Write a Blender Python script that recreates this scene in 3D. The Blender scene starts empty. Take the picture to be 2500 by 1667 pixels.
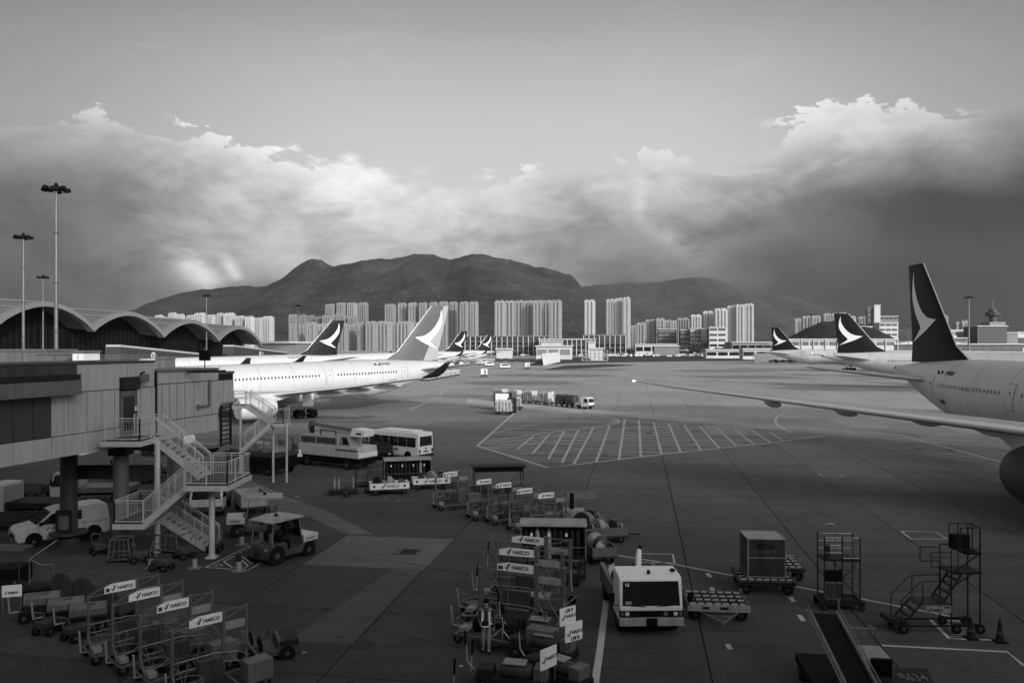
import bpy, math, random
from mathutils import Vector, Matrix, noise
random.seed(4)
R = math.radians
scn = bpy.context.scene
COL = scn.collection

# ---------------------------------------------------------------- camera
F, EYE, YH = 1950.0, 10.3, 846.0          # focal length in photo pixels, eye height, horizon row
cam = bpy.data.cameras.new('camera'); camo = bpy.data.objects.new('camera', cam); COL.objects.link(camo)
camo.location = (0, 0, EYE); camo.rotation_euler = (R(90), 0, 0)
cam.sensor_width = 36; cam.lens = 36 * F / 2500; cam.shift_y = (YH - 833.5) / 2500
cam.clip_start = 0.1; cam.clip_end = 30000
scn.camera = camo
SX, SY, SEL = 0.60, -0.80, 20.0            # towards the sun

def gp(x, y, z=0.0):
    s = (y - YH) / (EYE - z)
    return Vector(((x - 1250) / s, F / s, z))
def at(x, y, Y):
    return Vector(((x - 1250) * Y / F, Y, EYE - (y - YH) * Y / F))
def zat(y, Y): return EYE - (y - YH) * Y / F

# ---------------------------------------------------------------- world
class NT:
    def __init__(s, t): s.t = t; s.n = t.nodes; s.l = t.links
    def new(s, typ, **k):
        nd = s.n.new(typ)
        for a, b in k.items(): setattr(nd, a, b)
        return nd
    def put(s, sock, v):
        if isinstance(v, (int, float)): sock.default_value = v
        elif isinstance(v, tuple): sock.default_value = v
        else: s.l.new(v, sock)
    def m(s, op, a, b=0.0, c=0.0, clamp=False):
        nd = s.new('ShaderNodeMath', operation=op, use_clamp=clamp)
        for i, v in enumerate((a, b, c)): s.put(nd.inputs[i], v)
        return nd.outputs[0]
    def ss(s, v, a, b, lo=0.0, hi=1.0):
        nd = s.new('ShaderNodeMapRange', interpolation_type='SMOOTHSTEP')
        for i, q in enumerate((v, a, b, lo, hi)): s.put(nd.inputs[i], q)
        return nd.outputs[0]
    def curve(s, v, pts, lo, hi):
        "piecewise curve, pts in real units x->y (y in 0..1)"
        x = s.m('DIVIDE', s.m('SUBTRACT', v, lo), hi - lo, clamp=True)
        nd = s.new('ShaderNodeFloatCurve'); cm = nd.mapping; c = cm.curves[0]
        P = [((a - lo) / (hi - lo), b) for a, b in pts]
        c.points[0].location = P[0]; c.points[1].location = P[-1]
        for p in P[1:-1]: c.points.new(*p)
        for p in c.points: p.handle_type = 'AUTO_CLAMPED'
        cm.update(); s.l.new(x, nd.inputs['Value'])
        return nd.outputs[0]
    def noise(s, vec, scale, detail=6, rough=.55, dist=0.0):
        nd = s.new('ShaderNodeTexNoise')
        s.l.new(vec, nd.inputs['Vector'])
        nd.inputs['Scale'].default_value = scale; nd.inputs['Detail'].default_value = detail
        nd.inputs['Roughness'].default_value = rough; nd.inputs['Distortion'].default_value = dist
        return nd.outputs['Fac']
    def comb(s, a, b, c=0.0):
        nd = s.new('ShaderNodeCombineXYZ')
        for i, v in enumerate((a, b, c)): s.put(nd.inputs[i], v)
        return nd.outputs[0]

world = bpy.data.worlds.new("World"); scn.world = world; world.use_nodes = True
wt = NT(world.node_tree)
for n_ in list(wt.n): wt.n.remove(n_)
out = wt.new('ShaderNodeOutputWorld'); bg = wt.new('ShaderNodeBackground'); wt.l.new(bg.outputs[0], out.inputs[0])
tc = wt.new('ShaderNodeTexCoord'); sep = wt.new('ShaderNodeSeparateXYZ'); wt.l.new(tc.outputs['Generated'], sep.inputs[0])
dx, dy, dz = sep.outputs
az = wt.m('MULTIPLY', wt.m('ARCTAN2', dx, dy), 57.2958)
el = wt.m('MULTIPLY', wt.m('ARCSINE', dz), 57.2958)
def AZ(x): return math.degrees(math.atan((x - 1250) / F))
def EL(y, x=1250): return math.degrees(math.atan((YH - y) / math.hypot(F, x - 1250)))
def lin(d):
    c = d / 255
    return c / 12.92 if c <= .04045 else ((c + .055) / 1.055) ** 2.4
sky = wt.new('ShaderNodeTexSky', sky_type='NISHITA'); sky.sun_disc = False
sky.sun_elevation = R(SEL); sky.sun_rotation = math.atan2(SX, SY); sky.dust_density = 2.0; sky.air_density = 1.0
bw = wt.new('ShaderNodeRGBToBW'); wt.l.new(sky.outputs[0], bw.inputs[0])
nish = wt.m('MULTIPLY', bw.outputs[0], 0.30)
# clear sky: brightest low down over the hills, deepening upwards
clear = wt.curve(el, [(0, lin(212)), (8, lin(212)), (13, lin(207)), (16.5, lin(198)), (20, lin(181)), (23.5, lin(158)), (32, lin(130)), (90, lin(118))], 0, 90)
edge = wt.ss(wt.m('ABSOLUTE', az), 8, 40, 1.0, 0.52)
clear = wt.m('MULTIPLY', clear, edge)
front = wt.ss(dy, -0.35, 0.35)              # the hazy bright sky round the low sun is behind the camera
clear = wt.m('ADD', wt.m('MULTIPLY', clear, front), wt.m('MULTIPLY', wt.m('MINIMUM', nish, 8.0), wt.m('SUBTRACT', 1.0, front)))
# cloud bank
qv = wt.comb(wt.m('MULTIPLY', az, .1), wt.m('MULTIPLY', el, .2))
qv2 = wt.comb(wt.m('MULTIPLY', az, .1), wt.m('MULTIPLY', el, .13), 7.3)
n1 = wt.noise(qv, 1.5, 11, .60, .35); n2 = wt.noise(qv2, .55, 7, .5, .5); n3 = wt.noise(qv, 5.5, 9, .68, .3)
top = wt.curve(az, [(-45, .50), (AZ(0), .53), (AZ(150), .56), (AZ(300), .585), (AZ(560), .555), (AZ(700), .52), (AZ(900), .475), (AZ(1100), .44), (AZ(1250), .47),
                    (AZ(1400), .52), (AZ(1600), .52), (AZ(1800), .54), (AZ(2000), .585), (AZ(2200), .61), (AZ(2350), .57), (AZ(2500), .56), (45, .58)], -45, 45)
top = wt.m('MULTIPLY', top, 25.0)
wob = wt.m('ADD', wt.m('MULTIPLY', wt.m('SUBTRACT', n1, .5), 10.0), wt.m('MULTIPLY', wt.m('SUBTRACT', n3, .5), 2.8))
topn = wt.m('ADD', top, wob)
soft = wt.m('ADD', .24, wt.m('MULTIPLY', wt.ss(n2, .48, .66), 1.8))
below = wt.m('SUBTRACT', topn, el)
cover = wt.ss(below, wt.m('MULTIPLY', soft, -.5), soft)
# brightness of the bank at three depths below its top
def BC(vals): return wt.curve(az, [(-45, lin(vals[0][1]))] + [(AZ(a), lin(b)) for a, b in vals] + [(45, lin(vals[-1][1]))], -45, 45)
b_top = BC([(0, 158), (250, 190), (500, 212), (850, 228), (1000, 216), (1250, 206), (1500, 196), (1750, 202), (2000, 202), (2250, 198), (2500, 140)])
b_mid = BC([(0, 98), (250, 126), (500, 176), (850, 198), (1000, 190), (1250, 168), (1500, 142), (1750, 124), (2000, 96), (2250, 54), (2500, 32)])
b_low = BC([(0, 70), (250, 86), (500, 128), (700, 150), (850, 156), (1000, 158), (1250, 138), (1500, 108), (1750, 86), (2000, 50), (2250, 30), (2500, 22)])
rel = wt.m('DIVIDE', el, top)                      # 1 at the bank's top, 0 at the horizon
rel = wt.m('ADD', rel, wt.m('MULTIPLY', wt.m('SUBTRACT', n2, .5), .55))
k1 = wt.ss(rel, .58, .95); k2 = wt.ss(rel, .22, .62)
def mixf(a, b, k):
    return wt.m('ADD', wt.m('MULTIPLY', a, wt.m('SUBTRACT', 1.0, k)), wt.m('MULTIPLY', b, k))
cl = mixf(mixf(b_low, b_mid, k2), b_top, k1)
rim = wt.ss(below, 0.0, 1.3, 1.0, 0.0)
cl = wt.m('MULTIPLY', cl, wt.m('ADD', .78, wt.m('ADD', wt.m('MULTIPLY', wt.ss(n1, .35, .62), .42), wt.m('MULTIPLY', wt.m('SUBTRACT', n3, .5), .6))))
cl = wt.m('MULTIPLY', cl, wt.m('ADD', 1.0, wt.m('MULTIPLY', rim, .20)))
# far off to the sides and behind, the bank thins out into the open sky
cover = wt.m('MULTIPLY', cover, wt.ss(dy, -.1, .5))
# bright rags of cloud on the hill's left shoulder, and high thin rags at the left
def puff(x, y, sx, sy, ang=0.0):
    a = wt.m('SUBTRACT', az, AZ(x)); b = wt.m('SUBTRACT', el, EL(y, x))
    ca, sa = math.cos(ang), math.sin(ang)
    u = wt.m('DIVIDE', wt.m('ADD', wt.m('MULTIPLY', a, ca), wt.m('MULTIPLY', b, sa)), sx)
    v = wt.m('DIVIDE', wt.m('SUBTRACT', wt.m('MULTIPLY', b, ca), wt.m('MULTIPLY', a, sa)), sy)
    r2 = wt.m('ADD', wt.m('MULTIPLY', u, u), wt.m('MULTIPLY', v, v))
    return wt.m('MULTIPLY', wt.m('EXPONENT', wt.m('MULTIPLY', r2, -1.0)), wt.ss(n1, .36, .60))
p_ = wt.m('ADD', puff(480, 660, 2.4, .85, -.75), wt.m('MULTIPLY', puff(565, 655, 1.2, .4, -1.0), .8))
cl = wt.m('ADD', cl, wt.m('MULTIPLY', p_, .5))
cl = wt.m('ADD', cl, wt.m('MULTIPLY', wt.m('ADD', puff(1560, 500, .5, 1.2), puff(1640, 590, 2.2, .8, -.6)), .16))
thin = wt.m('MULTIPLY', wt.ss(wt.noise(wt.comb(wt.m('MULTIPLY', az, .05), wt.m('MULTIPLY', el, .22), 3.0), 3.0, 8, .65, .4), .52, .75), wt.ss(el, 9, 16, .0, .035))
clear = wt.m('ADD', clear, wt.m('MULTIPLY', thin, front))
fin_ = mixf(clear, cl, cover)
gnd = wt.ss(el, -1.5, 0, 0, 1)
fin_ = wt.m('MULTIPLY', fin_, gnd)
tint = wt.new('ShaderNodeCombineColor'); wt.l.new(wt.m('MULTIPLY', fin_, 1.01), tint.inputs[0]); wt.l.new(wt.m('MULTIPLY', fin_, .985), tint.inputs[1]); wt.l.new(wt.m('MULTIPLY', fin_, 1.005), tint.inputs[2])
wt.l.new(tint.outputs[0], bg.inputs[0]); bg.inputs[1].default_value = 1.0

# ---------------------------------------------------------------- sun
sl = bpy.data.lights.new('sun', 'SUN'); sl.energy = 3.2; sl.angle = R(.53); sl.color = (1, .985, .97)
so = bpy.data.objects.new('sun', sl); COL.objects.link(so)
sd = Vector((SX, SY, 0)).normalized() * math.cos(R(SEL)) + Vector((0, 0, math.sin(R(SEL))))
so.rotation_euler = (-sd).to_track_quat('-Z', 'Y').to_euler(); so.location = (60, -60, 80)
scn.view_settings.view_transform = 'Standard'; scn.view_settings.look = 'None'
scn.view_settings.exposure = 0.0; scn.view_settings.gamma = 1.0; scn.view_settings.use_curve_mapping = False
scn.cycles.use_denoising = True; scn.cycles.max_bounces = 5; scn.cycles.diffuse_bounces = 3; scn.cycles.glossy_bounces = 3
scn.cycles.transparent_max_bounces = 6; scn.cycles.transmission_bounces = 4; scn.cycles.sample_clamp_indirect = 4

# ---------------------------------------------------------------- materials
MATS = {}
def mat(name, g, rough=.6, metal=0.0, amp=.25, scale=1.2, bump=0.0, world_pos=False, fine=0.0, spec=.22, streak=0.0, rnd=0.0):
    m = bpy.data.materials.new(name); m.use_nodes = True; MATS[name] = m
    t = NT(m.node_tree); b = t.n['Principled BSDF']
    if world_pos: v = t.new('ShaderNodeNewGeometry').outputs['Position']
    else: v = t.new('ShaderNodeTexCoord').outputs['Object']
    k = 1.0
    if amp:
        a = t.noise(v, scale, 6, .6); k = t.m('ADD', 1.0, t.m('MULTIPLY', t.m('SUBTRACT', a, .5), 2 * amp))
    if fine:
        a = t.noise(v, scale * 14, 3, .7); k = t.m('MULTIPLY', k, t.m('ADD', 1.0, t.m('MULTIPLY', t.m('SUBTRACT', a, .5), 2 * fine)))
    if streak:
        mp = t.new('ShaderNodeMapping'); mp.inputs['Scale'].default_value = (2.2, 2.2, .18); t.l.new(v, mp.inputs[0])
        a = t.noise(mp.outputs[0], 1.5, 5, .65); k = t.m('MULTIPLY', k, t.ss(a, .35, .62, 1 - streak, 1.0))
    if rnd:
        oi = t.new('ShaderNodeObjectInfo'); k = t.m('MULTIPLY', k, t.m('ADD', 1 - rnd, t.m('MULTIPLY', oi.outputs['Random'], 2 * rnd)))
    gv = t.m('MULTIPLY', k, g)
    cc = t.new('ShaderNodeCombineColor'); t.put(cc.inputs[0], gv); t.put(cc.inputs[1], t.m('MULTIPLY', gv, .99)); t.put(cc.inputs[2], gv)
    t.l.new(cc.outputs[0], b.inputs['Base Color'])
    b.inputs['Roughness'].default_value = rough; b.inputs['Metallic'].default_value = metal
    b.inputs['Specular IOR Level'].default_value = spec
    if bump:
        bn = t.new('ShaderNodeBump'); bn.inputs['Strength'].default_value = bump; bn.inputs['Distance'].default_value = .02
        t.l.new(t.noise(v, scale * 8, 5, .6), bn.inputs['Height']); t.l.new(bn.outputs[0], b.inputs['Normal'])
    return m
mat('white', .42, .38, amp=.12, scale=.8, fine=.05, spec=.5, streak=.18)
mat('cleanwhite', .66, .3, amp=.05, scale=.3, spec=.5)
mat('sign', .74, .5, amp=.05, scale=2, streak=.06)
mat('offwhite', .27, .5, amp=.2, scale=1.5, streak=.25)
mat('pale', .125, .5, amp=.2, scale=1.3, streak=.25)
mat('grey', .05, .5, amp=.3, scale=1.5, streak=.3)
mat('steel', .25, .38, metal=.55, amp=.22, scale=3, fine=.1)
mat('galv', .15, .45, metal=.35, amp=.25, scale=2.5, fine=.12, streak=.2)
mat('dark', .018, .6, amp=.35, scale=2, fine=.1, spec=.12)
mat('black', .006, .6, amp=.3, scale=3, spec=.06)
mat('rubber', .009, .85, amp=.3, scale=6, spec=.1)
mat('ink', .012, .6, amp=0)
mat('glass', .012, .06, amp=0, spec=.7)
mat('galv_light', .5, .45, metal=.2, amp=.2, scale=2.5, fine=.1, streak=.15)
mat('lamp', .5, .15, amp=0, spec=.7)
mat('grate', .035, .6, metal=.4, amp=.3, scale=4)
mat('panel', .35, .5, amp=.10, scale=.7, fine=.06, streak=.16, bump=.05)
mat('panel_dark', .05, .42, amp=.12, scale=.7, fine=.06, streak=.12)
mat('skin', .3, .6, amp=.1, scale=8)
mat('cloth', .05, .9, amp=.3, scale=9, bump=.2)
mat('cloth_pale', .2, .9, amp=.3, scale=9, bump=.2)
mat('reflective', .85, .4, amp=.1, scale=9)
mat('wrap', .38, .3, amp=.5, scale=3.5, fine=.25, bump=.9, spec=.6)
mat('wrapdark', .03, .3, amp=.5, scale=3.5, fine=.25, bump=.9, spec=.6)
mat('far_white', .42, .6, amp=.15, scale=.05)
mat('far_grey', .16, .6, amp=.2, scale=.05)
mat('far_dark', .05, .5, amp=.2, scale=.05)
mat('leaf', .05, .8, amp=.5, scale=.8)
mat('bark', .08, .9, amp=.3, scale=3)
mat('aluminium', .3, .42, metal=.5, amp=.35, scale=2, fine=.15, streak=.3)
mat('uldface', .05, .5, metal=.3, amp=.5, scale=2.2, fine=.2, streak=.4)

# ---------------------------------------------------------------- mesh helpers
class MB:
    def __init__(s): s.v = []; s.f = []
    def add(s, v, f):
        o = len(s.v); s.v += [tuple(p) for p in v]; s.f += [tuple(i + o for i in q) for q in f]; return s
    def bx(s, x0, x1, y0, y1, z0, z1):
        return s.add([(x0, y0, z0), (x1, y0, z0), (x1, y1, z0), (x0, y1, z0), (x0, y0, z1), (x1, y0, z1), (x1, y1, z1), (x0, y1, z1)],
                     [(0, 3, 2, 1), (4, 5, 6, 7), (0, 1, 5, 4), (1, 2, 6, 5), (2, 3, 7, 6), (3, 0, 4, 7)])
    def bar(s, p, q, w, h=None):
        p, q = Vector(p), Vector(q); d = q - p
        if d.length < 1e-6: return s
        h = h or w; d.normalize(); up = Vector((0, 0, 1)) if abs(d.z) < .95 else Vector((0, 1, 0))
        a = d.cross(up).normalized() * w / 2; b = a.cross(d).normalized() * h / 2
        v = [p - a - b, p + a - b, p + a + b, p - a + b, q - a - b, q + a - b, q + a + b, q - a + b]
        return s.add(v, [(0, 1, 2, 3), (4, 7, 6, 5), (0, 4, 5, 1), (1, 5, 6, 2), (2, 6, 7, 3), (3, 7, 4, 0)])
    def tube(s, p, q, r, n=8, r2=None, cap=True):
        p, q = Vector(p), Vector(q); d = q - p
        if d.length < 1e-6: return s
        r2 = r if r2 is None else r2; d.normalize(); up = Vector((0, 0, 1)) if abs(d.z) < .95 else Vector((0, 1, 0))
        a = d.cross(up).normalized(); b = a.cross(d).normalized(); v = []
        for c, rr in ((p, r), (q, r2)):
            for i in range(n):
                t = 2 * math.pi * i / n; v.append(c + (a * math.cos(t) + b * math.sin(t)) * rr)
        f = [(i, (i + 1) % n, n + (i + 1) % n, n + i) for i in range(n)]
        if cap: f += [tuple(range(n))[::-1], tuple(range(n, 2 * n))]
        return s.add(v, f)
    def path(s, pts, r, n=6):
        for a, b in zip(pts, pts[1:]): s.tube(a, b, r, n)
        return s
    def lathe(s, prof, c=(0, 0, 0), axis='z', n=16):
        v = []; f = []; m = len(prof)
        for r, h in prof:
            for i in range(n):
                t = 2 * math.pi * i / n; a, b = r * math.cos(t), r * math.sin(t)
                p = (a, b, h) if axis == 'z' else ((h, a, b) if axis == 'x' else (a, h, b))
                v.append((p[0] + c[0], p[1] + c[1], p[2] + c[2]))
        for j in range(m - 1):
            for i in range(n): f.append((j * n + i, j * n + (i + 1) % n, (j + 1) * n + (i + 1) % n, (j + 1) * n + i))
        f += [tuple(range(n))[::-1], tuple(range((m - 1) * n, m * n))]
        return s.add(v, f)
    def prism(s, poly, a0, a1, plane='xz'):
        n = len(poly); v = []
        for a in (a0, a1):
            for x, y in poly: v.append((x, a, y) if plane == 'xz' else ((a, x, y) if plane == 'yz' else (x, y, a)))
        f = [(i, (i + 1) % n, n + (i + 1) % n, n + i) for i in range(n)] + [tuple(range(n))[::-1], tuple(range(n, 2 * n))]
        return s.add(v, f)
    def build(s, name, m, parent=None, smooth=False, bevel=0.0, loc=None, rz=0.0, kind=None):
        me = bpy.data.meshes.new(name); me.from_pydata(s.v, [], s.f); me.update()
        import bmesh
        b = bmesh.new(); b.from_mesh(me); bmesh.ops.recalc_face_normals(b, faces=b.faces); b.to_mesh(me); b.free()
        me.materials.append(MATS[m])
        if smooth:
            me.shade_smooth()
            try: me.set_sharp_from_angle(angle=R(38))
            except Exception: pass
        return link(name, me, parent, bevel, loc, rz, kind)
def link(name, me, parent=None, bevel=0.0, loc=None, rz=0.0, kind=None):
    o = bpy.data.objects.new(name, me); COL.objects.link(o)
    if parent is not None: o.parent = parent
    if loc is not None: o.location = loc
    if rz: o.rotation_euler.z = rz
    if kind: o['kind'] = kind
    if bevel:
        md = o.modifiers.new('bevel', 'BEVEL'); md.width = bevel; md.segments = 2; md.limit_method = 'ANGLE'
    return o
def tag(o, label, cat, group=None, kind=None):
    if label: o['label'] = label
    if cat: o['category'] = cat
    if group: o['group'] = group
    if kind: o['kind'] = kind
    return o
def thing(name, label, cat, loc=(0, 0, 0), rz=0.0, group=None):
    o = bpy.data.objects.new(name, None); COL.objects.link(o); o.location = loc; o.rotation_euler = (0, 0, rz); o.empty_display_size = .3
    return tag(o, label, cat, group)
CH = {}
def kids(o): return [c for c in bpy.data.objects if c.parent == o]
def copy_tree(o, loc, rz, label=None, scale=None):
    def rec(a, par):
        c = a.copy(); COL.objects.link(c)
        if par is not None: c.parent = par
        for k in idx.get(a.name, []): rec(k, c)
        return c
    idx = {}
    for c in bpy.data.objects:
        if c.parent is not None: idx.setdefault(c.parent.name, []).append(c)
    r = rec(o, None); r.location = loc; r.rotation_euler = (0, 0, rz)
    if scale: r.scale = scale
    if label: r['label'] = label
    return r
TXT = {}
def text(s, size, m, parent, loc, rot, name='lettering', align='LEFT', thick=.004, bold=0.0, sx=1.0):
    key = (s, size, m, thick, bold, align)
    if key not in TXT:
        c = bpy.data.curves.new('lettering', 'FONT'); c.body = s; c.size = size; c.extrude = thick / 2; c.align_x = align; c.offset = bold; c.resolution_u = 2
        t = bpy.data.objects.new('lettering', c); COL.objects.link(t)
        me = bpy.data.meshes.new_from_object(t); me.materials.clear(); me.materials.append(MATS[m]); TXT[key] = me
        bpy.data.objects.remove(t)
    o = link(name, TXT[key], parent); o.location = loc; o.rotation_euler = rot; o.scale = (sx, 1, 1); return o
ORD = ['first', 'second', 'third', 'fourth', 'fifth', 'sixth', 'seventh', 'eighth', 'ninth', 'tenth', 'eleventh', 'twelfth', 'thirteenth', 'fourteenth', 'fifteenth', 'sixteenth']
# ================================================================ GROUND
GA = R(-9.0); E1 = Vector((math.cos(GA), math.sin(GA), 0)); E2 = Vector((-math.sin(GA), math.cos(GA), 0)); GO = gp(848, 1305)
def grid(i, j): return GO + E1 * (6 * i) + E2 * (6 * j)
def concrete(name, g, joints):
    m = bpy.data.materials.new(name); m.use_nodes = True; MATS[name] = m
    t = NT(m.node_tree); b = t.n['Principled BSDF']
    P = t.new('ShaderNodeNewGeometry').outputs['Position']
    sp = t.new('ShaderNodeSeparateXYZ'); t.l.new(P, sp.inputs[0]); X, Y, Z = sp.outputs
    gx = t.m('ADD', t.m('MULTIPLY', t.m('SUBTRACT', X, GO.x), E1.x), t.m('MULTIPLY', t.m('SUBTRACT', Y, GO.y), E1.y))
    gy = t.m('ADD', t.m('MULTIPLY', t.m('SUBTRACT', X, GO.x), E2.x), t.m('MULTIPLY', t.m('SUBTRACT', Y, GO.y), E2.y))
    big = t.noise(P, .045, 6, .6); mid = t.noise(P, .6, 7, .65); fine = t.noise(P, 14, 4, .75)
    tr = t.new('ShaderNodeMapping'); t.l.new(P, tr.inputs[0]); tr.inputs['Rotation'].default_value = (0, 0, R(8)); tr.inputs['Scale'].default_value = (.012, .5, 1)
    streak = t.noise(tr.outputs[0], 1.6, 6, .65)
    k = t.m('ADD', 1.0, t.m('MULTIPLY', t.m('SUBTRACT', big, .5), .55))
    k = t.m('MULTIPLY', k, t.m('ADD', 1.0, t.m('MULTIPLY', t.m('SUBTRACT', mid, .5), .7)))
    k = t.m('MULTIPLY', k, t.m('ADD', 1.0, t.m('MULTIPLY', t.m('SUBTRACT', fine, .5), .9)))
    md2 = t.noise(P, 4.5, 8, .8); k = t.m('MULTIPLY', k, t.m('ADD', 1.0, t.m('MULTIPLY', t.m('SUBTRACT', md2, .5), .85)))
    k = t.m('MULTIPLY', k, t.m('ADD', 1.0, t.m('MULTIPLY', t.m('SUBTRACT', streak, .5), .6)))
    spots = t.noise(P, 1.7, 3, .5); k = t.m('MULTIPLY', k, t.ss(spots, .64, .74, 1.0, .5))
    if joints:
        for q in (gx, gy):
            fr = t.m('ABSOLUTE', t.m('SUBTRACT', t.m('FRACT', t.m('DIVIDE', q, 6.0)), .5))
            k = t.m('MULTIPLY', k, t.m('SUBTRACT', 1.0, t.m('MULTIPLY', t.m('GREATER_THAN', fr, .4925), .45)))
        cell = t.new('ShaderNodeTexWhiteNoise', noise_dimensions='2D')
        t.l.new(t.comb(t.m('FLOOR', t.m('DIVIDE', gx, 6.0)), t.m('FLOOR', t.m('DIVIDE', gy, 24.0))), cell.inputs['Vector'])
        k = t.m('MULTIPLY', k, t.m('ADD', .94, t.m('MULTIPLY', cell.outputs[0], .12)))
    else:
        oi = t.new('ShaderNodeObjectInfo'); k = t.m('MULTIPLY', k, t.m('ADD', .89, t.m('MULTIPLY', oi.outputs['Random'], .22)))
    # foreground shade and far sunlight put into the slab colour, shifting across the road
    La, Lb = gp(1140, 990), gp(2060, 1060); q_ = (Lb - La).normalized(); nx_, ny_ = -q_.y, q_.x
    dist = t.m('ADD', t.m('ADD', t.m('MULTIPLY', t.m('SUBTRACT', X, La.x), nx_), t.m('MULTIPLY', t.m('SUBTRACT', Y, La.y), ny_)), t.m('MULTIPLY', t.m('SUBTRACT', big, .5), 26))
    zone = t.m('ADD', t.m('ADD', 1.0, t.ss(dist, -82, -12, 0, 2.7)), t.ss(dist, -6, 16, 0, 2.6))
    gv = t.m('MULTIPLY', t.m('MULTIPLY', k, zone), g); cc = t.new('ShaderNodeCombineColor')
    for i in range(3): t.put(cc.inputs[i], gv)
    t.l.new(cc.outputs[0], b.inputs['Base Color']); b.inputs['Roughness'].default_value = .85; b.inputs['Specular IOR Level'].default_value = .12
    bn = t.new('ShaderNodeBump'); bn.inputs['Strength'].default_value = .25; bn.inputs['Distance'].default_value = .01
    t.l.new(fine, bn.inputs['Height']); t.l.new(bn.outputs[0], b.inputs['Normal'])
CG = .046
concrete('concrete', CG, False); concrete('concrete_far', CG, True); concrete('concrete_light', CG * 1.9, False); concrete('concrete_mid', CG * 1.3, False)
mat('joint', .012, .9, amp=.2)
mat('paint', .42, .7, amp=.35, scale=.9, world_pos=True, fine=.25)
mat('paint_far', .42, .7, amp=.3, scale=.1, world_pos=True)
mat('grass', .035, .9, amp=.4, scale=.02, world_pos=True)

built = set()
for i in range(-14, 16):
    for j in range(-9, 16):
        c = grid(i + .5, j + .5)
        if c.y < 9 or c.y > 116: continue
        u = 1250 + F * c.x / c.y; v = YH + F * EYE / c.y; mrg = 6 * F / c.y * .6
        if -mrg < u < 2500 + mrg and v < 1700 + mrg: built.add((i, j))
N0, N1 = -42, 42
g = MB()
for i in range(N0, N1):
    for j in range(-12, 22):
        if (i, j) in built: continue
        a, b, c, d = grid(i, j), grid(i + 1, j), grid(i + 1, j + 1), grid(i, j + 1); g.add([a, b, c, d], [(0, 1, 2, 3)])
big = 9000 / 6
a, b, c, d = grid(N0, -12), grid(N1, -12), grid(N1, 22), grid(N0, 22)
A, B_, C_, D_ = grid(-big, -big), grid(big, -big), grid(big, big), grid(-big, big)
g.add([A, B_, C_, D_, a, b, c, d], [(0, 1, 5, 4), (1, 2, 6, 5), (2, 3, 7, 6), (3, 0, 4, 7)])
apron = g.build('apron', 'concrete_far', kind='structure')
jb = MB(); jb.add([grid(N0, -12) - Vector((0, 0, .035)), grid(N1, -12) - Vector((0, 0, .035)), grid(N1, 22) - Vector((0, 0, .035)), grid(N0, 22) - Vector((0, 0, .035))], [(0, 1, 2, 3)])
jb.build('joint_filler', 'joint', apron)
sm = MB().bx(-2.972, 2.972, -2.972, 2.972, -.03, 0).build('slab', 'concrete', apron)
first = True
for (i, j) in sorted(built):
    o = sm if first else sm.copy()
    if not first: COL.objects.link(o)
    first = False
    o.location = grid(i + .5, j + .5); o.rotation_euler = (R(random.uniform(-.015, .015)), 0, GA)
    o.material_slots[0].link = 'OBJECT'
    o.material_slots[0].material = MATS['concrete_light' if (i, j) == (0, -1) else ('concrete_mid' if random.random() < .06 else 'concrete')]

def sheet(name, px, m, z, par=None):
    b = MB(); v = [gp(x, y, z) for x, y in px]; b.add(v, [tuple(range(len(v)))])
    o = b.build(name, m, par); 
    if par is None: o['kind'] = 'structure'
    return o
sheet('pavement_patch', [(556, 1150), (608, 1169), (709, 1216), (799, 1247), (870, 1283), (912, 1304), (850, 1304), (794, 1280), (759, 1263), (728, 1258), (700, 1263), (640, 1232), (560, 1196)], 'concrete_light', .004)
sheet('pavement_patch', [(960, 1388), (1028, 1388), (860, 1570), (700, 1565)], 'concrete_mid', .004)
sheet('road_surface', [(1140, 972), (1452, 999), (1900, 1036), (2500, 1085), (2500, 1100), (1900, 1050), (1480, 1014), (1140, 984)], 'concrete_mid', .004)
sheet('grass_strip', [(1290, 893), (1400, 886), (1700, 881.5), (2500, 879), (2500, 866), (1500, 867), (1330, 876)], 'grass', .02)
sheet('grass_strip', [(1330, 903), (1420, 899), (1560, 891), (1480, 889), (1380, 892)], 'grass', .02)

# painted lines; each run is one marking
def ribbon(pts, w, z=.012, m='paint', name='painted_line'):
    P = [gp(x, y, z) for x, y in pts]; b = MB(); v = []
    for i, p in enumerate(P):
        d = (P[min(i + 1, len(P) - 1)] - P[max(i - 1, 0)]).normalized(); n = Vector((-d.y, d.x, 0)) * w / 2; v += [p - n, p + n]
    b.add(v, [(2 * i, 2 * i + 2, 2 * i + 3, 2 * i + 1) for i in range(len(P) - 1)])
    return b.build(name, m, marks)
marks = thing('road_markings', None, None); marks['kind'] = 'structure'
ribbon([(1140, 986), (1215, 991), (1267, 998), (1400, 1009), (1470, 1014.5), (1496, 1019), (1508, 1024), (1511, 1029), (1504, 1034), (1484, 1037.5), (1451, 1042), (1400, 1047), (1300, 1061), (1195, 1077)], .32)
ribbon([(1470, 1018), (1488, 1021), (1499, 1025), (1501, 1029), (1494, 1033), (1475, 1036)], .18, .014)
ribbon([(1165, 1088), (1264, 1001)], .32, .016)
ribbon([(1165, 1088), (1338, 1141), (1400, 1134), (1650, 1105), (1900, 1078), (2010, 1064)], .34, .018)
ribbon([(1180, 1084), (1400, 1058), (1560, 1044), (1660, 1036)], .22, .014)
ribbon([(1180, 1091), (1400, 1074.5), (1553, 1069), (1700, 1068), (1900, 1068.5), (2010, 1066)], .22, .014)
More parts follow.
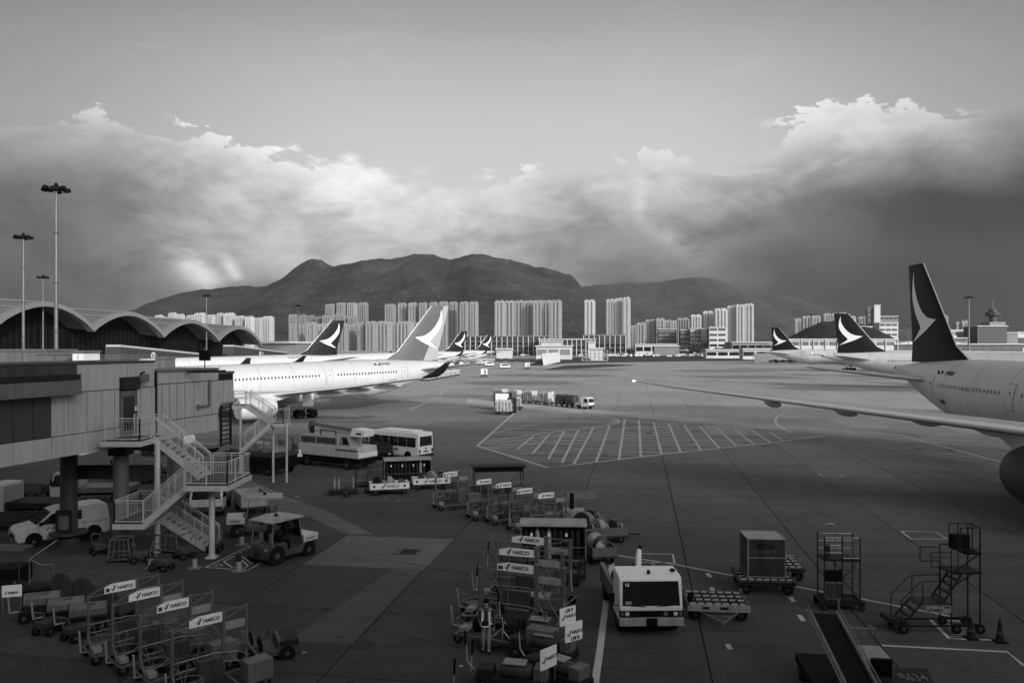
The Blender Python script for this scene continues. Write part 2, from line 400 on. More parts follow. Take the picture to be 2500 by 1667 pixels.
ribbon([(1200, 1057), (1300, 1036), (1400, 1024), (1480, 1022)], .2, .0145); ribbon([(1240, 1112), (1400, 1097), (1560, 1088), (1740, 1088)], .2, .0145); ribbon([(1175, 1096), (1300, 1085), (1480, 1080)], .16, .0146)
ribbon([(1503, 1020), (1560, 1026), (1650, 1033), (1800, 1042), (1900, 1052), (2010, 1063)], .2, .014)
Z1 = lambda x, y: (1400 + x * .2551, 860 + y * .2551)
for a, b in [((195, 712), (4, 1066)), ((347, 698), (218, 1046)), ((491, 634), (437, 1022)), ((628, 648), (645, 998)), ((768, 668), (844, 976)), ((912, 682), (1028, 958)), ((1060, 692), (1220, 935)),
             ((1212, 708), (1394, 912)), ((1372, 722), (1560, 896)), ((1542, 738), (1728, 876)), ((1717, 752), (1885, 858)), ((1892, 768), (1995, 838)), ((50, 735), (-110, 1055)), ((-90, 755), (-240, 1020)), ((-230, 780), (-390, 965)), ((-380, 800), (-540, 925))]:
    ribbon([Z1(*a), Z1(*b)], .25, .008)
for k in range(34):                                                  # thin cross hatching, worn and broken
    y0 = 1008 + k * 3.8
    xl = 1264 - (y0 - 1001) * 1.138 if y0 < 1088 else 1165 + (y0 - 1088) * 3.26
    xr = (1500 + (y0 - 1022) * 12.4 if y0 > 1022 else 1480) if y0 < 1063 else 2010 - (y0 - 1064) * 8.75
    x_ = xl + 4
    while x_ < xr - 30:
        w_ = min(random.uniform(60, 420), xr - 6 - x_)
        if random.random() < .72: ribbon([(x_, y0), (x_ + w_, y0 + random.uniform(-.4, .8))], .10 + .0024 * (1140 - y0), .0085)
        x_ += w_ + random.uniform(6, 40)
ribbon([(1140, 971), (1215, 979), (1453, 997.5), (1650, 1013), (1900, 1033.5), (2060, 1046), (2200, 1062), (2480, 1137)], .3)
ribbon([(1900, 1068), (2130, 1067), (2500, 1078)], .16)
ribbon([(2050, 1078), (2250, 1101), (2460, 1125)], .14)
for a, b in [((1471, 1006), (1527, 1011)), ((1555, 1014), (1611, 1019)), ((1658, 1022), (1712, 1027)), ((1752, 1031), (1821, 1036)), ((1864, 1041), (1900, 1044)), ((1150, 995), (1180, 995)), ((1250, 1001), (1200, 997))]: ribbon([a, b], .16)
ribbon([(1917, 1007), (1902, 1014), (1894, 1022), (1893, 1029), (1899, 1038), (1915, 1048), (1935, 1056)], .34)
ribbon([(1140, 941), (1225, 922), (1295, 906), (1348, 895), (1420, 891), (1565, 885.5), (1740, 882), (2100, 880)], .35, m='paint_far')
ribbon([(1142, 917), (1197, 909), (1260, 900), (1330, 889)], .3, m='paint_far')
ribbon([(1380, 893), (1560, 892), (1800, 891), (2100, 890)], .5, m='paint_far')
ribbon([(1000, 1000), (1080, 965), (1075, 958), (1095, 948), (1140, 941)], .25, m='paint_far')
ribbon([(900, 990), (1000, 983), (1140, 984)], .2); ribbon([(860, 1003), (1000, 991), (1140, 995)], .2)
for k in range(5): ribbon([(860 + 10 * k, 962 + 3.5 * k), (1010 + 22 * k, 957 + 6.5 * k), (1130, 972 + 4 * k)], .12)
ribbon([(1507, 1354.5), (1651, 1377.5), (1783, 1403), (1939, 1430), (2010, 1444), (2103, 1461), (2196, 1479), (2347, 1509)], .13)
ribbon([(1498, 1350), (1489, 1400), (1479, 1472), (1464, 1590), (1448, 1700)], .24)
for a, b in [((1727, 1398), (1734, 1408)), ((1737, 1433), (1743, 1445)), ((1776, 1571), (1783, 1584)), ((1930, 1457), (1938, 1468)), ((1951, 1500), (1962, 1515))]: ribbon([a, b], .18)
for bx_ in ([(1555, 1350), (1642, 1352), (1647, 1373), (1553, 1371), (1555, 1350)], [(2200, 1296), (2284, 1298), (2313, 1315), (2225, 1315), (2200, 1296)], [(1996, 1156), (2053, 1158), (2061, 1163), (2006, 1163), (1996, 1156)]): ribbon(bx_, .12)
ribbon([(2153, 1574.6), (2459, 1590), (2500, 1624)], .14); ribbon([(2271, 1510), (2355, 1516)], .13); ribbon([(2271, 1511), (2317, 1557), (2355, 1559), (2420, 1561)], .13)
for k in range(9):
    y0 = 1518 + k * 4.2; ribbon([(2300 + k * 3 + random.uniform(-5, 5), y0), (2350 + k * 2, y0 + 1)], .04)
Z7 = lambda x, y: (480 + x * .153, 1180 + y * .153)
for P in ([(140, 1335), (830, 1000), (1020, 1000)], [(140, 1335), (400, 1350), (810, 1385), (1040, 1255)], [(430, 1240), (600, 1155), (690, 1190), (820, 1310), (780, 1340), (560, 1330), (430, 1240)],
          [(660, 1110), (790, 1052), (990, 1180), (880, 1280), (660, 1110)], [(850, 1025), (1000, 1110)], [(290, 1310), (350, 1270), (420, 1312), (290, 1310)], [(850, 1022), (1030, 1028)]):
    ribbon([Z7(*q) for q in P], .07)
ribbon([(720, 1213), (733, 1211)], .12); ribbon([(560, 1170), (520, 1190)], .12)
for x, y in [(941, 1215), (972, 1223), (1070, 1229), (1110, 1239), (1150, 1252), (1202, 1267), (1249, 1281), (1167, 1558), (1126, 1625), (743, 1592)]: ribbon([(x - 5, y), (x + 5, y - 1)], .10)
for x, y in [(1487, 1308), (1484, 1325), (1481, 1343), (1478, 1363), (1472, 1393)]: ribbon([(x - 6, y), (x + 6, y)], .09)
gr = MB()
for k in range(8):
    gr.bar(gp(975 + k * 5.4, 1352, .02), gp(984 + k * 5.4, 1341, .02), .04, .04)
dr = thing('drain_grate', 'black steel drain grate set in the lighter concrete slab', 'grate', gp(995, 1346))
bb = MB(); fr_ = [(977, 1350), (1012, 1350), (1016, 1341), (983, 1341)]; bb.add([gp(x, y, .006) for x, y in fr_], [(0, 1, 2, 3)])
for o_ in (bb.build('pit', 'black', None), gr.build('grille_bars', 'grate', None)):
    o_.parent = dr; o_.matrix_parent_inverse = Matrix.Translation(-dr.location)
ribbon([(962, 1352), (1013, 1352), (1027, 1340), (977, 1339), (962, 1352)], .05, .014, 'joint', 'drain_surround')
concrete('rubber_mark', CG * .8, False)
rm = random.Random(5)
for k in range(5):                                                  # faint tyre marks swinging through the stands
    x, y = rm.uniform(700, 1900), rm.uniform(1120, 1600); P_ = gp(x, y); a = rm.choice([1.45, 1.5, .3, -.4, .9, 2.2]) + rm.uniform(-.2, .2); c_ = rm.uniform(-.05, .05); pts = []
    for q in range(14): pts.append((P_.x, P_.y)); P_ = P_ + Vector((math.cos(a), math.sin(a), 0)) * .9; a += c_
    for s_ in (0, 1.6):
        b = MB(); v = []
        for i, (px_, py_) in enumerate(pts):
            j = min(i, len(pts) - 2); d_ = Vector((pts[j + 1][0] - pts[j][0], pts[j + 1][1] - pts[j][1], 0)).normalized(); n_ = Vector((-d_.y, d_.x, 0)); c0 = Vector((px_, py_, .0062 + k * .0001)) + n_ * s_
            w_ = .11 * math.sin(math.pi * (i + .3) / (len(pts) - .4)); v += [c0 - n_ * w_, c0 + n_ * w_]
        b.add(v, [(2 * i, 2 * i + 2, 2 * i + 3, 2 * i + 1) for i in range(len(pts) - 1)]).build('tyre_mark', 'rubber_mark', marks)
# manhole covers
for k, (x, y) in enumerate([(889, 1574), (1690, 1078), (1868, 1089), (2320, 1098), (2240, 1096), (1585, 1058)]):
    p = gp(x, y)
    MB().lathe([(.42, 0), (.42, .012)], n=18).build('manhole_cover', 'dark', None, loc=p)
    tag(bpy.context.scene.collection.objects[-1], ['round dark cover in the slab left of the walking worker', 'dark cover on the concrete beyond the hatched box', 'oval dark cover just below the right end of the hatching', 'dark cover under the big wing near the right edge',
        'dark cover on the apron below the near wing', 'dark cover inside the painted hatching'][k], 'cover', 'covers set in the apron')
# ================================================================ HILLS
def interp(pts, x):
    if x <= pts[0][0]: return pts[0][1]
    for (a, b), (c, d) in zip(pts, pts[1:]):
        if x <= c: return b + (d - b) * (x - a) / (c - a)
    return pts[-1][1]
def mountain(name, ridge, Yr, Yf, m, x0, x1, nx, ny, amp, seed, back=900):
    v = []; f = []
    for j in range(ny + 6):
        for i in range(nx + 1):
            px = x0 + (x1 - x0) * i / nx; y = interp(ridge, px)
            if j <= ny:
                t = j / ny; Y = Yf + (Yr - Yf) * t
            else:
                t = 1 - (j - ny) / 6 * 1.0; Y = Yr + back * (j - ny) / 6
            hz = max(zat(y, Yr), 0)
            X = (px - 1250) / F * (Yr * .75 + Y * .25)
            prof = t ** 1.35 if j <= ny else t ** 1.5
            n = noise.fractal(Vector((X / 620 + seed, Y / 900, seed)), 1.0, 2.1, 7)
            rdg = 1 - abs(noise.noise(Vector((X / 330 + seed * 3 + .25 * math.sin(Y / 500), Y / 1700, seed)))) * 2
            w = math.sin(math.pi * min(t, 1)) ** .8
            z = hz * prof * (1 + .12 * n * w) + amp * w * (rdg - .5) * .8 + amp * .25 * w * n
            n2 = noise.fractal(Vector((X / 90, Y / 90, 0)), 1.0, 2.0, 4)
            z += n2 * (3 + hz * .012)
            v.append((X, Y, max(z, -5) if j < ny + 6 else -5))
    W = nx + 1
    for j in range(ny + 5):
        for i in range(nx): a = j * W + i; f.append((a, a + 1, a + 1 + W, a + W))
    b = MB(); b.v = v; b.f = f
    return b.build(name, m, None, smooth=True, kind='structure')
def hillmat(name, g, a2):
    m = bpy.data.materials.new(name); m.use_nodes = True; MATS[name] = m
    t = NT(m.node_tree); b = t.n['Principled BSDF']; P = t.new('ShaderNodeNewGeometry').outputs['Position']
    mp = t.new('ShaderNodeMapping'); mp.inputs['Scale'].default_value = (1, 1, .45); t.l.new(P, mp.inputs[0])
    n = t.noise(mp.outputs[0], .0035, 9, .68); nf = t.noise(P, .05, 5, .7)
    k = t.m('MULTIPLY', t.ss(n, .3, .7, 1 - a2, 1 + a2), t.ss(nf, .3, .7, .45, 1.55)); gv = t.m('MULTIPLY', k, g)
    cc = t.new('ShaderNodeCombineColor')
    for i in range(3): t.put(cc.inputs[i], gv)
    t.l.new(cc.outputs[0], b.inputs['Base Color']); b.inputs['Roughness'].default_value = .95; b.inputs['Specular IOR Level'].default_value = .05
hillmat('hill', .036, .4); hillmat('hill_far', .05, .2); hillmat('hill_near', .022, .4)
ridge1 = [(300, 846), (325, 772), (355, 742), (400, 728), (450, 713), (500, 707), (560, 700), (590, 697), (650, 698), (685, 682), (715, 657), (745, 640), (762, 634), (785, 634), (800, 645), (815, 652), (850, 644), (885, 635), (920, 631), (958, 632), (985, 628), (1010, 621), (1040, 619), (1065, 625), (1100, 634), (1125, 627), (1150, 619), (1175, 621), (1200, 627), (1230, 631), (1280, 645), (1330, 654), (1375, 665), (1395, 672), (1412, 690), (1425, 712), (1445, 740), (1480, 775), (1540, 810), (1600, 846)]
ridge2 = [(1250, 800), (1330, 740), (1400, 705), (1450, 696), (1520, 691), (1600, 690), (1650, 683), (1690, 676), (1730, 678), (1770, 690), (1800, 706), (1840, 716), (1880, 714), (1930, 722), (1980, 738), (2020, 754), (2060, 772), (2110, 790), (2200, 806), (2400, 822), (2700, 830)]
ridge0 = [(-200, 800), (100, 806), (300, 800), (500, 790), (640, 800), (760, 812), (900, 820), (1100, 826), (1400, 830)]
mountain('mountain', ridge1, 5200, 3000, 'hill', 290, 1610, 260, 70, 38, 1.3)
mountain('mountain', ridge2, 7600, 4600, 'hill_far', 1240, 2700, 200, 50, 22, 5.7)
mountain('hill', [(1880, 846), (1925, 822), (1965, 800), (2005, 785), (2050, 783), (2090, 790), (2125, 795), (2160, 815), (2180, 846)], 1500, 1250, 'hill_near', 1870, 2190, 90, 20, 3, 2.2, 200)

# ================================================================ TOWERS OF THE NEW TOWN
def facade(name, g, fl, wn, dark):
    m = bpy.data.materials.new(name); m.use_nodes = True; MATS[name] = m
    t = NT(m.node_tree); b = t.n['Principled BSDF']; P = t.new('ShaderNodeTexCoord').outputs['Object']
    sp = t.new('ShaderNodeSeparateXYZ'); t.l.new(P, sp.inputs[0]); X, Y, Z = sp.outputs
    oi = t.new('ShaderNodeObjectInfo')
    k = t.m('ADD', .82, t.m('MULTIPLY', oi.outputs['Random'], .3))
    fz = t.m('FRACT', t.m('DIVIDE', Z, fl)); wi = t.m('FRACT', t.m('DIVIDE', t.m('ADD', X, t.m('MULTIPLY', Y, .7)), wn))
    win = t.m('MULTIPLY', t.m('GREATER_THAN', fz, .45), t.m('GREATER_THAN', wi, .42))
    k = t.m('MULTIPLY', k, t.m('SUBTRACT', 1.0, t.m('MULTIPLY', win, dark)))
    st = t.noise(P, .06, 4, .6); k = t.m('MULTIPLY', k, t.m('ADD', .85, t.m('MULTIPLY', st, .3)))
    gv = t.m('MULTIPLY', k, g); cc = t.new('ShaderNodeCombineColor')
    for i in range(3): t.put(cc.inputs[i], gv)
    t.l.new(cc.outputs[0], b.inputs['Base Color']); b.inputs['Roughness'].default_value = .7
facade('tower_wall', .29, 6.0, 5.4, .72); facade('tower_pale', .42, 6.0, 5.4, .62); facade('tower_dim', .22, 6.0, 5.2, .65)
def tower(x0, x1, yt, Y, label, group, style='tower_wall', deep=None):
    w = (x1 - x0) * Y / F; h = zat(yt, Y); cx = ((x0 + x1) / 2 - 1250) * Y / F; d = deep or w * .9
    t = thing('apartment_tower', label, 'tower', (cx, Y, 0), R(random.uniform(-16, -6)), group)
    b = MB(); hw = w * .5
    # cruciform plan: a core with projecting wings and bay columns, leaving deep light wells
    b.bx(-hw * .98, hw * .98, -d * .34, d * .34, 0, h); nb = max(2, int(round(w / 9)))
    for i in range(nb):
        c = -hw + (i + .5) * 2 * hw / nb; q = hw / nb * .62
        b.bx(c - q, c + q, -d * .46, d * .46, 0, h - 1 - (i % 2)); b.bx(c - q * .35, c + q * .35, -d * .5, d * .5, 0, h - 5)
    b.bx(-hw, hw, -d * .3, d * .3, 0, h - 2.5)
    b.build('wall', style, t)
    r = MB(); r.bx(-hw * .97, hw * .97, -d * .3, d * .3, h - 1, h + 1.2); r.bx(-hw * .7, -hw * .15, -d * .25, d * .25, h + 1.2, h + 3.6); r.bx(hw * .1, hw * .75, -d * .25, d * .25, h + 1.2, h + 4.4)
    r.build('roof_plant', style, t)
    return t
def row(group, where, Y, items, style='tower_wall'):
    n = len(items)
    for k, (x0, x1, yt) in enumerate(items):
        tower(x0, x1, yt, Y + random.uniform(-60, 60), f'{ORD[k]} tower from left {where}', group, style)
row('low towers behind the terminal', 'in the pale low row over the wavy terminal roof', 2500, [(380, 398, 772), (400, 411, 776), (413, 431, 766), (432, 450, 769), (457, 475, 772), (477, 502, 767), (505, 527, 771), (530, 546, 767), (548, 573, 767), (576, 598, 774), (600, 620, 775), (621, 641, 779), (642, 667, 775)], 'tower_pale')
row('far towers left of the front tail', 'in the rear row above the second airliner', 2750, [(706, 728, 770), (731, 749, 771), (752, 769, 772), (771, 786, 776), (788, 812, 771), (816, 846, 770), (850, 873, 775)], 'tower_dim')
row('four tall towers against the hill', 'of the tall group standing clear above the others', 3000, [(796, 819, 745), (823, 845, 741), (849, 871, 741), (876, 898, 741)], 'tower_wall')
row('front row of wide towers', 'in the front row behind the parked airliner tails', 2100, [(708, 728, 792), (730, 746, 795), (748, 774, 790), (776, 795, 793), (797, 823, 789), (826, 850, 793), (852, 870, 795), (872, 891, 790), (893, 919, 788), (921, 958, 787), (960, 970, 793), (971, 1008, 788), (1010, 1043, 790)])
row('nine slim towers over the near tail', 'of the slim row above the near tail', 2900, [(941, 966, 745), (972, 993, 742), (998, 1018, 741), (1024, 1044, 741), (1049, 1069, 740), (1073, 1094, 739), (1098, 1117, 739), (1123, 1143, 739), (1147, 1167, 739)])
row('slab of joined towers', 'in the long joined slab over the dark glass building', 2300, [(1208, 1233, 737), (1231, 1257, 737), (1255, 1280, 737), (1278, 1303, 737), (1301, 1325, 736), (1322, 1347, 737), (1345, 1371, 736)])
tower(1427, 1453, 735, 2250, 'lone thin pale tower standing right of the long slab', None, 'tower_pale')
row('three joined towers', 'in the tall cluster right of the lone thin tower', 2200, [(1480, 1500, 733), (1500, 1521, 731), (1520, 1539, 729)], 'tower_pale')
row('stepped low towers', 'in the low stepped cluster left of the white office block', 2600, [(1540, 1556, 797), (1554, 1576, 790), (1574, 1600, 783), (1601, 1622, 779), (1622, 1640, 784), (1640, 1652, 785), (1652, 1682, 779)])
row('high towers at right', 'in the rising row behind the office block', 2400, [(1686, 1712, 771), (1715, 1741, 762), (1743, 1775, 756), (1775, 1796, 749), (1796, 1817, 746), (1816, 1840, 744)], 'tower_pale')
row('towers behind the dark knoll', 'in the short row peeping over the dark wooded knoll', 2700, [(1940, 1956, 780), (1957, 1979, 774), (1980, 2001, 773), (2010, 2028, 768), (2030, 2047, 767), (2049, 2066, 765), (2068, 2088, 774), (2094, 2118, 775)])
row('towers at far right', 'right of the big dark tail fin', 2300, [(2292, 2313, 772), (2332, 2345, 788), (2345, 2362, 785)], 'tower_dim')

# ================================================================ FAR AIRPORT BUILDINGS
def building(label, x0, x1, yt, Y, m, depth=30, rz=-9, cat='building', name='low_building', bands=0, cols=0, roof=None, bandm='glass', zb=0.0, group=None):
    w = (x1 - x0) * Y / F; h = zat(yt, Y); cx = ((x0 + x1) / 2 - 1250) * Y / F
    t = thing(name, label, cat, (cx, Y + depth / 2, 0), R(rz), group); hw = w / 2
    MB().bx(-hw, hw, -depth / 2, depth / 2, zb, h).build('wall', m, t)
    for k in range(bands):
        z0 = zb + (h - zb) * (k + .35) / bands; z1 = zb + (h - zb) * (k + .78) / bands
        s_ = MB(); nwin = max(2, int(w / 9))
        for i in range(nwin):
            a = -hw * .97 + i * 2 * hw * .97 / nwin; s_.bx(a, a + 2 * hw * .97 / nwin * .86, -depth / 2 - .12, -depth / 2 + .2, z0, z1)
        s_.build('window', bandm, t)
    if cols:
        c = MB()
        for i in range(cols + 1):
            a = -hw + i * 2 * hw / cols; c.bx(a - .4, a + .4, -depth / 2 - 1.2, -depth / 2 - .2, zb, h + 1)
        c.build('column', 'far_white', t)
    MB().bx(-hw - .8, hw + .8, -depth / 2 - 1.6, depth / 2 + .8, h, h + .9).build('roof', roof or 'far_white', t)
    return t
building('long dark glazed concourse with white columns under the slab towers', 1125, 1345, 822, 900, 'far_dark', 40, -4, bands=4, cols=17, bandm='glass', roof='far_grey')
building('second dark glass wing of the concourse behind the white sheds', 1320, 1455, 829, 860, 'far_dark', 30, -4, bands=3, cols=12, roof='far_white')
building('tall glass hall with thin pale mullions at the foot of the three joined towers', 1428, 1530, 819, 920, 'glass', 40, -4, bands=4, cols=8, bandm='far_dark', roof='far_grey')
building('stepped white cargo shed in front of the dark concourse', 1310, 1398, 846, 640, 'far_white', 14, -3, bands=1, bandm='far_grey')
building('upper storey box of the stepped white cargo shed', 1322, 1372, 834, 680, 'far_white', 12, -3)
building('pale square stair tower beside the glass hall', 1437, 1453, 835, 700, 'far_white', 10, -3)
building('low white shed left of the concourse near the farthest left tail', 1213, 1250, 853, 560, 'far_white', 8, -3)
building('low white hut row right of the pale stair tower', 1442, 1472, 852, 600, 'far_white', 8, -3)
building('long white flat roofed depot below the stepped towers', 1555, 1655, 841, 1000, 'far_white', 30, -6, bands=1)
building('pale depot wing with a dark gap right of the long depot', 1600, 1660, 846, 900, 'far_grey', 20, -6)
building('dark ribbed office block left of the white office block', 1612, 1655, 804, 1300, 'far_dark', 40, -8, bands=6, bandm='far_grey')
building('mid grey office block with shaded banding', 1666, 1690, 806, 1250, 'far_dark', 40, -8, bands=5, bandm='far_grey')
building('pale banded office block between darker ones', 1690, 1716, 803, 1240, 'far_grey', 40, -8, bands=6, bandm='far_white')
building('dark glass front of the white office block', 1716, 1738, 803, 1200, 'glass', 40, -8, bands=2)
building('white office block with a column of dark windows', 1736, 1778, 799, 1180, 'far_white', 30, -8, bands=5)
building('low pale terminal with thin roof under the high towers', 1790, 1925, 836, 950, 'far_grey', 40, -3, bands=1, roof='far_white')
building('white cargo sheds at the apron edge left of the right hand tails', 1725, 1810, 855, 700, 'far_white', 12, -2, bands=1)
building('small white offices beside the striped blast fence', 1815, 1880, 853, 640, 'far_white', 12, -2, bands=1)
building('long low white concourse between the right hand tails', 1930, 2190, 829, 760, 'far_white', 26, -2, bands=2, cols=9)
building('second stretch of low white concourse right of the big fin', 2180, 2500, 841, 760, 'far_dark', 26, 2, bands=1)
building('white stepped hotel slab under the tall service tower', 2150, 2194, 788, 1500, 'far_white', 30, -6, bands=6, bandm='far_dark')
building('cream windowless block left of the stepped hotel slab', 2098, 2131, 797, 1480, 'far_white', 30, -6)
building('tall pale twin shafted tower above the knoll', 2136, 2150, 745, 1560, 'far_white', 14, -6, cat='tower', name='service_tower')
building('shorter banded shaft joined to the twin shafted tower', 2120, 2136, 752, 1570, 'far_grey', 14, -6, cat='tower', name='service_tower', bands=9)
building('pale housing block behind the twin shafted tower', 2150, 2193, 772, 1800, 'far_grey', 24, -6, bands=7, bandm='far_dark')
building('white office beside the big dark fin', 2310, 2352, 806, 1100, 'far_white', 30, -2, bands=3, bandm='far_dark')
building('low grey car park block with dark decks right of the fin', 2318, 2364, 826, 900, 'far_grey', 30, -2, bands=4, bandm='far_dark')
building('pale block right of the dark mast', 2366, 2388, 810, 1050, 'far_grey', 30, -2, bands=3, bandm='far_dark')
gb = building('dark glass office cube with pale corner ribs at far right', 2388, 2459, 797, 900, 'far_dark', 30, -2, cols=0, bandm='far_dark')
building('pale flat block right of the dark glass cube', 2459, 2486, 813, 900, 'far_grey', 30, -2)
building('low white box at the right edge of the picture', 2486, 2530, 812, 900, 'far_white', 30, -2, bands=1, bandm='far_dark')
ct = thing('control_tower', 'stepped control tower with a mast on top of the dark glass cube', 'control tower', at(2424, 797, 915)); ct.location.z = 0
zt = zat(797, 915)
MB().bx(-9, 9, -9, 9, zt - 2, zt + 5).build('base', 'far_grey', ct); MB().lathe([(4, zt + 5), (4, zt + 11), (7.5, zt + 12.5), (8, zt + 16), (5, zt + 17), (4, zt + 20), (1, zt + 20.5)], n=10).build('cab', 'far_dark', ct); MB().bar((0, 0, zt + 20), (0, 0, zt + 30), .5).build('mast', 'far_grey', ct)
# viaduct and pale roofs along the water
v_ = MB()
for k in range(40): v_.bx(-.9, .9, -.9, .9, 0, 8) if k == 0 else v_.bx(k * 14 - .9, k * 14 + .9, -.9, .9, 0, 8)
v_.bx(-4, 40 * 14, -5, 5, 8, 9.8)
o = v_.build('viaduct', 'far_white', loc=at(1560, 856, 1020)); o.location.z = -3; tag(o, 'long pale road viaduct below the stepped towers', 'viaduct')
pr = MB()
for k in range(9):
    a = k * 22; pr.add([(a, 0, 9), (a + 11, 0, 12), (a + 22, 0, 9), (a, 20, 9), (a + 11, 20, 12), (a + 22, 20, 9), (a, 0, 8.5), (a + 22, 0, 8.5)], [(0, 1, 4, 3), (1, 2, 5, 4), (0, 6, 7, 2, 1)])
o = pr.build('canopy_roof', 'far_white', loc=Vector((at(1880, 850, 820).x, 820, 4))); tag(o, 'row of low wavy white canopies left of the knoll', 'canopy')

# trees
def tree(x, y, Y, w, h, label, n=900, group=None):
    p = at(x, y, Y); t = thing('broadleaf_tree', label, 'tree', (p.x, Y, 0), 0, group)
    b = MB(); b.tube((0, 0, -1), (0, 0, h * .5), w * .05, 7, w * .03)
    for k in range(5): a = k * 1.3; b.tube((0, 0, h * .3), (math.cos(a) * w * .3, math.sin(a) * w * .3, h * .7), w * .02, 5, w * .01)
    b.build('trunk', 'bark', t); c = MB(); rn = random.Random(int(x))
    cl = [(rn.uniform(-.36, .36) * w, rn.uniform(-.3, .3) * w, rn.uniform(.4, .82) * h, rn.uniform(.16, .26) * w) for _ in range(9)]
    for k in range(n):
        cx, cy, cz, r = rn.choice(cl); d = Vector((rn.gauss(0, 1), rn.gauss(0, 1), rn.gauss(0, .8))).normalized() * r * rn.uniform(.6, 1.08); p = Vector((cx, cy, cz)) + d
        s_ = w * .035; a = Vector((rn.uniform(-1, 1), rn.uniform(-1, 1), rn.uniform(-1, 1))).normalized() * s_; b2 = Vector((rn.uniform(-1, 1), rn.uniform(-1, 1), rn.uniform(-1, 1))).normalized() * s_
        c.add([p - a, p + b2, p + a, p - b2], [(0, 1, 2, 3)])
    c.build('crown', 'leaf', t)
tree(1702, 858, 820, 18, 13, 'large dark round tree at the apron edge below the white office block', 1500)
for k, (x, Y, w, h, l) in enumerate([(1320, 700, 11, 7, 'low dark tree against the stepped white cargo shed'), (1800, 780, 12, 8, 'small dark tree left of the white apron sheds'), (1668, 900, 12, 8, 'small dark tree left of the large round tree'), (1480, 900, 12, 8, 'dark bush in front of the tall glass hall'),
        (2190, 900, 12, 11, 'dark tree rising beside the big fin foot'), (660, 700, 18, 7, 'bushy tree at the end of the wavy terminal'), (1875, 900, 22, 10, 'dark tree left of the far right hand tail'), (1900, 1000, 24, 14, 'dark tree at the left foot of the knoll')]): tree(x, 858, Y, w, h, l, 500)
# trees along the shore read as one mass
rn = random.Random(9); c = MB()
for k in range(9000):
    x = rn.uniform(1480, 1900); Y = 1080 + rn.uniform(-15, 15); h = 5 + 5 * noise.noise(Vector((x / 16, 0, 0))) ; p = Vector(((x - 1250) * Y / F, Y, rn.uniform(0, 1) ** .7 * (h + 3)))
    a = Vector((rn.uniform(-1, 1), rn.uniform(-1, 1), rn.uniform(-1, 1))) * .9; b2 = Vector((rn.uniform(-1, 1), rn.uniform(-1, 1), rn.uniform(-1, 1))) * .9
    c.add([p - a, p + b2, p + a, p - b2], [(0, 1, 2, 3)])
o = c.build('shore_trees', 'leaf'); o['kind'] = 'stuff'
# ================================================================ WAVY ROOFED TERMINAL (left)
def along(x):                                              # point where the terminal's front line passes photo column x
    u = x - 1250; uv = 318.0; D = 160.0; Y = math.hypot(F, uv) * D / (uv - u); return Vector((u * Y / F, Y, 0))
term = thing('terminal_building', 'wide dark glass terminal hall under a wavy barrel vaulted roof', 'terminal', along(231))
def zterm(y, x): return zat(y, along(x).y)
val = [(-235, 742), (0, 780), (231, 799), (402, 815), (536, 826), (640, 838)]
cre = [(-110, 715), (122, 737), (318, 761), (477.5, 781), (591, 796)]
T0 = term.location.copy(); FWD = Vector((math.sin(R(9.26)), math.cos(R(9.26)), 0)); BACK = Vector((-FWD.y, FWD.x, 0))
NS = 16
for k in range(5):
    a = along(val[k][0]); b_ = along(val[k + 1][0]); za, zb_ = zterm(val[k][1], val[k][0]), zterm(val[k + 1][1], val[k + 1][0]); zc = zterm(cre[k][1], cre[k][0])
    arc = []
    for i in range(NS + 1):
        t = i / NS; base = za + (zb_ - za) * t; hh = zc - (za + zb_) / 2
        pr = (math.sin(math.pi * t)) ** .85
        arc.append((a + (b_ - a) * t, base + hh * pr))
    def shell(off0, off1, rise, th, nm, m, seg0=0, seg1=NS):
        b = MB(); n = seg1 - seg0 + 1; v = []
        for off, rz_ in ((off0, 0), (off1, rise)):
            for dz_ in (0, -th):
                for i in range(seg0, seg1 + 1):
                    p, z = arc[i]; q = p + BACK * off - T0; v.append((q.x, q.y, z + rz_ + dz_))
        f = []
        for i in range(n - 1):
            f += [(i, i + 1, 2 * n + i + 1, 2 * n + i), (n + i, 3 * n + i, 3 * n + i + 1, n + i + 1), (i, n + i, n + i + 1, i + 1), (2 * n + i, 2 * n + i + 1, 3 * n + i + 1, 3 * n + i)]
        b.add(v, f); return b.build(nm, m, term)
    shell(0, 2.2, 0, 1.3, 'roof_edge', 'far_grey'); 
    shell(2.3, 70, 4.5, .7, 'roof_vault', 'pale')
    # glass wall set back under the eave
    gb = MB(); v = []
    for i in range(NS + 1):
        p, z = arc[i]; q = p + BACK * 9 - T0; v += [(q.x, q.y, 0), (q.x, q.y, z - .2)]
    gb.add(v, [(2 * i, 2 * i + 2, 2 * i + 3, 2 * i + 1) for i in range(NS)]); gb.build('glass_wall', 'black', term)
    mb = MB()
    for i in range(0, NS + 1, 1):
        p, z = arc[i]; q = p + BACK * 8.8 - T0; mb.bar((q.x, q.y, 0), (q.x, q.y, z - .7), .12)
    for zz in range(3, 24, 3):
        for i in range(NS):
            (p, z), (p2, z2) = arc[i], arc[i + 1]
            if min(z, z2) > zz + .7: q, q2 = p + BACK * 8.8 - T0, p2 + BACK * 8.8 - T0; mb.bar((q.x, q.y, zz), (q2.x, q2.y, zz), .1)
    mb.build('mullions', 'dark', term)
    rb = MB()
    for i in range(0, NS + 1, 3):
        p, z = arc[i]; q = p + BACK * .4 - T0; q2 = p + BACK * 68 - T0; rb.bar((q.x, q.y, z + .12), (q2.x, q2.y, z + 4.5), .25, .3)
    rb.build('roof_rib', 'far_grey', term)
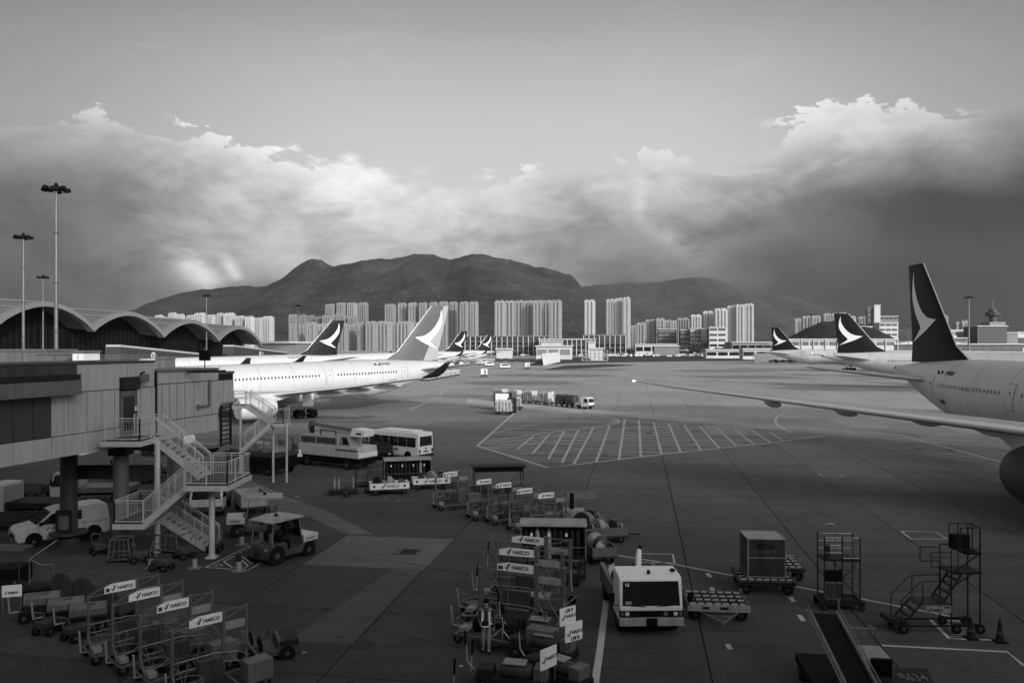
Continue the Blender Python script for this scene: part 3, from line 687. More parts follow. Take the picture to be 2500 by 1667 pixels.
# skylight upstands on the vaults
for (x, y, l) in [(55, 720, 12), (262, 748, 10), (195, 750, 5)]:
    p = along(x + 40); q = p + BACK * 38 - T0; MB().bx(-6, 6, -1.5, 1.5, 0, 1.2).build('skylight', 'far_white', term, loc=(q.x, q.y, zat(y + 8, p.y + 6)), rz=R(80))
building('flat roofed pale block at the end of the wavy terminal', 636, 736, 838, 380, 'far_grey', 20, -9, roof='far_white')

# ================================================================ LIGHT MASTS
def mast(x, yt, H, Y, label, r=.3, heads=8):
    p = at(x, yt, Y); t = thing('light_mast', label, 'light mast', (p.x, Y, 0), 0, 'floodlight masts'); H = zat(yt, Y)
    b = MB(); b.tube((0, 0, 0), (0, 0, H), r * 1.15, 14, r * .6); b.build('pole', 'galv', t, smooth=True)
    b = MB()
    for k in range(1, 5): b.lathe([(r * 1.2, H * k / 5), (r * 1.2, H * k / 5 + .12)], n=12)
    b.build('collar', 'grey', t)
    MB().lathe([(.5, H - .8), (.62, H - .7), (.62, H - .5), (.3, H - .3), (.15, H + .1)], n=14).build('head_ring', 'black', t)
    fr = MB()
    for k in range(heads):
        a = 2 * math.pi * k / heads + .3; c, s_ = math.cos(a), math.sin(a); fr.path([(c * .5, s_ * .5, H - .6), (c * 1.4, s_ * 1.4, H - .6), (c * 1.4, s_ * 1.4, H - .9)], .05)
        l = MB().add([(-.32, -.28, -.2), (.32, -.28, -.2), (.32, .28, -.05), (-.32, .28, -.05), (-.24, -.16, .28), (.24, -.16, .28), (.24, .2, .34), (-.24, .2, .34)], [(0, 3, 2, 1), (4, 5, 6, 7), (0, 1, 5, 4), (1, 2, 6, 5), (2, 3, 7, 6), (3, 0, 4, 7)])
        l.build('lamp_head', 'black', t, loc=(c * 1.3, s_ * 1.3, H - .85 + .12 * (k % 2)), rz=a - math.pi / 2)
    for k in range(12):
        a = 2 * math.pi * k / 12; a2 = a + math.pi / 6; fr.tube((math.cos(a) * 1.4, math.sin(a) * 1.4, H - .6), (math.cos(a2) * 1.4, math.sin(a2) * 1.4, H - .6), .045, 5)
    fr.build('bracket', 'black', t); return t
mast(137, 449, 30, 96, 'tallest pale floodlight mast near the left edge', .24)
mast(57, 570, 30, 138, 'second floodlight mast left of the tallest one', .26)
mast(105, 671, 30, 220, 'thin floodlight mast between the two big left ones', .26)
mast(504, 718, 30, 300, 'floodlight mast before the last terminal vault', .28)
mast(727, 743, 30, 380, 'floodlight mast in front of the rear towers left of the second tail', .3)
mast(2365, 722, 30, 310, 'dark floodlight mast right of the big near fin', .4)
for x, yt, Y, l in [(875, 808, 800, 'slim far mast left of the near tail'), (941, 810, 820, 'slim far mast in front of the wide towers'), (1604, 815, 1000, 'slim far mast below the stepped towers'), (2218, 794, 700, 'slim far mast left of the big near fin'), (1886, 812, 800, 'slim far mast behind the farthest right tail')]:
    mast(x, yt, 20, Y, l, .35, 4)

# ================================================================ FAR PASSENGER BRIDGES WITH ADVERT LOGO
def far_bridge(label, pts, Y0, Y1, txt, hx):
    (x0, t0, b0), (x1, t1, b1) = pts; a0, a1 = at(x0, t0, Y0), at(x1, t1, Y1); c0, c1 = at(x0, b0, Y0), at(x1, b1, Y1)
    t = thing('passenger_bridge', label, 'passenger bridge', (a0.x, Y0, 0), 0, 'far passenger bridges'); o = t.location
    d = Vector((a1.x - a0.x, a1.y - a0.y, 0)).normalized(); n = Vector((-d.y, d.x, 0)) * 3.4
    def P(p, q=Vector((0, 0, 0))): w = p - o + q; return (w.x, w.y, w.z)
    MB().add([P(a0), P(a1), P(c1), P(c0), P(a0, n), P(a1, n), P(c1, n), P(c0, n)], [(0, 1, 2, 3), (4, 7, 6, 5), (0, 4, 5, 1), (3, 2, 6, 7), (0, 3, 7, 4), (1, 5, 6, 2)]).build('tunnel', 'grey', t)
    q = Vector((0, 0, .5)); r0, r1 = P(a0, q - d * .2), P(a1, q + d * .2)
    b = MB(); b.add([P(a0, Vector((0, -.3, .05))), P(a1, Vector((0, -.3, .05))), P(a1, n + Vector((0, .3, .05))), P(a0, n + Vector((0, .3, .05))), P(a0, Vector((0, -.3, .5))), P(a1, Vector((0, -.3, .5))), P(a1, n + Vector((0, .3, .5))), P(a0, n + Vector((0, .3, .5)))],
           [(0, 3, 2, 1), (4, 5, 6, 7), (0, 1, 5, 4), (1, 2, 6, 5), (2, 3, 7, 6), (3, 0, 4, 7)]); b.build('roof', 'far_white', t)
    u = (hx - x0) / (x1 - x0); m0 = a0.lerp(a1, u); m1 = c0.lerp(c1, u); c = m0.lerp(m1, .5) - o; s_ = (m0.z - m1.z) * .30; ang = math.atan2(d.y, d.x); nn = Vector((d.y, -d.x, 0)) * .06
    hb = MB()
    for poly in ([(-1, 1), (1, 1), (0, 0)], [(-1, -1), (0, 0), (1, -1)], [(-2, 0), (-1, -1), (-1, 1)], [(2, 0), (1, 1), (1, -1)]): hb.prism([(x_ * s_, z_ * s_) for x_, z_ in poly], -.02, .02)
    h = hb.build('hexagon_logo', 'sign', t, loc=c + nn, rz=ang)
    if txt: text(txt, s_ * 2.0, 'sign', t, c + nn + d * s_ * 2.6 - Vector((0, 0, s_ * .7)), (R(90), 0, ang), align='LEFT')
    for k in (.25, .8):
        m_ = c0.lerp(c1, k) - o + n * .5; MB().tube((m_.x, m_.y, -o.z), (m_.x, m_.y, m_.z), .5, 10).build('leg', 'grey', t)
far_bridge('long grey bridge with a white hexagon logo below the second vault', [(296, 847, 880), (510, 868, 884)], 175, 235, '', 360)
far_bridge('far grey bridge with logo and lettering below the last vault', [(571, 846, 868), (700, 862, 876)], 250, 340, 'HSBC', 625)
rt = MB()
for (x0, x1, Y) in [(205, 290, 120), (258, 385, 150)]:
    a, b_ = at(x0, 866, Y), at(x1, 866, Y); hh = 1.1
    for zz in (0, .55, 1.1): rt.bar(a - Vector((0, 0, zz)), b_ - Vector((0, 0, zz)), .07)
    n = 22
    for i in range(n + 1): p = a.lerp(b_, i / n); rt.bar(p, p - Vector((0, 0, 1.1)), .06)
    rt.bx(a.x, b_.x, Y, Y + 3, a.z - 6.5, a.z - 1.5)
tag(rt.build('roof_walkway', 'galv'), 'white railed walkway over the roofs beyond the near bridge', 'walkway')
def rooftop(label, x0, x1, yt, Y, m, dep=6, name='roof_block'):
    a, b_ = at(x0, yt, Y), at(x1, yt, Y); w = b_.x - a.x
    t = thing(name, label, 'roof block', ((a.x + b_.x) / 2, Y + dep / 2, 0))
    MB().bx(-w / 2, w / 2, -dep / 2, dep / 2, 0, a.z).build('wall', m, t); MB().bx(-w / 2 - .1, w / 2 + .1, -dep / 2 - .1, dep / 2 + .1, a.z, a.z + .25).build('coping', 'galv', t)
    j = MB(); n = max(2, int(w / 2.2))
    for i in range(1, n): j.bx(-w / 2 + w * i / n - .02, -w / 2 + w * i / n + .02, -dep / 2 - .012, -dep / 2 + .02, 2, a.z - .1)
    j.build('panel_joint', 'dark', t)
rooftop('flat grey wing roof at the far left over the near bridge', -60, 112, 858, 85, 'pale'); rooftop('low grey wall behind the tallest mast foot', 88, 178, 866, 78, 'pale', 4)
rooftop('small white plant box beside the tallest mast foot', 177, 204, 862, 76, 'cleanwhite', 3)
rooftop('pale roof edge beyond the near bridge under the first vault', 380, 402, 876, 95, 'pale', 3)

# ================================================================ NEAR PASSENGER BRIDGE
WL = [(-21.6, 34.5), (-20.9, 38.0), (-20.2, 40.2), (-19.5, 43.5), (-19.3, 46.9), (-18.7, 50.7)]
wd = Vector((.235, .972, 0)).normalized(); wn = Vector((wd.y, -wd.x, 0)); W0 = Vector((-20.35, 40.2, 0))   # wall origin at photo column 268
def wpt(x):                                                # distance along the wall seen at photo column x
    u = (x - 1250) / F; return (u * W0.y - W0.x) / (wd.x - u * wd.y)
nb = thing('passenger_bridge', 'big grey panelled passenger bridge filling the left middle of the picture', 'passenger bridge', W0, math.atan2(wd.y, wd.x))
ZB, ZT = 5.15, 9.45
def wallrun(s0, s1, z0, z1, dep, m, nm, out=0.0):
    return MB().bx(s0, s1, -out, dep, z0, z1).build(nm, m, nb)
wallrun(wpt(-260), wpt(377), ZB + .1, ZT - .06, 3.6, 'dark', 'shell', -.03)
def zq(y, s_): p = W0 + wd * s_; return zat(y, p.y)
cols1 = [-260, -170, -80, 30, 78, 123, 165, 210, 245, 278, 290]
fas = [(-260, -80), (-80, 30), (30, 123), (123, 176)]
for a, b_ in zip(cols1, cols1[1:]):
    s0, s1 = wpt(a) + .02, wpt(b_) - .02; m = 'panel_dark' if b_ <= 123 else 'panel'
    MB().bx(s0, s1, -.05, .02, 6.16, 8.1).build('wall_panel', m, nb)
    z0_ = 6.16
for a, b_ in [(-260, -80), (-80, 30), (30, 123), (123, 200), (200, 278), (278, 377)]: MB().bx(wpt(a) + .02, wpt(b_) - .02, -.06, .02, ZB, 6.12).build('skirt_panel', 'panel', nb)
for a, b_ in [(176, 309), (309, 375)]: MB().bx(wpt(a) + .02, wpt(b_) - .02, -.055, .02, 8.14, ZT).build('fascia_panel', 'panel', nb)
for a, b_ in [(-260, -100), (-100, 11), (11, 30), (30, 123), (123, 176)]:
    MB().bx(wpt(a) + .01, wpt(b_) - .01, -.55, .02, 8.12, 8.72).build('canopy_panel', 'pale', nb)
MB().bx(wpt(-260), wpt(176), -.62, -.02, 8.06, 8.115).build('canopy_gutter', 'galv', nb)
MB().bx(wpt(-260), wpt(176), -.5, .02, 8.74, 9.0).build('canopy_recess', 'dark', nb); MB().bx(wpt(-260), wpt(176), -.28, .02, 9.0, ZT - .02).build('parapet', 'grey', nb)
for a, b_ in [(333, 340), (340, 368), (368, 377)]: MB().bx(wpt(a) + .015, wpt(b_) - .015, -.05, .02, 6.16, 8.1).build('wall_panel', 'panel', nb)
MB().bx(wpt(377), wpt(383), .25, 3.2, ZB, ZT - .4).build('bellows', 'black', nb)
MB().bx(wpt(-260), wpt(377), -.12, 3.7, ZT, ZT + .1).build('roof', 'grey', nb)
# door and louvre
dz0 = 5.72; s0, s1 = wpt(291), wpt(331)
dr = MB().bx(s0, s1, -.09, .0, dz0, 8.0); d_ = dr.build('door', 'galv', nb)
MB().bx(s0 + .2, s1 - .2, -.10, -.06, dz0 + .25, 7.72).build('glazing', 'glass', d_); MB().bx(s1 - .14, s1 - .06, -.16, -.09, 6.6, 6.9).build('handle', 'dark', d_); MB().bx(s1 - .16, s1 - .05, -.105, -.085, 6.95, 7.15).build('notice', 'sign', d_)
lv = MB().bx(wpt(289), wpt(336), -.16, .0, 8.06, 8.72).build('louvre', 'dark', nb); l2 = MB()
for k in range(7): l2.bx(wpt(296), wpt(335), -.2, -.14, 8.12 + k * .085, 8.16 + k * .085)
l2.build('louvre_blade', 'grey', lv)
fl = thing('floodlight', 'small box floodlight on the bridge wall above the door', 'floodlight', W0 + wd * wpt(338) + wn * .1 + Vector((0, 0, 8.75)), math.atan2(wd.y, wd.x))
MB().bx(-.22, .22, -.42, -.12, -.32, .1).build('housing', 'pale', fl, bevel=.03); MB().bar((0, 0, .1), (0, -.3, .22), .08).build('bracket', 'dark', fl)
# second tunnel section
nb2 = thing('bridge_tunnel', 'telescopic tunnel section beyond the dark bellows gap with a bent pipe on its wall', 'passenger bridge', W0, nb.rotation_euler.z)
MB().bx(wpt(383), wpt(531), .0, 3.2, ZB + .1, 8.95).build('shell', 'dark', nb2)
cs = [383, 393, 411, 430, 449, 472, 494, 515, 531]
for a, b_ in zip(cs, cs[1:]): MB().bx(wpt(a) + .03, wpt(b_) - .03, -.06, .02, 6.2, 8.2).build('wall_panel', 'panel', nb2)
for a, b_ in [(383, 449), (449, 531)]:
    MB().bx(wpt(a) + .02, wpt(b_) - .02, -.06, .02, ZB, 6.15).build('skirt_panel', 'panel', nb2); MB().bx(wpt(a) + .02, wpt(b_) - .02, -.07, .02, 8.25, 8.9).build('fascia_panel', 'panel', nb2)
MB().bx(wpt(383), wpt(531), -.15, 3.3, 8.9, 9.0).build('roof', 'pale', nb2)
sp_ = wpt(505); pp = MB(); pp.path([(sp_, -.18, 8.3), (sp_, -.18, 6.75), (sp_ - 1.1, -.18, 6.75)], .06); pp.tube((sp_ - 1.1, -.24, 6.6), (sp_ - 1.1, -.24, 6.9), .09); pp.build('pipe', 'galv', nb2)
nb3 = thing('bridge_cabin', 'paler end cabin of the bridge nearest the airliner door', 'bridge cabin', W0, nb.rotation_euler.z)
sA, sB = wpt(531), wpt(569)
MB().bx(sA, sB, -.0, 3.0, 6.75, 8.7).build('shell', 'dark', nb3)
for k in range(3): MB().bx(sA + (sB - sA) * k / 3 + .02, sA + (sB - sA) * (k + 1) / 3 - .02, -.05, .02, 6.8, 8.2).build('wall_panel', 'panel', nb3)
MB().bx(sA, sB, -.1, 3.1, 8.6, 8.75).build('roof', 'pale', nb3); MB().bx(sA + .5, sB - .5, -.07, .0, 6.5, 6.78).build('sill', 'galv', nb3)
ld = MB(); q = W0 + wd * (sA + .6) - nb3.location
for k in range(9): ld.bx(sA + .3, sA + 1.3, -.1, 0, 4.2 + k * .28, 4.28 + k * .28)
ld.bx(sA + .25, sA + .32, -.12, .02, 4.1, 6.7); ld.bx(sA + 1.28, sA + 1.35, -.12, .02, 4.1, 6.7); ld.build('ladder', 'dark', nb3)
# columns
def column(x, y, r, h, label, flange=True, poster=False, m='galv'):
    p = gp(x, y); t = thing('steel_column', label, 'column', p, 0, 'round columns under the bridge')
    MB().tube((0, 0, .05), (0, 0, h), r, 20).build('shaft', m, t, smooth=True)
    if flange: MB().lathe([(r * 1.9, 0), (r * 1.9, .08), (r * 1.05, .1)], n=20).build('base_plate', 'grey', t); MB().lathe([(r * 1.25, .1), (r * 1.25, .5), (r * 1.02, .55)], n=20).build('collar', 'grey', t)
    MB().bx(-r * 1.2, r * 1.2, -r * 1.2, r * 1.2, h, h + .35).build('cap', 'dark', t)
    return t
column(296, 1336, .38, 4.75, 'thick round column left of the thin stair pole'); column(428, 1236, .5, 4.8, 'thick pale column behind the middle of the stair')
cc_ = column(168, 1330, .42, 4.7, 'dark thick column in front of the white van', m='grey')
MB().lathe([(.9, .62), (.9, .72), (.5, .74)], n=24).build('skirt_ring', 'grey', cc_); MB().bx(-.42, .4, -.47, -.43, .8, 1.9).build('notice_board', 'dark', cc_); MB().bx(-.26, .26, -.49, -.465, .9, 1.6).build('notice', 'pale', cc_)
o = MB().bx(-2.4, 2.4, -.12, .12, 0, .75).build('beam', 'grey', cc_, loc=(2.2, .5, 3.35))

# ================================================================ STAIR TOWER
st = thing('stair_tower', 'galvanised zigzag stair with mesh railings on the near bridge', 'external stair', (-20, 39, 0))
O = st.location
def L(x, y, z): return (x - O.x, y - O.y, z)
def deck(x0, x1, y0, y1, z, nm='landing'):
    d = MB().bx(x0 - O.x, x1 - O.x, y0 - O.y, y1 - O.y, z - .05, z).build(nm, 'grate', st)
    e = MB(); 
    for a, b_ in (((x0, y0), (x1, y0)), ((x1, y0), (x1, y1)), ((x1, y1), (x0, y1)), ((x0, y1), (x0, y0))): e.bar(L(a[0], a[1], z - .14), L(b_[0], b_[1], z - .14), .06, .26)
    e.build('edge_beam', 'galv_light', d)
def rail(pts, nm='railing', h=1.1, mesh=True, par=None, m='galv_light'):
    r = MB(); P = [Vector(p) for p in pts]; up = Vector((0, 0, h))
    for a, b_ in zip(P, P[1:]):
        r.tube(L(*(a + up)), L(*(b_ + up)), .03, 6); r.bar(L(*(a + Vector((0, 0, .1)))), L(*(b_ + Vector((0, 0, .1)))), .03, .05); r.bar(L(*(a + up * .9)), L(*(b_ + up * .9)), .025)
        n = max(1, round((b_ - a).length / 1.15))
        for i in range(n + 1): q = a.lerp(b_, i / n); r.bar(L(*q), L(*(q + up)), .05, .05)
    o_ = r.build(nm, m, par or st)
    if mesh:
        g_ = MB()
        for a, b_ in zip(P, P[1:]):
            n = max(1, int((b_ - a).length / .13))
            for i in range(1, n): q = a.lerp(b_, i / n); g_.bar(L(*(q + Vector((0, 0, .12)))), L(*(q + up * .9)), .008)
            for k in range(1, 7): g_.bar(L(*(a + up * (.1 + .12 * k))), L(*(b_ + up * (.1 + .12 * k))), .008)
        x = g_.build('mesh_infill', m, o_); x['kind'] = 'stuff'
def flight(x0, z0, x1, z1, y0, y1, n=10):
    s_ = MB(); 
    for y in (y0, y1): s_.bar(L(x0, y, z0 - .12), L(x1, y, z1 - .12), .06, .26)
    f_ = s_.build('stringer', 'galv_light', st)
    for k in range(n):
        t = (k + .5) / n; x = x0 + (x1 - x0) * t; z = z0 + (z1 - z0) * t
        MB().bx(-.13, .13, y0 - O.y + .03, y1 - O.y - .03, -.03, .0).build('tread', 'galv_light', f_, loc=(x - O.x, 0, z))
    rail([(x0, y0, z0), (x1, y0, z1)]); rail([(x0, y1, z0), (x1, y1, z1)])
z1_, z2_, z3_ = 5.68, 3.68, 1.72
deck(-20.1, -18.15, 39.0, 41.5, z1_); rail([(-19.9, 39.05, z1_), (-18.2, 39.05, z1_), (-18.2, 40.3, z1_)]); rail([(-19.6, 41.45, z1_), (-18.1, 41.45, z1_)])
flight(-18.1, z1_, -15.6, z2_, 40.35, 41.4)
deck(-15.65, -13.55, 38.1, 41.5, z2_); rail([(-15.6, 38.15, z2_), (-13.6, 38.15, z2_), (-13.6, 41.45, z2_), (-15.5, 41.45, z2_)])
flight(-15.6, z2_, -17.9, z3_, 38.8, 39.85)
deck(-19.35, -17.85, 38.7, 41.5, z3_); rail([(-17.9, 38.75, z3_), (-19.3, 38.75, z3_), (-19.3, 41.45, z3_), (-17.9, 41.45, z3_)])
flight(-17.8, z3_, -15.15, 0.0, 40.3, 41.35)
for (x, y, h) in [(-14.66, 39.0, z2_ - .2), (-17.85, 40.2, z1_ - .2)]:
    MB().tube(L(x, y, .06), L(x, y, h), .14, 16).build('post', 'galv_light', st, smooth=True); MB().bx(x - O.x - .25, x - O.x + .25, y - O.y - .25, y - O.y + .25, 0, .06).build('foot_plate', 'galv_light', st)
ft = MB()
for dx_, dy_ in ((.22, 0), (-.22, 0), (0, .22), (0, -.22)): ft.add([L(-14.66 + dx_, 39 + dy_, .06), L(-14.66 + dx_ * .5, 39 + dy_ * .5, .06), L(-14.66 + dx_ * .5, 39 + dy_ * .5, .3)], [(0, 1, 2)])
ft.build('gusset', 'galv_light', st)
# far stair at the bridge cabin
O2 = at(596, 1000, 62); fs = thing('cabin_stair', 'thin white stair descending from the far bridge cabin', 'external stair', (O2.x, 62, 0))
st2, O = fs, fs.location
st_keep = st; st = fs
def px(x, y, Y): p = at(x, y, Y); return (p.x, Y, p.z)
A_ = px(578, 988, 61); B1 = px(606, 988, 61)
deck(A_[0] - .6, B1[0], 60.4, 61.8, A_[2]); rail([(A_[0], 60.4, A_[2]), (B1[0], 60.4, A_[2])], mesh=False)
flight(B1[0], A_[2], px(668, 1030, 61)[0], px(668, 1030, 61)[2], 60.5, 61.5, 9)
Lz = px(668, 1030, 61)[2]; deck(px(665, 1030, 61)[0], px(703, 1030, 61)[0], 59.8, 61.6, Lz); rail([(px(668, 0, 61)[0], 59.85, Lz), (px(702, 0, 61)[0], 59.85, Lz), (px(702, 0, 61)[0], 61.5, Lz)])
flight(px(668, 0, 60)[0], Lz, px(600, 0, 60)[0], Lz - 1.9, 58.9, 59.8, 9)
for x in (587, 667, 700): q = px(x, 1030, 60.5); MB().tube(L(q[0], 60.5, 0), L(q[0], 60.5, Lz if x > 600 else A_[2]), .085, 12).build('post', 'galv_light', st, smooth=True)
st = st_keep
# bollards
for k, (x, y) in enumerate([(590, 1330), (583, 1393), (368, 1386), (475, 1386)]):
    b_ = thing('bollard', ['bollard between the two canopied tractors', 'bollard standing on the painted hazard island', 'leftmost bollard on a round plate left of the stair foot', 'bollard with round plate right in front of the lowest stair flight'][k], 'bollard', gp(x, y), 0, 'bollards round the bridge foot')
    MB().lathe([(.34, 0), (.34, .03), (.14, .05)], n=20).build('base_plate', 'pale', b_, smooth=True); MB().lathe([(.12, .04), (.12, .45)], n=16).build('lower_sleeve', 'offwhite', b_, smooth=True)
    MB().lathe([(.122, .45), (.122, .8)], n=16).build('dark_band', 'dark', b_, smooth=True); MB().lathe([(.13, .8), (.13, .84), (.05, .86)], n=16).build('cap', 'grey', b_)
# the concourse the photograph is taken from: behind and to the right of the viewpoint, out of frame
pier = thing('viewing_concourse', 'long concourse wall behind and right of the viewpoint', 'building', (0, 0, 0))
MB().bx(-260, 330, -70, -2.5, 0, 17).build('wall', 'panel', pier); MB().bx(-261, 331, -71, -1.6, 17, 18).build('roof', 'grey', pier)
rv = MB()
for k in range(-6, 8):
    a = 36 + k * 36; n = 10; P = [(a - 18 + 36 * i / n, 18 + 4.5 * math.sin(math.pi * i / n)) for i in range(n + 1)]; rv.prism(P, -60, -8)
rv.build('roof_vault', 'pale', pier)
gw = MB()
for k in range(80): gw.bx(-255 + k * 7, -248.8 + k * 7, -2.5, -2.42, 4, 15)
gw.build('window', 'glass', pier)
# ================================================================ AIRLINERS
mat('fuselage', .5, .42, amp=.05, scale=.15, spec=.6, streak=.10); mat('belly', .5, .35, amp=.1, scale=.3)
mat('livery', .012, .5, amp=.1, scale=.3, spec=.12); mat('livery_glare', .10, .4, amp=.15, scale=.3, spec=.3); mat('rudder_glare', .34, .35, amp=.1, scale=.3)  # grey tail tones: sun glare put into the near airliner's livery colour
mat('emblem', .8, .4, amp=.03, scale=.5); mat('wingskin', .42, .4, amp=.15, scale=.4, metal=.15, fine=.05); mat('slat', .7, .25, metal=.3, amp=.08, scale=1)
mat('strobe', .9, .3, amp=0); _b = MATS['strobe'].node_tree.nodes['Principled BSDF']; _b.inputs['Emission Color'].default_value = (1, 1, 1, 1); _b.inputs['Emission Strength'].default_value = 6
mat('doorline', .12, .6, amp=0); mat('engine_in', .03, .4, metal=.5, amp=.1)
def airfoil_t(c, th, chord): c = max(c, 1e-5); return th * chord * 5 * (.2969 * math.sqrt(c) - .126 * c - .3516 * c * c + .2843 * c ** 3 - .1036 * c ** 4)
CS = [1, .85, .68, .5, .34, .2, .1, .035, .006]
def loft(secs, x0, vertical=False, c_from=0.0, c_to=1.0):
    cs = [c for c in CS if c_from <= c <= c_to]
    if c_to < 1: cs = [c_to] + [c for c in cs if c < c_to]
    if c_from > 0: cs = [c for c in cs if c > c_from] + [c_from]
    b = MB(); v = []; m = len(cs); n = 2 * m
    for (xl, y, z, ch, th) in secs:
        for sgn, seq in ((1, cs), (-1, cs[::-1])):
            for c in seq:
                t = airfoil_t(c, th, ch) * sgn
                v.append((xl + c * ch - x0, t, z) if vertical else (xl + c * ch - x0, y, z + t * (.85 if sgn > 0 else .75)))
    f = []
    for k in range(len(secs) - 1):
        for i in range(n): f.append((k * n + i, k * n + (i + 1) % n, (k + 1) * n + (i + 1) % n, (k + 1) * n + i))
    f += [tuple(range(n))[::-1], tuple(range((len(secs) - 1) * n, len(secs) * n))]
    return b.add(v, f)
BRUSH = [(.043, .945, .955), (.12, .72, .83), (.165, .57, .755), (.212, .44, .68), (.26, .31, .70), (.308, .177, .735), (.322, .30, .75), (.337, .405, .765), (.361, .46, .78), (.41, .547, .81), (.47, .60, .84), (.554, .66, .872), (.64, .69, .865), (.747, .715, .80), (.795, .70, .77), (.85, .665, .71), (.904, .625, .64)]
A330 = dict(L=63.7, R=2.82, zc=5.1, tc=44, te=63.3, wing=[(20.2, 1.5, -1.75, 12.5, .14), (25.2, 9.4, -1.1, 7.3, .12), (30.8, 19, -.05, 4.9, .11), (36.0, 28.6, 1.2, 2.6, .10)],
    wlet=[(36.0, 28.6, 1.2, 2.6, .10), (37.2, 29.2, 1.8, 2.0, .09), (38.8, 29.8, 3.0, .9, .08)], fin=[(48.6, 0, 2.35, 11.4, .10), (51.6, 0, 3.9, 8.4, .10), (58.7, 0, 11.6, 3.7, .09)], hst=[(54.2, .6, .75, 6.2, .10), (60.3, 9.7, 1.9, 2.3, .09)],
    eng=(9.37, 20.4, 5.6, 1.42, -2.75), gear=(32.1, 5.3, 4), nose=6.7, doors=[5.2, 16.5, 37.6, 51.4], win=[(7.5, 15.5), (18.2, 36), (39.0, 49.9)], wz=.78)
B777 = dict(L=73.9, R=3.1, zc=5.9, tc=52, te=73.4, wing=[(24.5, 1.5, -1.7, 14.5, .13), (31.8, 10, -.5, 8.6, .12), (38.9, 20, .45, 5.6, .11), (44.8, 28.6, 1.3, 3.3, .10), (49.6, 32.4, 1.7, .5, .08)],
    wlet=None, fin=[(57.4, 0, 2.5, 12.6, .09), (60.6, 0, 4.2, 9.2, .09), (67.4, 0, 12.6, 3.4, .08)], hst=[(60.8, .6, .8, 7.6, .10), (68.4, 10.75, 1.9, 2.5, .09)],
    eng=(9.6, 26.6, 7.3, 1.95, -3.0), gear=(38.3, 5.5, 6), nose=5.9, doors=[6.4, 17.2, 28.5, 46.5, 60.2], win=[(8.5, 16), (19, 27), (30, 45), (48, 58.6)], wz=.7)
def airliner(label, T, ref, ang, pitch=0.0, cat='airliner', finm='livery', windows='stuff', side=-1, group='parked airliners', texts=None, rudder=None, engm='fuselage'):
    x0, _, nw = T['gear']; lx, wx, wy = ref; a = Vector((math.cos(ang), math.sin(ang), 0)); loc = Vector((wx, wy, 0)) - a * (lx - x0)
    t = thing('airliner', label, cat, loc, ang, group); t.rotation_euler = (0, -pitch, ang)
    Rr, zc, tc, te, Ln = T['R'], T['zc'], T['tc'], T['te'], T['L']
    def prof(x):
        if x < 8.5:
            q = max(0, 1 - x / 8.5); r = Rr * math.sqrt(max(0, 1 - q ** 2.3)); return max(r, .02), zc - q ** 2 * .85, 1.0
        if x > tc:
            q = min(1, (x - tc) / (te - tc)); r = Rr * (1 - q ** 1.55) * .96 + .22 + .04 * Rr * (1 - q) if q < 1 else .22
            top = zc + Rr - 1.15 * q ** 2.0; return r, top - r, 1.0
        return Rr, zc, 1.0
    xs = [0.02, .25, .7, 1.4, 2.4, 3.6, 5, 6.6, 8.5] + [8.5 + (tc - 8.5) * k / 8 for k in range(1, 9)] + [tc + (te - tc) * k / 14 for k in range(1, 15)]
    n = 32; v = []; f = []
    for x in xs:
        r, z, _q = prof(x)
        for i in range(n): th = 2 * math.pi * i / n; v.append((x - x0, r * math.sin(th), z + r * math.cos(th)))
    for k in range(len(xs) - 1):
        for i in range(n): f.append((k * n + i, k * n + (i + 1) % n, (k + 1) * n + (i + 1) % n, (k + 1) * n + i))
    f += [tuple(range(n)), tuple(range((len(xs) - 1) * n, len(xs) * n))[::-1]]
    MB().add(v, f).build('fuselage', 'fuselage', t, smooth=True)
    sm_ = MB()
    for xx in [6.2 + 5.1 * q for q in range(int((te - 10) / 5.1))]:
        r, z, _q = prof(xx); a_, n_ = [], 40
        for e_ in (-.02, .02):
            r, z, _q = prof(xx + e_); a_ += [(xx + e_ - x0, (r + .006) * math.sin(2 * math.pi * i / n_), z + (r + .006) * math.cos(2 * math.pi * i / n_)) for i in range(n_)]
        sm_.add(a_, [(i, (i + 1) % n_, n_ + (i + 1) % n_, n_ + i) for i in range(n_)])
    o = sm_.build('skin_seams', 'pale', t); o['kind'] = 'stuff'
    # belly fairing
    bf = MB(); v = []; f = []; X = [T['wing'][0][0] - 3, T['wing'][0][0] + 1, x0 - 4, x0 + 2, x0 + 6]; SC = [.2, .95, 1.0, .95, .15]
    for x, s_ in zip(X, SC):
        for i in range(16): th = math.pi * (.5 + i / 15); v.append((x - x0, -math.cos(th - math.pi / 2) * Rr * (.85 + .17 * s_) * (1 if s_ > .3 else .6), zc - Rr * .35 + math.sin(th - math.pi / 2) * -(Rr * .65 + .55 * s_) * (1 if s_ > .3 else .9)))
    for k in range(4):
        for i in range(15): f.append((k * 16 + i, k * 16 + i + 1, (k + 1) * 16 + i + 1, (k + 1) * 16 + i))
    bf.add(v, f).build('belly_fairing', 'fuselage', t, smooth=True)
    # fin
    fs_ = [(xl, 0, zc + z, ch, th) for xl, _, z, ch, th in T['fin']]
    fin = loft(fs_, x0, True, 0, .7 if rudder else 1).build('tail_fin', finm, t, smooth=True)
    if rudder: loft(fs_, x0, True, .7, 1).build('rudder', rudder, t, smooth=True)
    else:
        rl = MB()
    def fsurf(c, h, sg, off=.03):
        H = h * (fs_[-1][2] - fs_[1][2]) + fs_[1][2]; p, q = fs_[1], fs_[2]; u = h; xl = p[0] + (q[0] - p[0]) * u; ch = p[3] + (q[3] - p[3]) * u; th = p[4] + (q[4] - p[4]) * u
        return (xl + c * ch - x0, sg * (airfoil_t(c, th, ch) + off), H)
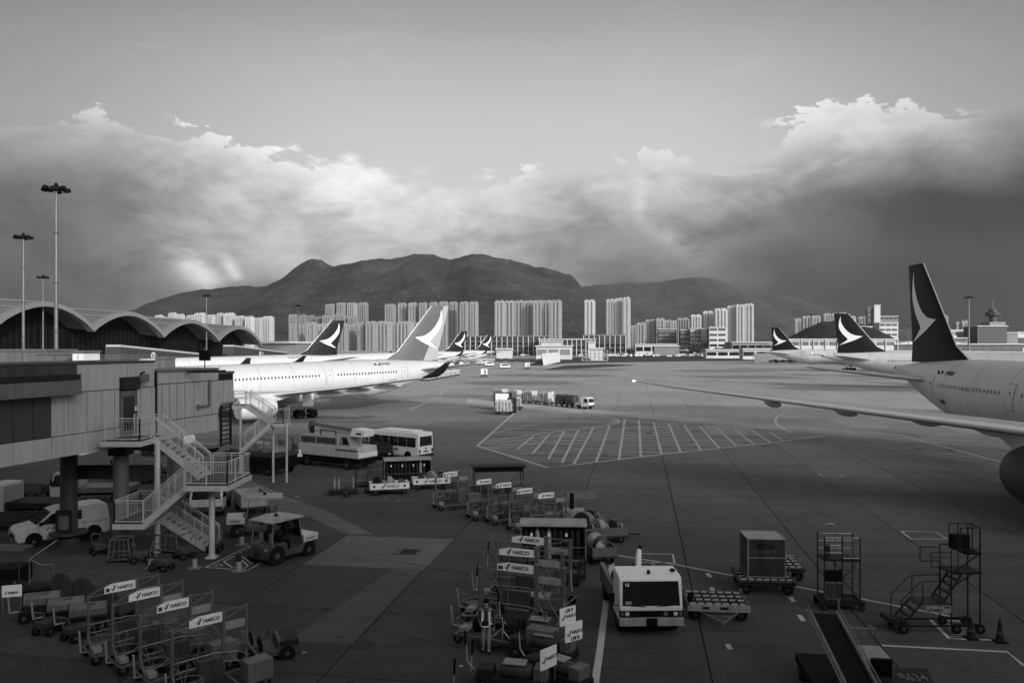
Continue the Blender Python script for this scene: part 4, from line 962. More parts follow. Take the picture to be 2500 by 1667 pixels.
    def sub(h, a_, b_): return [(h, a_ + (b_ - a_) * k / 4) for k in range(5)]
    for sg in (-1, 1):
        b = MB(); rows = []
        for (h0, a0, b0), (h1, a1, b1) in zip(BRUSH, BRUSH[1:]):
            m_ = 2
            for k in range(m_): u = k / m_; rows.append((h0 + (h1 - h0) * u, a0 + (a1 - a0) * u, b0 + (b1 - b0) * u))
        rows.append(BRUSH[-1]); v = [fsurf(c, h, sg) for r_ in rows for h, c in sub(*r_)]
        b.add(v, [(5 * k + i, 5 * k + i + 1, 5 * k + i + 6, 5 * k + i + 5) for k in range(len(rows) - 1) for i in range(4)])
        b.build('brush_emblem', 'emblem', fin)
    loft([(fs_[0][0] - .05, 0, fs_[0][2], .35, .3), (fs_[1][0] - .07, 0, fs_[1][2], .35, .3), (fs_[2][0] - .05, 0, fs_[2][2], .28, .3)], x0, True).build('leading_edge', 'slat', fin)
    for sg, nm in ((-1, 'wing'), (1, 'wing')):
        w_ = loft([(xl, sg * y, zc + z, ch, th) for xl, y, z, ch, th in T['wing']], x0).build('wing', 'wingskin', t, smooth=True)
        loft([(xl - .12, sg * y, zc + z, ch * .13, .55) for xl, y, z, ch, th in T['wing'][:-1] + [T['wing'][-1]]], x0).build('slat', 'slat', w_, smooth=True)
        if T['wlet']: loft([(xl, sg * y, zc + z, ch, th) for xl, y, z, ch, th in T['wlet']], x0, c_from=0).build('winglet', 'livery', w_, smooth=True)
        else:
            MB().lathe([(.02, -.14), (.07, -.07), (.07, .07), (.02, .14)], (48.0 - x0 - .1, sg * 31.3, zc + 1.58), 'x', 8).build('nav_light', 'strobe', w_)
        for fy in (12.5, 17, 21.5):
            P = T['wing']
            for p, q in zip(P, P[1:]):
                if p[1] <= fy <= q[1]:
                    u = (fy - p[1]) / (q[1] - p[1]); xl = p[0] + (q[0] - p[0]) * u; z = p[2] + (q[2] - p[2]) * u; ch = p[3] + (q[3] - p[3]) * u
                    MB().lathe([(.03, -2.4), (.26, -1.2), (.32, 0), (.26, 1.2), (.05, 2.3)], (xl + ch * .78 - x0, sg * fy, zc + z - .42), 'x', 10).build('flap_fairing', 'fuselage', w_, smooth=True)
        loft([(xl, sg * y, zc + z, ch, th) for xl, y, z, ch, th in T['hst']], x0).build('tailplane', 'wingskin', t, smooth=True)
        ey, ex, el_, er, ez = T['eng']; cx = ex - x0
        e = MB().lathe([(er * .80, .25), (er * .88, .0), (er * 1.0, .35), (er * 1.06, 1.4), (er * 1.04, el_ * .55), (er * .88, el_ * .8), (er * .74, el_ * .9), (er * .70, el_ * .9 - .4)], (cx, sg * ey, zc + ez), 'x', 24).build('engine', engm, t, smooth=True)
        MB().lathe([(er * .83, -.02), (er * .895, -.03), (er * 1.01, .33), (er * 1.005, .36)], (cx, sg * ey, zc + ez), 'x', 24).build('intake_lip', 'slat', e, smooth=True)
        MB().lathe([(er * .58, el_ * .72), (er * .52, el_ * .95), (er * .3, el_ * 1.02), (er * .05, el_ * 1.22)], (cx, sg * ey, zc + ez), 'x', 18).build('exhaust_cone', 'engine_in', e, smooth=True)
        MB().lathe([(er * .8, .5), (.15, .2), (.02, .1)], (cx, sg * ey, zc + ez), 'x', 18).build('fan', 'engine_in', e, smooth=True)
        MB().prism([(cx + 1.2, zc + ez + er * .95), (cx + el_ * .95, zc + ez + er * .55), (cx + el_ + 2.8, zc + T['wing'][1][2] - .25), (cx + el_, zc + T['wing'][1][2] + .2), (cx + 3.2, zc + ez + er * 1.25)], sg * ey - .22, sg * ey + .22).build('pylon', 'fuselage', e)
        g_ = MB().tube((0, sg * T['gear'][1], .7), (0, sg * (T['gear'][1] - .3), zc - Rr * .5), .22, 12); g_.bar((-1.1, sg * T['gear'][1], .62), (1.1, sg * T['gear'][1], .62), .28); g_.tube((0, sg * T['gear'][1], 1.8), (1.5, sg * (T['gear'][1] - .6), zc - Rr * .6), .1, 8)
        gr_ = g_.build('main_gear', 'galv', t); MB().bx(-.8, .9, sg * (T['gear'][1] + .75) - .03, sg * (T['gear'][1] + .75) + .03, 1.75, 3.6).build('gear_door', 'fuselage', gr_)
        nx = nw // 2 if nw == 6 else 2
        for k in range(nx):
            for s2 in (-1, 1):
                wx_ = (-.98 + 1.96 * k / (nx - 1)) if nx > 1 else 0
                if nx == 3: wx_ *= 1.45
                MB().lathe([(.25, -.17), (.28, -.2), (.58, -.2), (.66, -.1), (.66, .1), (.58, .2), (.28, .2), (.25, .17)], (wx_, sg * T['gear'][1] + s2 * .55, .66), 'y', 18).build('wheel', 'rubber', gr_, smooth=True)
    ng = MB().tube((T['nose'] - x0, 0, .5), (T['nose'] - x0 + .2, 0, zc - Rr * .7), .14, 10); g_ = ng.build('nose_gear', 'galv', t)
    for s2 in (-1, 1): MB().lathe([(.2, -.14), (.48, -.15), (.52, 0), (.48, .15), (.2, .14)], (T['nose'] - x0, s2 * .36, .52), 'y', 16).build('wheel', 'rubber', g_, smooth=True)
    MB().lathe([(.02, te - x0 - .2), (.2, te - x0 - .1), (.22, te - x0 + .25), (.12, te - x0 + .3)], (0, 0, prof(te)[1]), 'x', 12).build('exhaust', 'dark', t)
    # windows and doors on the seen side
    def skin(x, z, off=.0):
        r, zz, _ = prof(x); y = math.sqrt(max(r * r - (z - zz) ** 2, .01)); k = (r + off) / r; return (x - x0, side * y * k, zz + (z - zz) * k)
    wz = zc + T['wz']; wm = None; stuffb = MB()
    for (xa, xb) in T['win']:
        x = xa
        while x < xb:
            c = Vector(skin(x, wz, .012)); upv = (Vector(skin(x, wz + .2, .012)) - c).normalized(); fx = (Vector(skin(x + .2, wz, .012)) - c).normalized()
            pts = [c + fx * .125 * math.cos(q * math.pi / 5) + upv * .185 * math.sin(q * math.pi / 5) for q in range(10)]
            inner = [c + fx * .0 + p_ * 0 for p_ in ()]
            if windows == 'single':
                if wm is None:
                    b = MB().add([p - c for p in pts] + [(p - c) * .9 - Vector((0, side * .008, 0)) for p in pts], [tuple(range(10, 20))] + [(i, (i + 1) % 10, 10 + (i + 1) % 10, 10 + i) for i in range(10)]); o = b.build('window', 'glass', t); wm = o
                else: o = wm.copy(); COL.objects.link(o)
                o.location = c
                o.rotation_euler = (0, 0, 0) if x < tc else (0, 0, math.atan2(fx.y, fx.x))
            else: stuffb.add(pts, [tuple(range(10))])
            x += .533
    if stuffb.v: o = stuffb.build('windows', 'glass', t); o['kind'] = 'stuff'
    for dx_ in T['doors']:
        def patch(w, z0, z1, off, nm, m, par):
            b = MB(); nz = 8; v = []
            for k in range(nz + 1):
                z = z0 + (z1 - z0) * k / nz; v += [skin(dx_ - w / 2, z, off), skin(dx_, z, off), skin(dx_ + w / 2, z, off)]
            f = [(3 * k + i, 3 * k + i + 1, 3 * k + i + 4, 3 * k + i + 3) for k in range(nz) for i in (0, 1)]
            return b.add(v, f).build(nm, m, par)
        d_ = patch(1.15, zc - .60, zc + 1.48, .010, 'door', 'doorline', t); patch(1.07, zc - .56, zc + 1.44, .020, 'door_skin', 'fuselage', d_); p_ = skin(dx_, zc + .75, .03); 
        MB().lathe([(.02, -.02), (.10, -.01), (.10, .01), (.02, .02)], p_, 'y', 10).build('porthole', 'glass', d_)
    if texts:
        for s_, x, z, size, bold in texts:
            p = Vector(skin(x, z, .03)); r, zz, _ = prof(x); tilt = math.asin(max(-1, min(1, (z + size * .35 - zz) / r)))
            q = Vector(skin(x + (2 if side < 0 else -2), z, .03)); yaw = math.atan2(q.y - p.y, q.x - p.x)
            text(s_, size, 'ink', t, p, (R(90) - tilt, 0, yaw), bold=bold, thick=.01)
    return t
# near left airliner: nose to the left, seen from its port quarter
AN = R(42)
Gx, Gy = -33.3, 119.0
near_left = airliner('white wide body airliner at the near left gate with grey emblem tail and black winglet', A330, (A330['gear'][0], Gx, Gy), AN, R(1.2), finm='livery_glare', rudder='rudder_glare', windows='single', side=-1,
    texts=[('SWIRE', 47.2, 5.1 + 1.95, .62, .01), ('B-LAW', 48.2, 5.1 - .72, .5, .01)])
def flag_mark(t, T, x, z, s_, side):
    x0 = T['gear'][0]; zc, Rr = T['zc'], T['R']; r = Rr if x < T['tc'] else None
    q = min(1, max(0, (x - T['tc']) / (T['te'] - T['tc']))); r = Rr if q == 0 else Rr * (1 - q ** 1.55) * .96 + .22 + .04 * Rr * (1 - q); zz = zc if q == 0 else zc + Rr - 1.15 * q ** 2 - r
    y = math.sqrt(r * r - (z - zz) ** 2) + .05; b = MB()
    for poly in ([(-1, .6), (-.1, 0), (-1, -.6)], [(1, .6), (.1, 0), (1, -.6)]): b.prism([(x - x0 + a * s_, z + c * s_) for a, c in poly], side * y - .01, side * y + .01)
    b.build('flag_logo', 'ink', t)
flag_mark(near_left, A330, 46.4, 5.1 + 2.0, .55, -1)
# second and third parked behind, tails to the right
def fit_ref(T, x, ytop):                                   # where the fin top stands so that it shows at (x, ytop)
    zt = T['zc'] + T['fin'][-1][2]; s = (YH - ytop) / (zt - EYE); return (T['fin'][-1][0] + T['fin'][-1][3] * .6, (x - 1250) / s, F / s)
second = airliner('second white airliner behind the near left one with black emblem tail', A330, fit_ref(A330, 832, 788), R(36), R(1.2), side=-1, texts=[('SWIRE', 47.2, 7.05, .62, .01)]); flag_mark(second, A330, 46.4, 7.1, .55, -1)
third = airliner('third white airliner whose black tail peeps out left of the grey emblem tail', A330, fit_ref(A330, 1045, 803), R(38), R(1.2), side=-1, texts=[('SWIRE', 47.2, 7.05, .62, .01)]); flag_mark(third, A330, 46.4, 7.1, .55, -1)
fourth = airliner('fourth airliner with black tail directly right of the grey emblem tail', A330, fit_ref(A330, 1136, 812), R(38), R(1.2), side=-1)
fifth = airliner('farthest left hand airliner with black emblem tail near the white shed', A330, fit_ref(A330, 1200, 819), R(34), R(1.2), side=-1)
# right hand side
near_right = airliner('huge airliner at the right edge with tall black emblem fin and long wing reaching left', B777, (69.4, 42.0, 83.5), math.atan2(.9987, .05), R(.6), windows='single', side=1, group='parked airliners', engm='grey',  # engine shade put into its paint, grey in place of fuselage white
    texts=[('SWIRE', 57.8, 5.9 + 1.65, .62, .01), ('B-KPB', 58.0, 5.9 - .9, .5, .01)])
flag_mark(near_right, B777, 58.8, 5.9 + 1.8, .5, 1)
g1 = airliner('white airliner just behind the big right fin, tail pointing left', B777, fit_ref(B777, 2066, 788), R(152), R(.5), side=1, texts=[('SWIRE', 57.8, 7.5, .62, .01), ('B-LXC', 58.0, 5.0, .5, .01)]); flag_mark(g1, B777, 58.8, 7.6, .5, 1)
g2 = airliner('farthest right hand airliner with black emblem tail above a row of dark trucks', B777, fit_ref(B777, 1889, 801), R(150), R(.5), side=1, texts=[('SWIRE', 57.8, 7.5, .62, .01), ('CATHAY PACIFIC', 34, 7.6, 1.9, .02)]); flag_mark(g2, B777, 58.8, 7.6, .5, 1)
g3 = airliner('white airliner showing its window row behind the big fin at the right edge', B777, (69.4, 84, 205), R(156), R(.5), side=1)
# ================================================================ GROUND EQUIPMENT
def wheel(par, x, y, r=.3, w=.2, z=None, rim='grey', name='wheel'):
    z = r if z is None else z
    o = MB().lathe([(r * .55, -w / 2 + .02), (r * .62, -w / 2), (r * .93, -w / 2), (r, -w * .3), (r, w * .3), (r * .93, w / 2), (r * .62, w / 2), (r * .55, w / 2 - .02)], (0, 0, 0), 'y', 18).build(name, 'rubber', par, smooth=True, loc=(x, y, z))
    b = MB().lathe([(.02, -w / 2 - .005), (r * .2, -w / 2 - .01), (r * .56, -w / 2 + .03), (r * .56, w / 2 - .03), (r * .2, w / 2 + .01), (.02, w / 2 + .005)], (0, 0, 0), 'y', 12).build('rim', rim, o, smooth=True)
    return o
def tick(par, x, y, z, s, yaw, tilt=90, m='ink', name='tick_logo'):
    b = MB().prism([(0, .55), (.16, .62), (.34, .28), (.42, .22), (.5, .34), (.95, 1.1), (1.35, 1.25), (1.18, .95), (.72, .05), (.45, -.02), (.25, .1)], -.002, .002, 'xy')
    o = b.build(name, m, par); o.scale = (s, s, 1); o.location = (x, y, z); o.rotation_euler = (R(tilt), 0, yaw); return o
def brand(par, x, y, z, size, yaw, tilt=90):
    d = Vector((math.cos(yaw), math.sin(yaw), 0)); tick(par, x, y, z - size * .1, size * .75, yaw, tilt)
    text('HAECO', size * .8, 'ink', par, Vector((x, y, z)) + d * size * 1.15, (R(tilt), 0, yaw), bold=.006)
def bars(nm, m, par, L_):
    for p, q, w in L_: MB().bar(p, q, w).build(nm, m, par)
# ---- service stands with a lettered beam
def service_cart(label, loc, rz, k=1.0, group='maintenance stands with lettered beams', plat=True, box=True, variant=0):
    rz += (hash(len(label)) % 7 - 3) * .016; t = thing('maintenance_stand', label, 'maintenance stand', loc, rz, group); L_ = 2.25 * k; H_ = 2.3 * (1 if k < 1.2 else 1.12); xt = L_ * .68
    bars('post', 'galv', t, [((xt, 0, .45), (xt, 0, H_), .09 * k), ((L_, 0, .45), (L_, 0, H_ - .02), .08 * k), ((0, 0, .35), (0, 0, H_ - .32), .08 * k)])
    MB().bar((xt, 0, H_ - .06), (L_, 0, H_ - .06), .035).bar((L_, 0, H_ - .06), (xt, 0, H_ - .34), .035).build('top_rail', 'galv', t)
    MB().bar((0, 0, H_ - .34), (xt * .42, 0, H_ - .05), .035).bar((0, 0, H_ - .38), (xt * .42, 0, H_ - .36), .035).bar((xt * .2, 0, H_ - .36), (xt * .3, 0, H_ - .13), .02).build('beam_end', 'galv', t)
    a, b_ = xt * .32, xt - .05
    sb = MB().prism([(a, H_ - .36), (b_, H_ - .36), (b_, H_ - .06), (a + (b_ - a) * .26, H_ - .06), (a, H_ - .15)], -.035, -.01).build('sign_board', 'sign', t)
    MB().bx(a + (b_ - a) * .27, a + (b_ - a) * .28, -.04, -.034, H_ - .35, H_ - .07).build('board_seam', 'grey', sb); brand(sb, a + (b_ - a) * .20, -.04, H_ - .27, .185 * min(k, 1.3), 0)
    if variant in (0, 2): MB().bx(a + .04, a + .16 * k, -.04, -.034, H_ - .32, H_ - .19).build('notice', 'grey', sb)
    MB().bx(xt + .05, L_ - .04, -.02, .02, H_ - .66, H_ - .42).build('end_panel', 'offwhite', t)
    MB().bar((xt + .04, 0, H_ - 1.25), (L_ - .04, 0, H_ - 1.15), .06).bar((xt, 0, H_ - 1.3), (L_ + .1, -.6 * k, .3), .05).bar((L_, 0, H_ - 1.15), (L_ + .25, -.35 * k, .65), .05).bar((0, 0, .7), (-.05, -.55 * k, .25), .05).bar((.3, -.05, .3), (.1, 0, 1.2), .025).bar((.9, 0, .3), (.6, 0, 1.0), .03).bar((xt * .5, 0, .3), (xt * .5, 0, H_ - .36), .03).build('brace', 'galv', t)
    w = 1.15 * k
    fr = MB()
    for y in (0, -w): fr.bar((-.15, y, .3), (L_ + .25, y, .3), .07)
    for x in (-.15, L_ * .35, L_ * .7, L_ + .25): fr.bar((x, 0, .3), (x, -w, .3), .06)
    fr.build('base_frame', 'galv', t)
    rl = MB().path([(0, 0, 1.0), (xt * .8, -.08, 1.05), (L_ * .85, -.35, 1.02), (L_ * .9, -w * .6, .98)], .022).path([(.1, -.02, .72), (xt * .8, -.1, .78), (L_ * .85, -.35, .74)], .018)
    for x in (.35, .9): rl.bar((x, -.03, .3), (x + .1, -.03, 1.0), .025)
    rl.build('handrail', 'galv', t)
    hp = MB(); n = 14; hp.path([(.15 + .42 * math.cos(2 * math.pi * i / n), -w * .75 + .42 * math.sin(2 * math.pi * i / n), .74) for i in range(n + 1)], .014); hp.path([(.15 + .42, -w * .75, .74), (.15, -w * .75, .55), (.15 - .42, -w * .75, .74)], .012); hp.build('hoop', 'galv', t)
    if plat:
        for c in (L_ * .35, L_ * .72):
            h_ = [(c + .42 * k * math.cos(q * math.pi / 3 + .3), -w * .95 + .34 * k * math.sin(q * math.pi / 3 + .3)) for q in range(6)]; MB().prism(h_, .19, .22, 'xy').build('foot_plate', 'dark', t)
    if box: MB().bx(L_ * .78, L_ + .3, -w - .12, -w + .42, .32, .92).build('tool_box', 'pale', t, bevel=.02)
    MB().bx(L_ * .3, L_ * .62, -.3, -.06, .36, .95).build('cabinet', 'grey', t); MB().bx(-.1, .16, -w * .9, -w * .55, .34, .5).build('battery_case', 'offwhite', t, bevel=.02)
    tb = MB().path([(-.15, -w * .5, .3), (-.45, -w * .75, .45), (-.5, -w * .8, 1.15)], .035); tb.build('tow_bar', 'offwhite', t)
    for x in (-.05, L_ + .1):
        for y in (-.05, -w + .02): wheel(t, x, y, .17, .1)
    return t
cl_l = ['rearmost stand of the left cluster with lettered beam', 'second stand from the back of the left cluster, blank beam tip', 'third stand of the left cluster with its large dark lettering', 'nearest stand of the left cluster with pale tool box by the tractor']
for k, (x, y, xr, v_) in enumerate([(334, 1409, 386, 0), (395, 1427, 448, 1), (465, 1452, 518, 2), (546, 1486, 605, 1)]):
    p = at(x, y, 0.0 + F * (EYE - 2.3) / (y - YH)); d = Vector((.75, .66, 0)); t = service_cart(cl_l[k], Vector((p.x, p.y, 0)) - d * 1.53, math.atan2(.66, .75), 1.0, variant=v_)
ml = ['leftmost stand of the middle row beside the white lettered cart', 'second stand of the middle row under the dark flat canopy', 'third stand of the middle row with grey end panel', 'fourth stand of the middle row with short bright beam', 'rightmost stand of the middle row next to the black exhaust pipe']
for k, (x, y) in enumerate([(1117, 1147), (1200, 1165), (1248, 1173), (1301, 1187), (1353, 1197)]):
    Y = F * (EYE - 2.3) / (y - YH); d = Vector((.88, .47, 0)); service_cart(ml[k], Vector(((x - 1250) / F * Y, Y, 0)) - d * 1.53, math.atan2(.47, .88), 1.0, variant=k % 3, group='maintenance stands with lettered beams')
rl_ = ['rear wide stand of the centre cluster directly before the cylinder rack', 'middle wide stand of the centre cluster with rounded beam end', 'front wide stand of the centre cluster behind the walking worker']
for k, (x, y) in enumerate([(1335, 1310), (1308, 1341), (1311, 1377)]):
    Y = F * (EYE - 2.55) / (y - YH); d = Vector((.93, -.37, 0)); service_cart(rl_[k], Vector(((x - 1250) / F * Y, Y, 0)) - d * 1.53 * 1.45, math.atan2(-.37, .93), 1.45, variant=(1, 1, 2)[k], box=(k == 2))
# ---- simple vehicles
def slab_body(t, prof, W, m, name='body', belt=None, k=.12, bevel=.03):
    b = MB(); v = []; n = len(prof)
    for s_ in (-1, 1):
        for x, z in prof: v.append((x, s_ * W / 2 * (1 - (k * max(0, z - belt) if belt else 0)), z))
    f = [(i, (i + 1) % n, n + (i + 1) % n, n + i) for i in range(n)] + [tuple(range(n))[::-1], tuple(range(n, 2 * n))]
    return b.add(v, f).build(name, m, t, bevel=bevel)
def side_glass(t, prof, W, belt, k, name='side_window', off=.012, m='glass'):
    for s_ in (-1, 1):
        b = MB(); v = [(x, s_ * (W / 2 * (1 - k * max(0, z - belt)) + off), z) for x, z in prof]; v += [(x, y - s_ * .02, z) for x, y, z in v]; n = len(prof)
        b.add(v, [tuple(range(n)), tuple(range(n, 2 * n))] + [(i, (i + 1) % n, n + (i + 1) % n, n + i) for i in range(n)]); b.build(name, m, t)
def van(label, loc, rz):
    t = thing('panel_van', label, 'van', loc, rz); W = 1.75; B = 1.05; K = .10
    slab_body(t, [(2.1, .35), (2.2, .55), (2.18, .85), (2.0, 1.02), (1.25, 1.14), (.55, 1.72), (.2, 1.84), (-1.7, 1.9), (-2.12, 1.82), (-2.22, 1.1), (-2.22, .42), (-2.1, .32)], W, 'white', belt=B, k=K, bevel=.05)
    side_glass(t, [(1.15, 1.13), (.55, 1.63), (.12, 1.70), (.08, 1.13)], W, B, K); side_glass(t, [(-.35, 1.2), (-.35, 1.66), (-.85, 1.66), (-.85, 1.2)], W, B, K, 'slide_window')
    MB().add([(1.24, -.72, 1.16), (1.24, .72, 1.16), (.62, .66, 1.70), (.62, -.66, 1.70)], [(0, 1, 2, 3)]).build('windscreen', 'glass', t)
    MB().add([(1.27, -.72, 1.15), (1.27, .72, 1.15), (.60, .67, 1.73), (.60, -.67, 1.73)], [(0, 1, 2, 3)]).build('windscreen_seal', 'black', t)
    for x in (1.38, -1.42):
        for s_ in (-1, 1): MB().lathe([(.4, -.01), (.4, .01)], (x, s_ * (W / 2 - .003), .40), 'y', 20).build('wheel_arch', 'black', t); wheel(t, x, s_ * (W / 2 - .1), .33, .2, rim='galv')
    for s_ in (-1, 1):
        MB().add([(2.21, s_ * .5, .8), (2.05, s_ * .83, .86), (1.9, s_ * .86, .96), (2.12, s_ * .5, .93)], [(0, 1, 2, 3)]).build('headlight', 'lamp', t); MB().bx(1.0, 1.15, s_ * .93 - .08, s_ * .93 + .08, 1.12, 1.28).build('mirror', 'black', t)
    MB().bx(2.16, 2.215, -.5, .5, .48, .72).build('grille', 'black', t); MB().bx(2.2, 2.225, -.25, .25, .40, .5).build('number_plate', 'offwhite', t)
    MB().bx(-1.6, 1.3, .78, .80, 1.0, 1.0 + .01).build('waist_line', 'dark', t); MB().bx(-2.235, -2.2, .62, .84, 1.0, 1.45).bx(-2.235, -2.2, -.84, -.62, 1.0, 1.45).build('tail_lights', 'grey', t)
    ln = MB()
    for x in (1.12, .05, -.95): ln.bx(x - .008, x + .008, W / 2 - .0, W / 2 + .004, .5, 1.12)
    ln.bx(-2.1, -.95, W / 2, W / 2 + .004, .98, 1.0); ln.build('door_seam', 'dark', t); brand(t, .75, W / 2 + .008, .86, .17, math.pi) if False else None
    o = tick(t, .85, W / 2 + .01, .84, .15, math.pi); text('HAECO', .16, 'ink', t, (.6, W / 2 + .01, .86), (R(90), 0, math.pi), bold=.004)
    return t
van('white panel van parked behind the dark bridge column at left', (-24.0, 42.4, 0), math.atan2(-.67, -.74))
def cab_truck(label, loc, rz, L_=5.0, cabm='white', bed='dark', W=1.95, H_=2.1, bedh=1.0, group=None, cat='truck', lights=True):
    t = thing('cab_truck', label, cat, loc, rz, group); x1 = L_ / 2
    slab_body(t, [(x1, .45), (x1 + .04, 1.1), (x1 - .22, H_ - .12), (x1 - .4, H_), (x1 - 1.5, H_), (x1 - 1.6, H_ - .1), (x1 - 1.6, .45)], W, cabm, 'cab', belt=1.1, k=.05, bevel=.05)
    side_glass(t, [(x1 - .1, 1.15), (x1 - .3, H_ - .2), (x1 - 1.0, H_ - .2), (x1 - 1.0, 1.15)], W, 1.1, .05)
    MB().add([(x1 + .045, -W * .43, 1.14), (x1 + .045, W * .43, 1.14), (x1 - .185, W * .41, H_ - .2), (x1 - .185, -W * .41, H_ - .2)], [(0, 1, 2, 3)]).build('windscreen', 'glass', t)
    MB().bx(x1 - .02, x1 + .08, -W / 2, W / 2, .4, .68).build('bumper', 'grey', t)
    for s_ in (-1, 1):
        if lights: MB().bx(x1 + .03, x1 + .07, s_ * W * .36 - .13, s_ * W * .36 + .13, .74, .92).build('headlight', 'lamp', t)
        MB().bx(x1 - .15, x1 - .08, s_ * (W / 2 + .12) - .08, s_ * (W / 2 + .12) + .08, 1.25, 1.65).build('mirror', 'black', t)
    MB().bx(-x1, x1 - 1.6, -.4, .4, .45, .65).build('chassis', 'black', t); MB().bx(-x1, x1 - 1.7, -W / 2, W / 2, .7, .7 + .35 * bedh).build('bed', bed, t)
    for x in (x1 - .8, -x1 + .9):
        for s_ in (-1, 1): wheel(t, x, s_ * (W / 2 - .14), .37, .24)
    return t
cab_truck('dim small truck with dark windows at the far left under the bridge', gp(80, 1262), R(178), 5.5, 'white', 'dark')
cab_truck('white truck cab looking out between two bridge columns', gp(235, 1222), R(187), 5.0, 'white', 'pale')
cab_truck('white tow truck with rounded windscreen facing out below the stair landing', gp(518, 1246), R(-78), 4.6, 'white', 'grey', 1.9, 1.95)
cab_truck('small white pickup seen through the stair rails', gp(478, 1108), R(165), 4.6, 'cleanwhite', 'pale', 1.8, 1.7)
cab_truck('pale flatbed truck behind the thick pale column', gp(380, 1168), R(185), 6, 'pale', 'grey')
# ---- canopied baggage tractors
def tractor(label, loc, rz, group='canopied tow tractors', canopy=True, hood='white', L_=3.1):
    t = thing('tow_tractor', label, 'tractor', loc, rz, group); W = 1.55
    slab_body(t, [(1.55, .3), (1.6, .95), (1.45, 1.03), (.55, 1.08), (.5, .62), (-.35, .60), (-.4, .98), (-1.35, .95), (-1.5, .85), (-1.5, .3)], W, 'grey', 'body', bevel=.03)
    MB().bx(.62, 1.58, -W / 2 - .01, W / 2 + .01, .74, 1.07).build('hood', hood, t, bevel=.03)
    for s_ in (-1, 1):
        yw = math.pi if s_ > 0 else 0; xx = 1.45 if s_ > 0 else .75
        tick(t, xx, s_ * (W / 2 + .016), .84, .11, yw); text('HAECO', .13, 'ink', t, (xx - s_ * .16, s_ * (W / 2 + .016), .85), (R(90), 0, yw), bold=.004)
    MB().bx(-.2, -.15, -.7, .7, .6, 1.0).bx(-.62, -.2, -.62, -.1, .72, .82).bx(-.62, -.2, .1, .62, .72, .82).build('seat_base', 'black', t)
    MB().bx(-.68, -.58, -.6, -.12, .8, 1.35).bx(-.68, -.58, .12, .6, .8, 1.35).build('seat_back', 'black', t, bevel=.04)
    n = 14; MB().path([(.2 + .1 * math.cos(2 * math.pi * i / n), .35 + .18 * math.cos(2 * math.pi * i / n), 1.2 + .18 * math.sin(2 * math.pi * i / n)) for i in range(n + 1)], .015).tube((.2, .35, 1.2), (.5, .35, .95), .03).build('steering_wheel', 'black', t)
    if canopy:
        for s_ in (-1, 1): bars('canopy_post', 'pale', t, [((.55, s_ * .72, 1.0), (.4, s_ * .7, 2.02), .05), ((-1.25, s_ * .72, .95), (-1.15, s_ * .7, 2.02), .05)])
        MB().prism([(.62, 2.0), (.6, 2.08), (-.3, 2.13), (-1.35, 2.05), (-1.35, 1.98)], -.82, .82).build('canopy', 'offwhite', t, bevel=.02)
        MB().add([(.53, -.68, 1.06), (.53, .68, 1.06), (.43, .66, 1.9), (.43, -.66, 1.9)], [(0, 1, 2, 3)]).build('windscreen', 'glass', t); MB().lathe([(.09, 2.1), (.09, 2.22), (.05, 2.26)], (-.4, 0, 0), n=12).build('beacon', 'dark', t)
    MB().bx(-1.62, -1.5, -.12, .12, .32, .62).bar((-1.6, 0, .3), (-1.6, 0, .75), .04).build('tow_hitch', 'dark', t)
    for s_ in (-1, 1):
        MB().tube((-1.0, s_ * .35, .97), (-1.0, s_ * .35, 1.42), .1, 12).build('gas_bottle', 'pale', t, smooth=True)
        MB().bx(-1.53, -1.49, s_ * .6 - .1, s_ * .6 + .1, .72, .84).build('rear_light', 'offwhite', t)
    for x, r in ((1.0, .34), (-1.0, .42)):
        for s_ in (-1, 1): MB().lathe([(r + .07, -.02), (r + .07, .02)], (x, s_ * (W / 2 - .01), r), 'y', 18).build('wheel_arch', 'black', t); wheel(t, x, s_ * (W / 2 - .1), r, .24)
    text('22', .16, 'pale', t, (-1.505, .7, .62), (R(90), 0, R(-90)))
    return t
tractor('front canopied tractor with pale hood turned away to the right', gp(690, 1362), R(57))
tractor('rear canopied tractor with lettered hood pointing left', gp(628, 1302), R(197))
lt_ = tractor('open dark tractor at the front end of the left stand cluster', gp(645, 1604), R(24), canopy=False, hood='dark', group=None); lt_.scale = (.66, .7, .62)
# boxes, trailers
def trailer(label, loc, rz, L_, W, h, m, group=None, sign=None, cat='trailer', floor=.5, rim=True):
    t = thing('flat_trailer', label, cat, loc, rz, group)
    MB().bx(-L_ / 2, L_ / 2, -W / 2, W / 2, floor - .12, floor).build('floor', 'grate', t); th = .05
    if h:
        for nm, a in (('side_panel', (-L_ / 2, L_ / 2, -W / 2, -W / 2 + th)), ('side_panel', (-L_ / 2, L_ / 2, W / 2 - th, W / 2)), ('end_panel', (-L_ / 2, -L_ / 2 + th, -W / 2 + th, W / 2 - th)), ('end_panel', (L_ / 2 - th, L_ / 2, -W / 2 + th, W / 2 - th))): MB().bx(*a, floor, floor + h).build(nm, m, t)
    MB().bar((L_ / 2, 0, .35), (L_ / 2 + .9, 0, .3), .07).build('drawbar', 'dark', t)
    if sign:
        brand(t, -L_ * .22, -W / 2 - .008, floor + h * .3, min(h * .8, .32), 0)
        for x in (-L_ * .4, L_ * .38): MB().lathe([(.09, -.004), (.09, .004)], (x, -W / 2 - .008, floor + h * .5), 'y', 14).build('round_badge', 'dark', t)
    for x in (-L_ * .36, L_ * .36):
        for s_ in (-1, 1): wheel(t, x, s_ * (W / 2 - .12), .2, .14)
    return t
trailer('pale open box trailer behind the rear canopied tractor', gp(612, 1247), R(-62), 2.6, 1.6, .75, 'offwhite', cat='trailer')
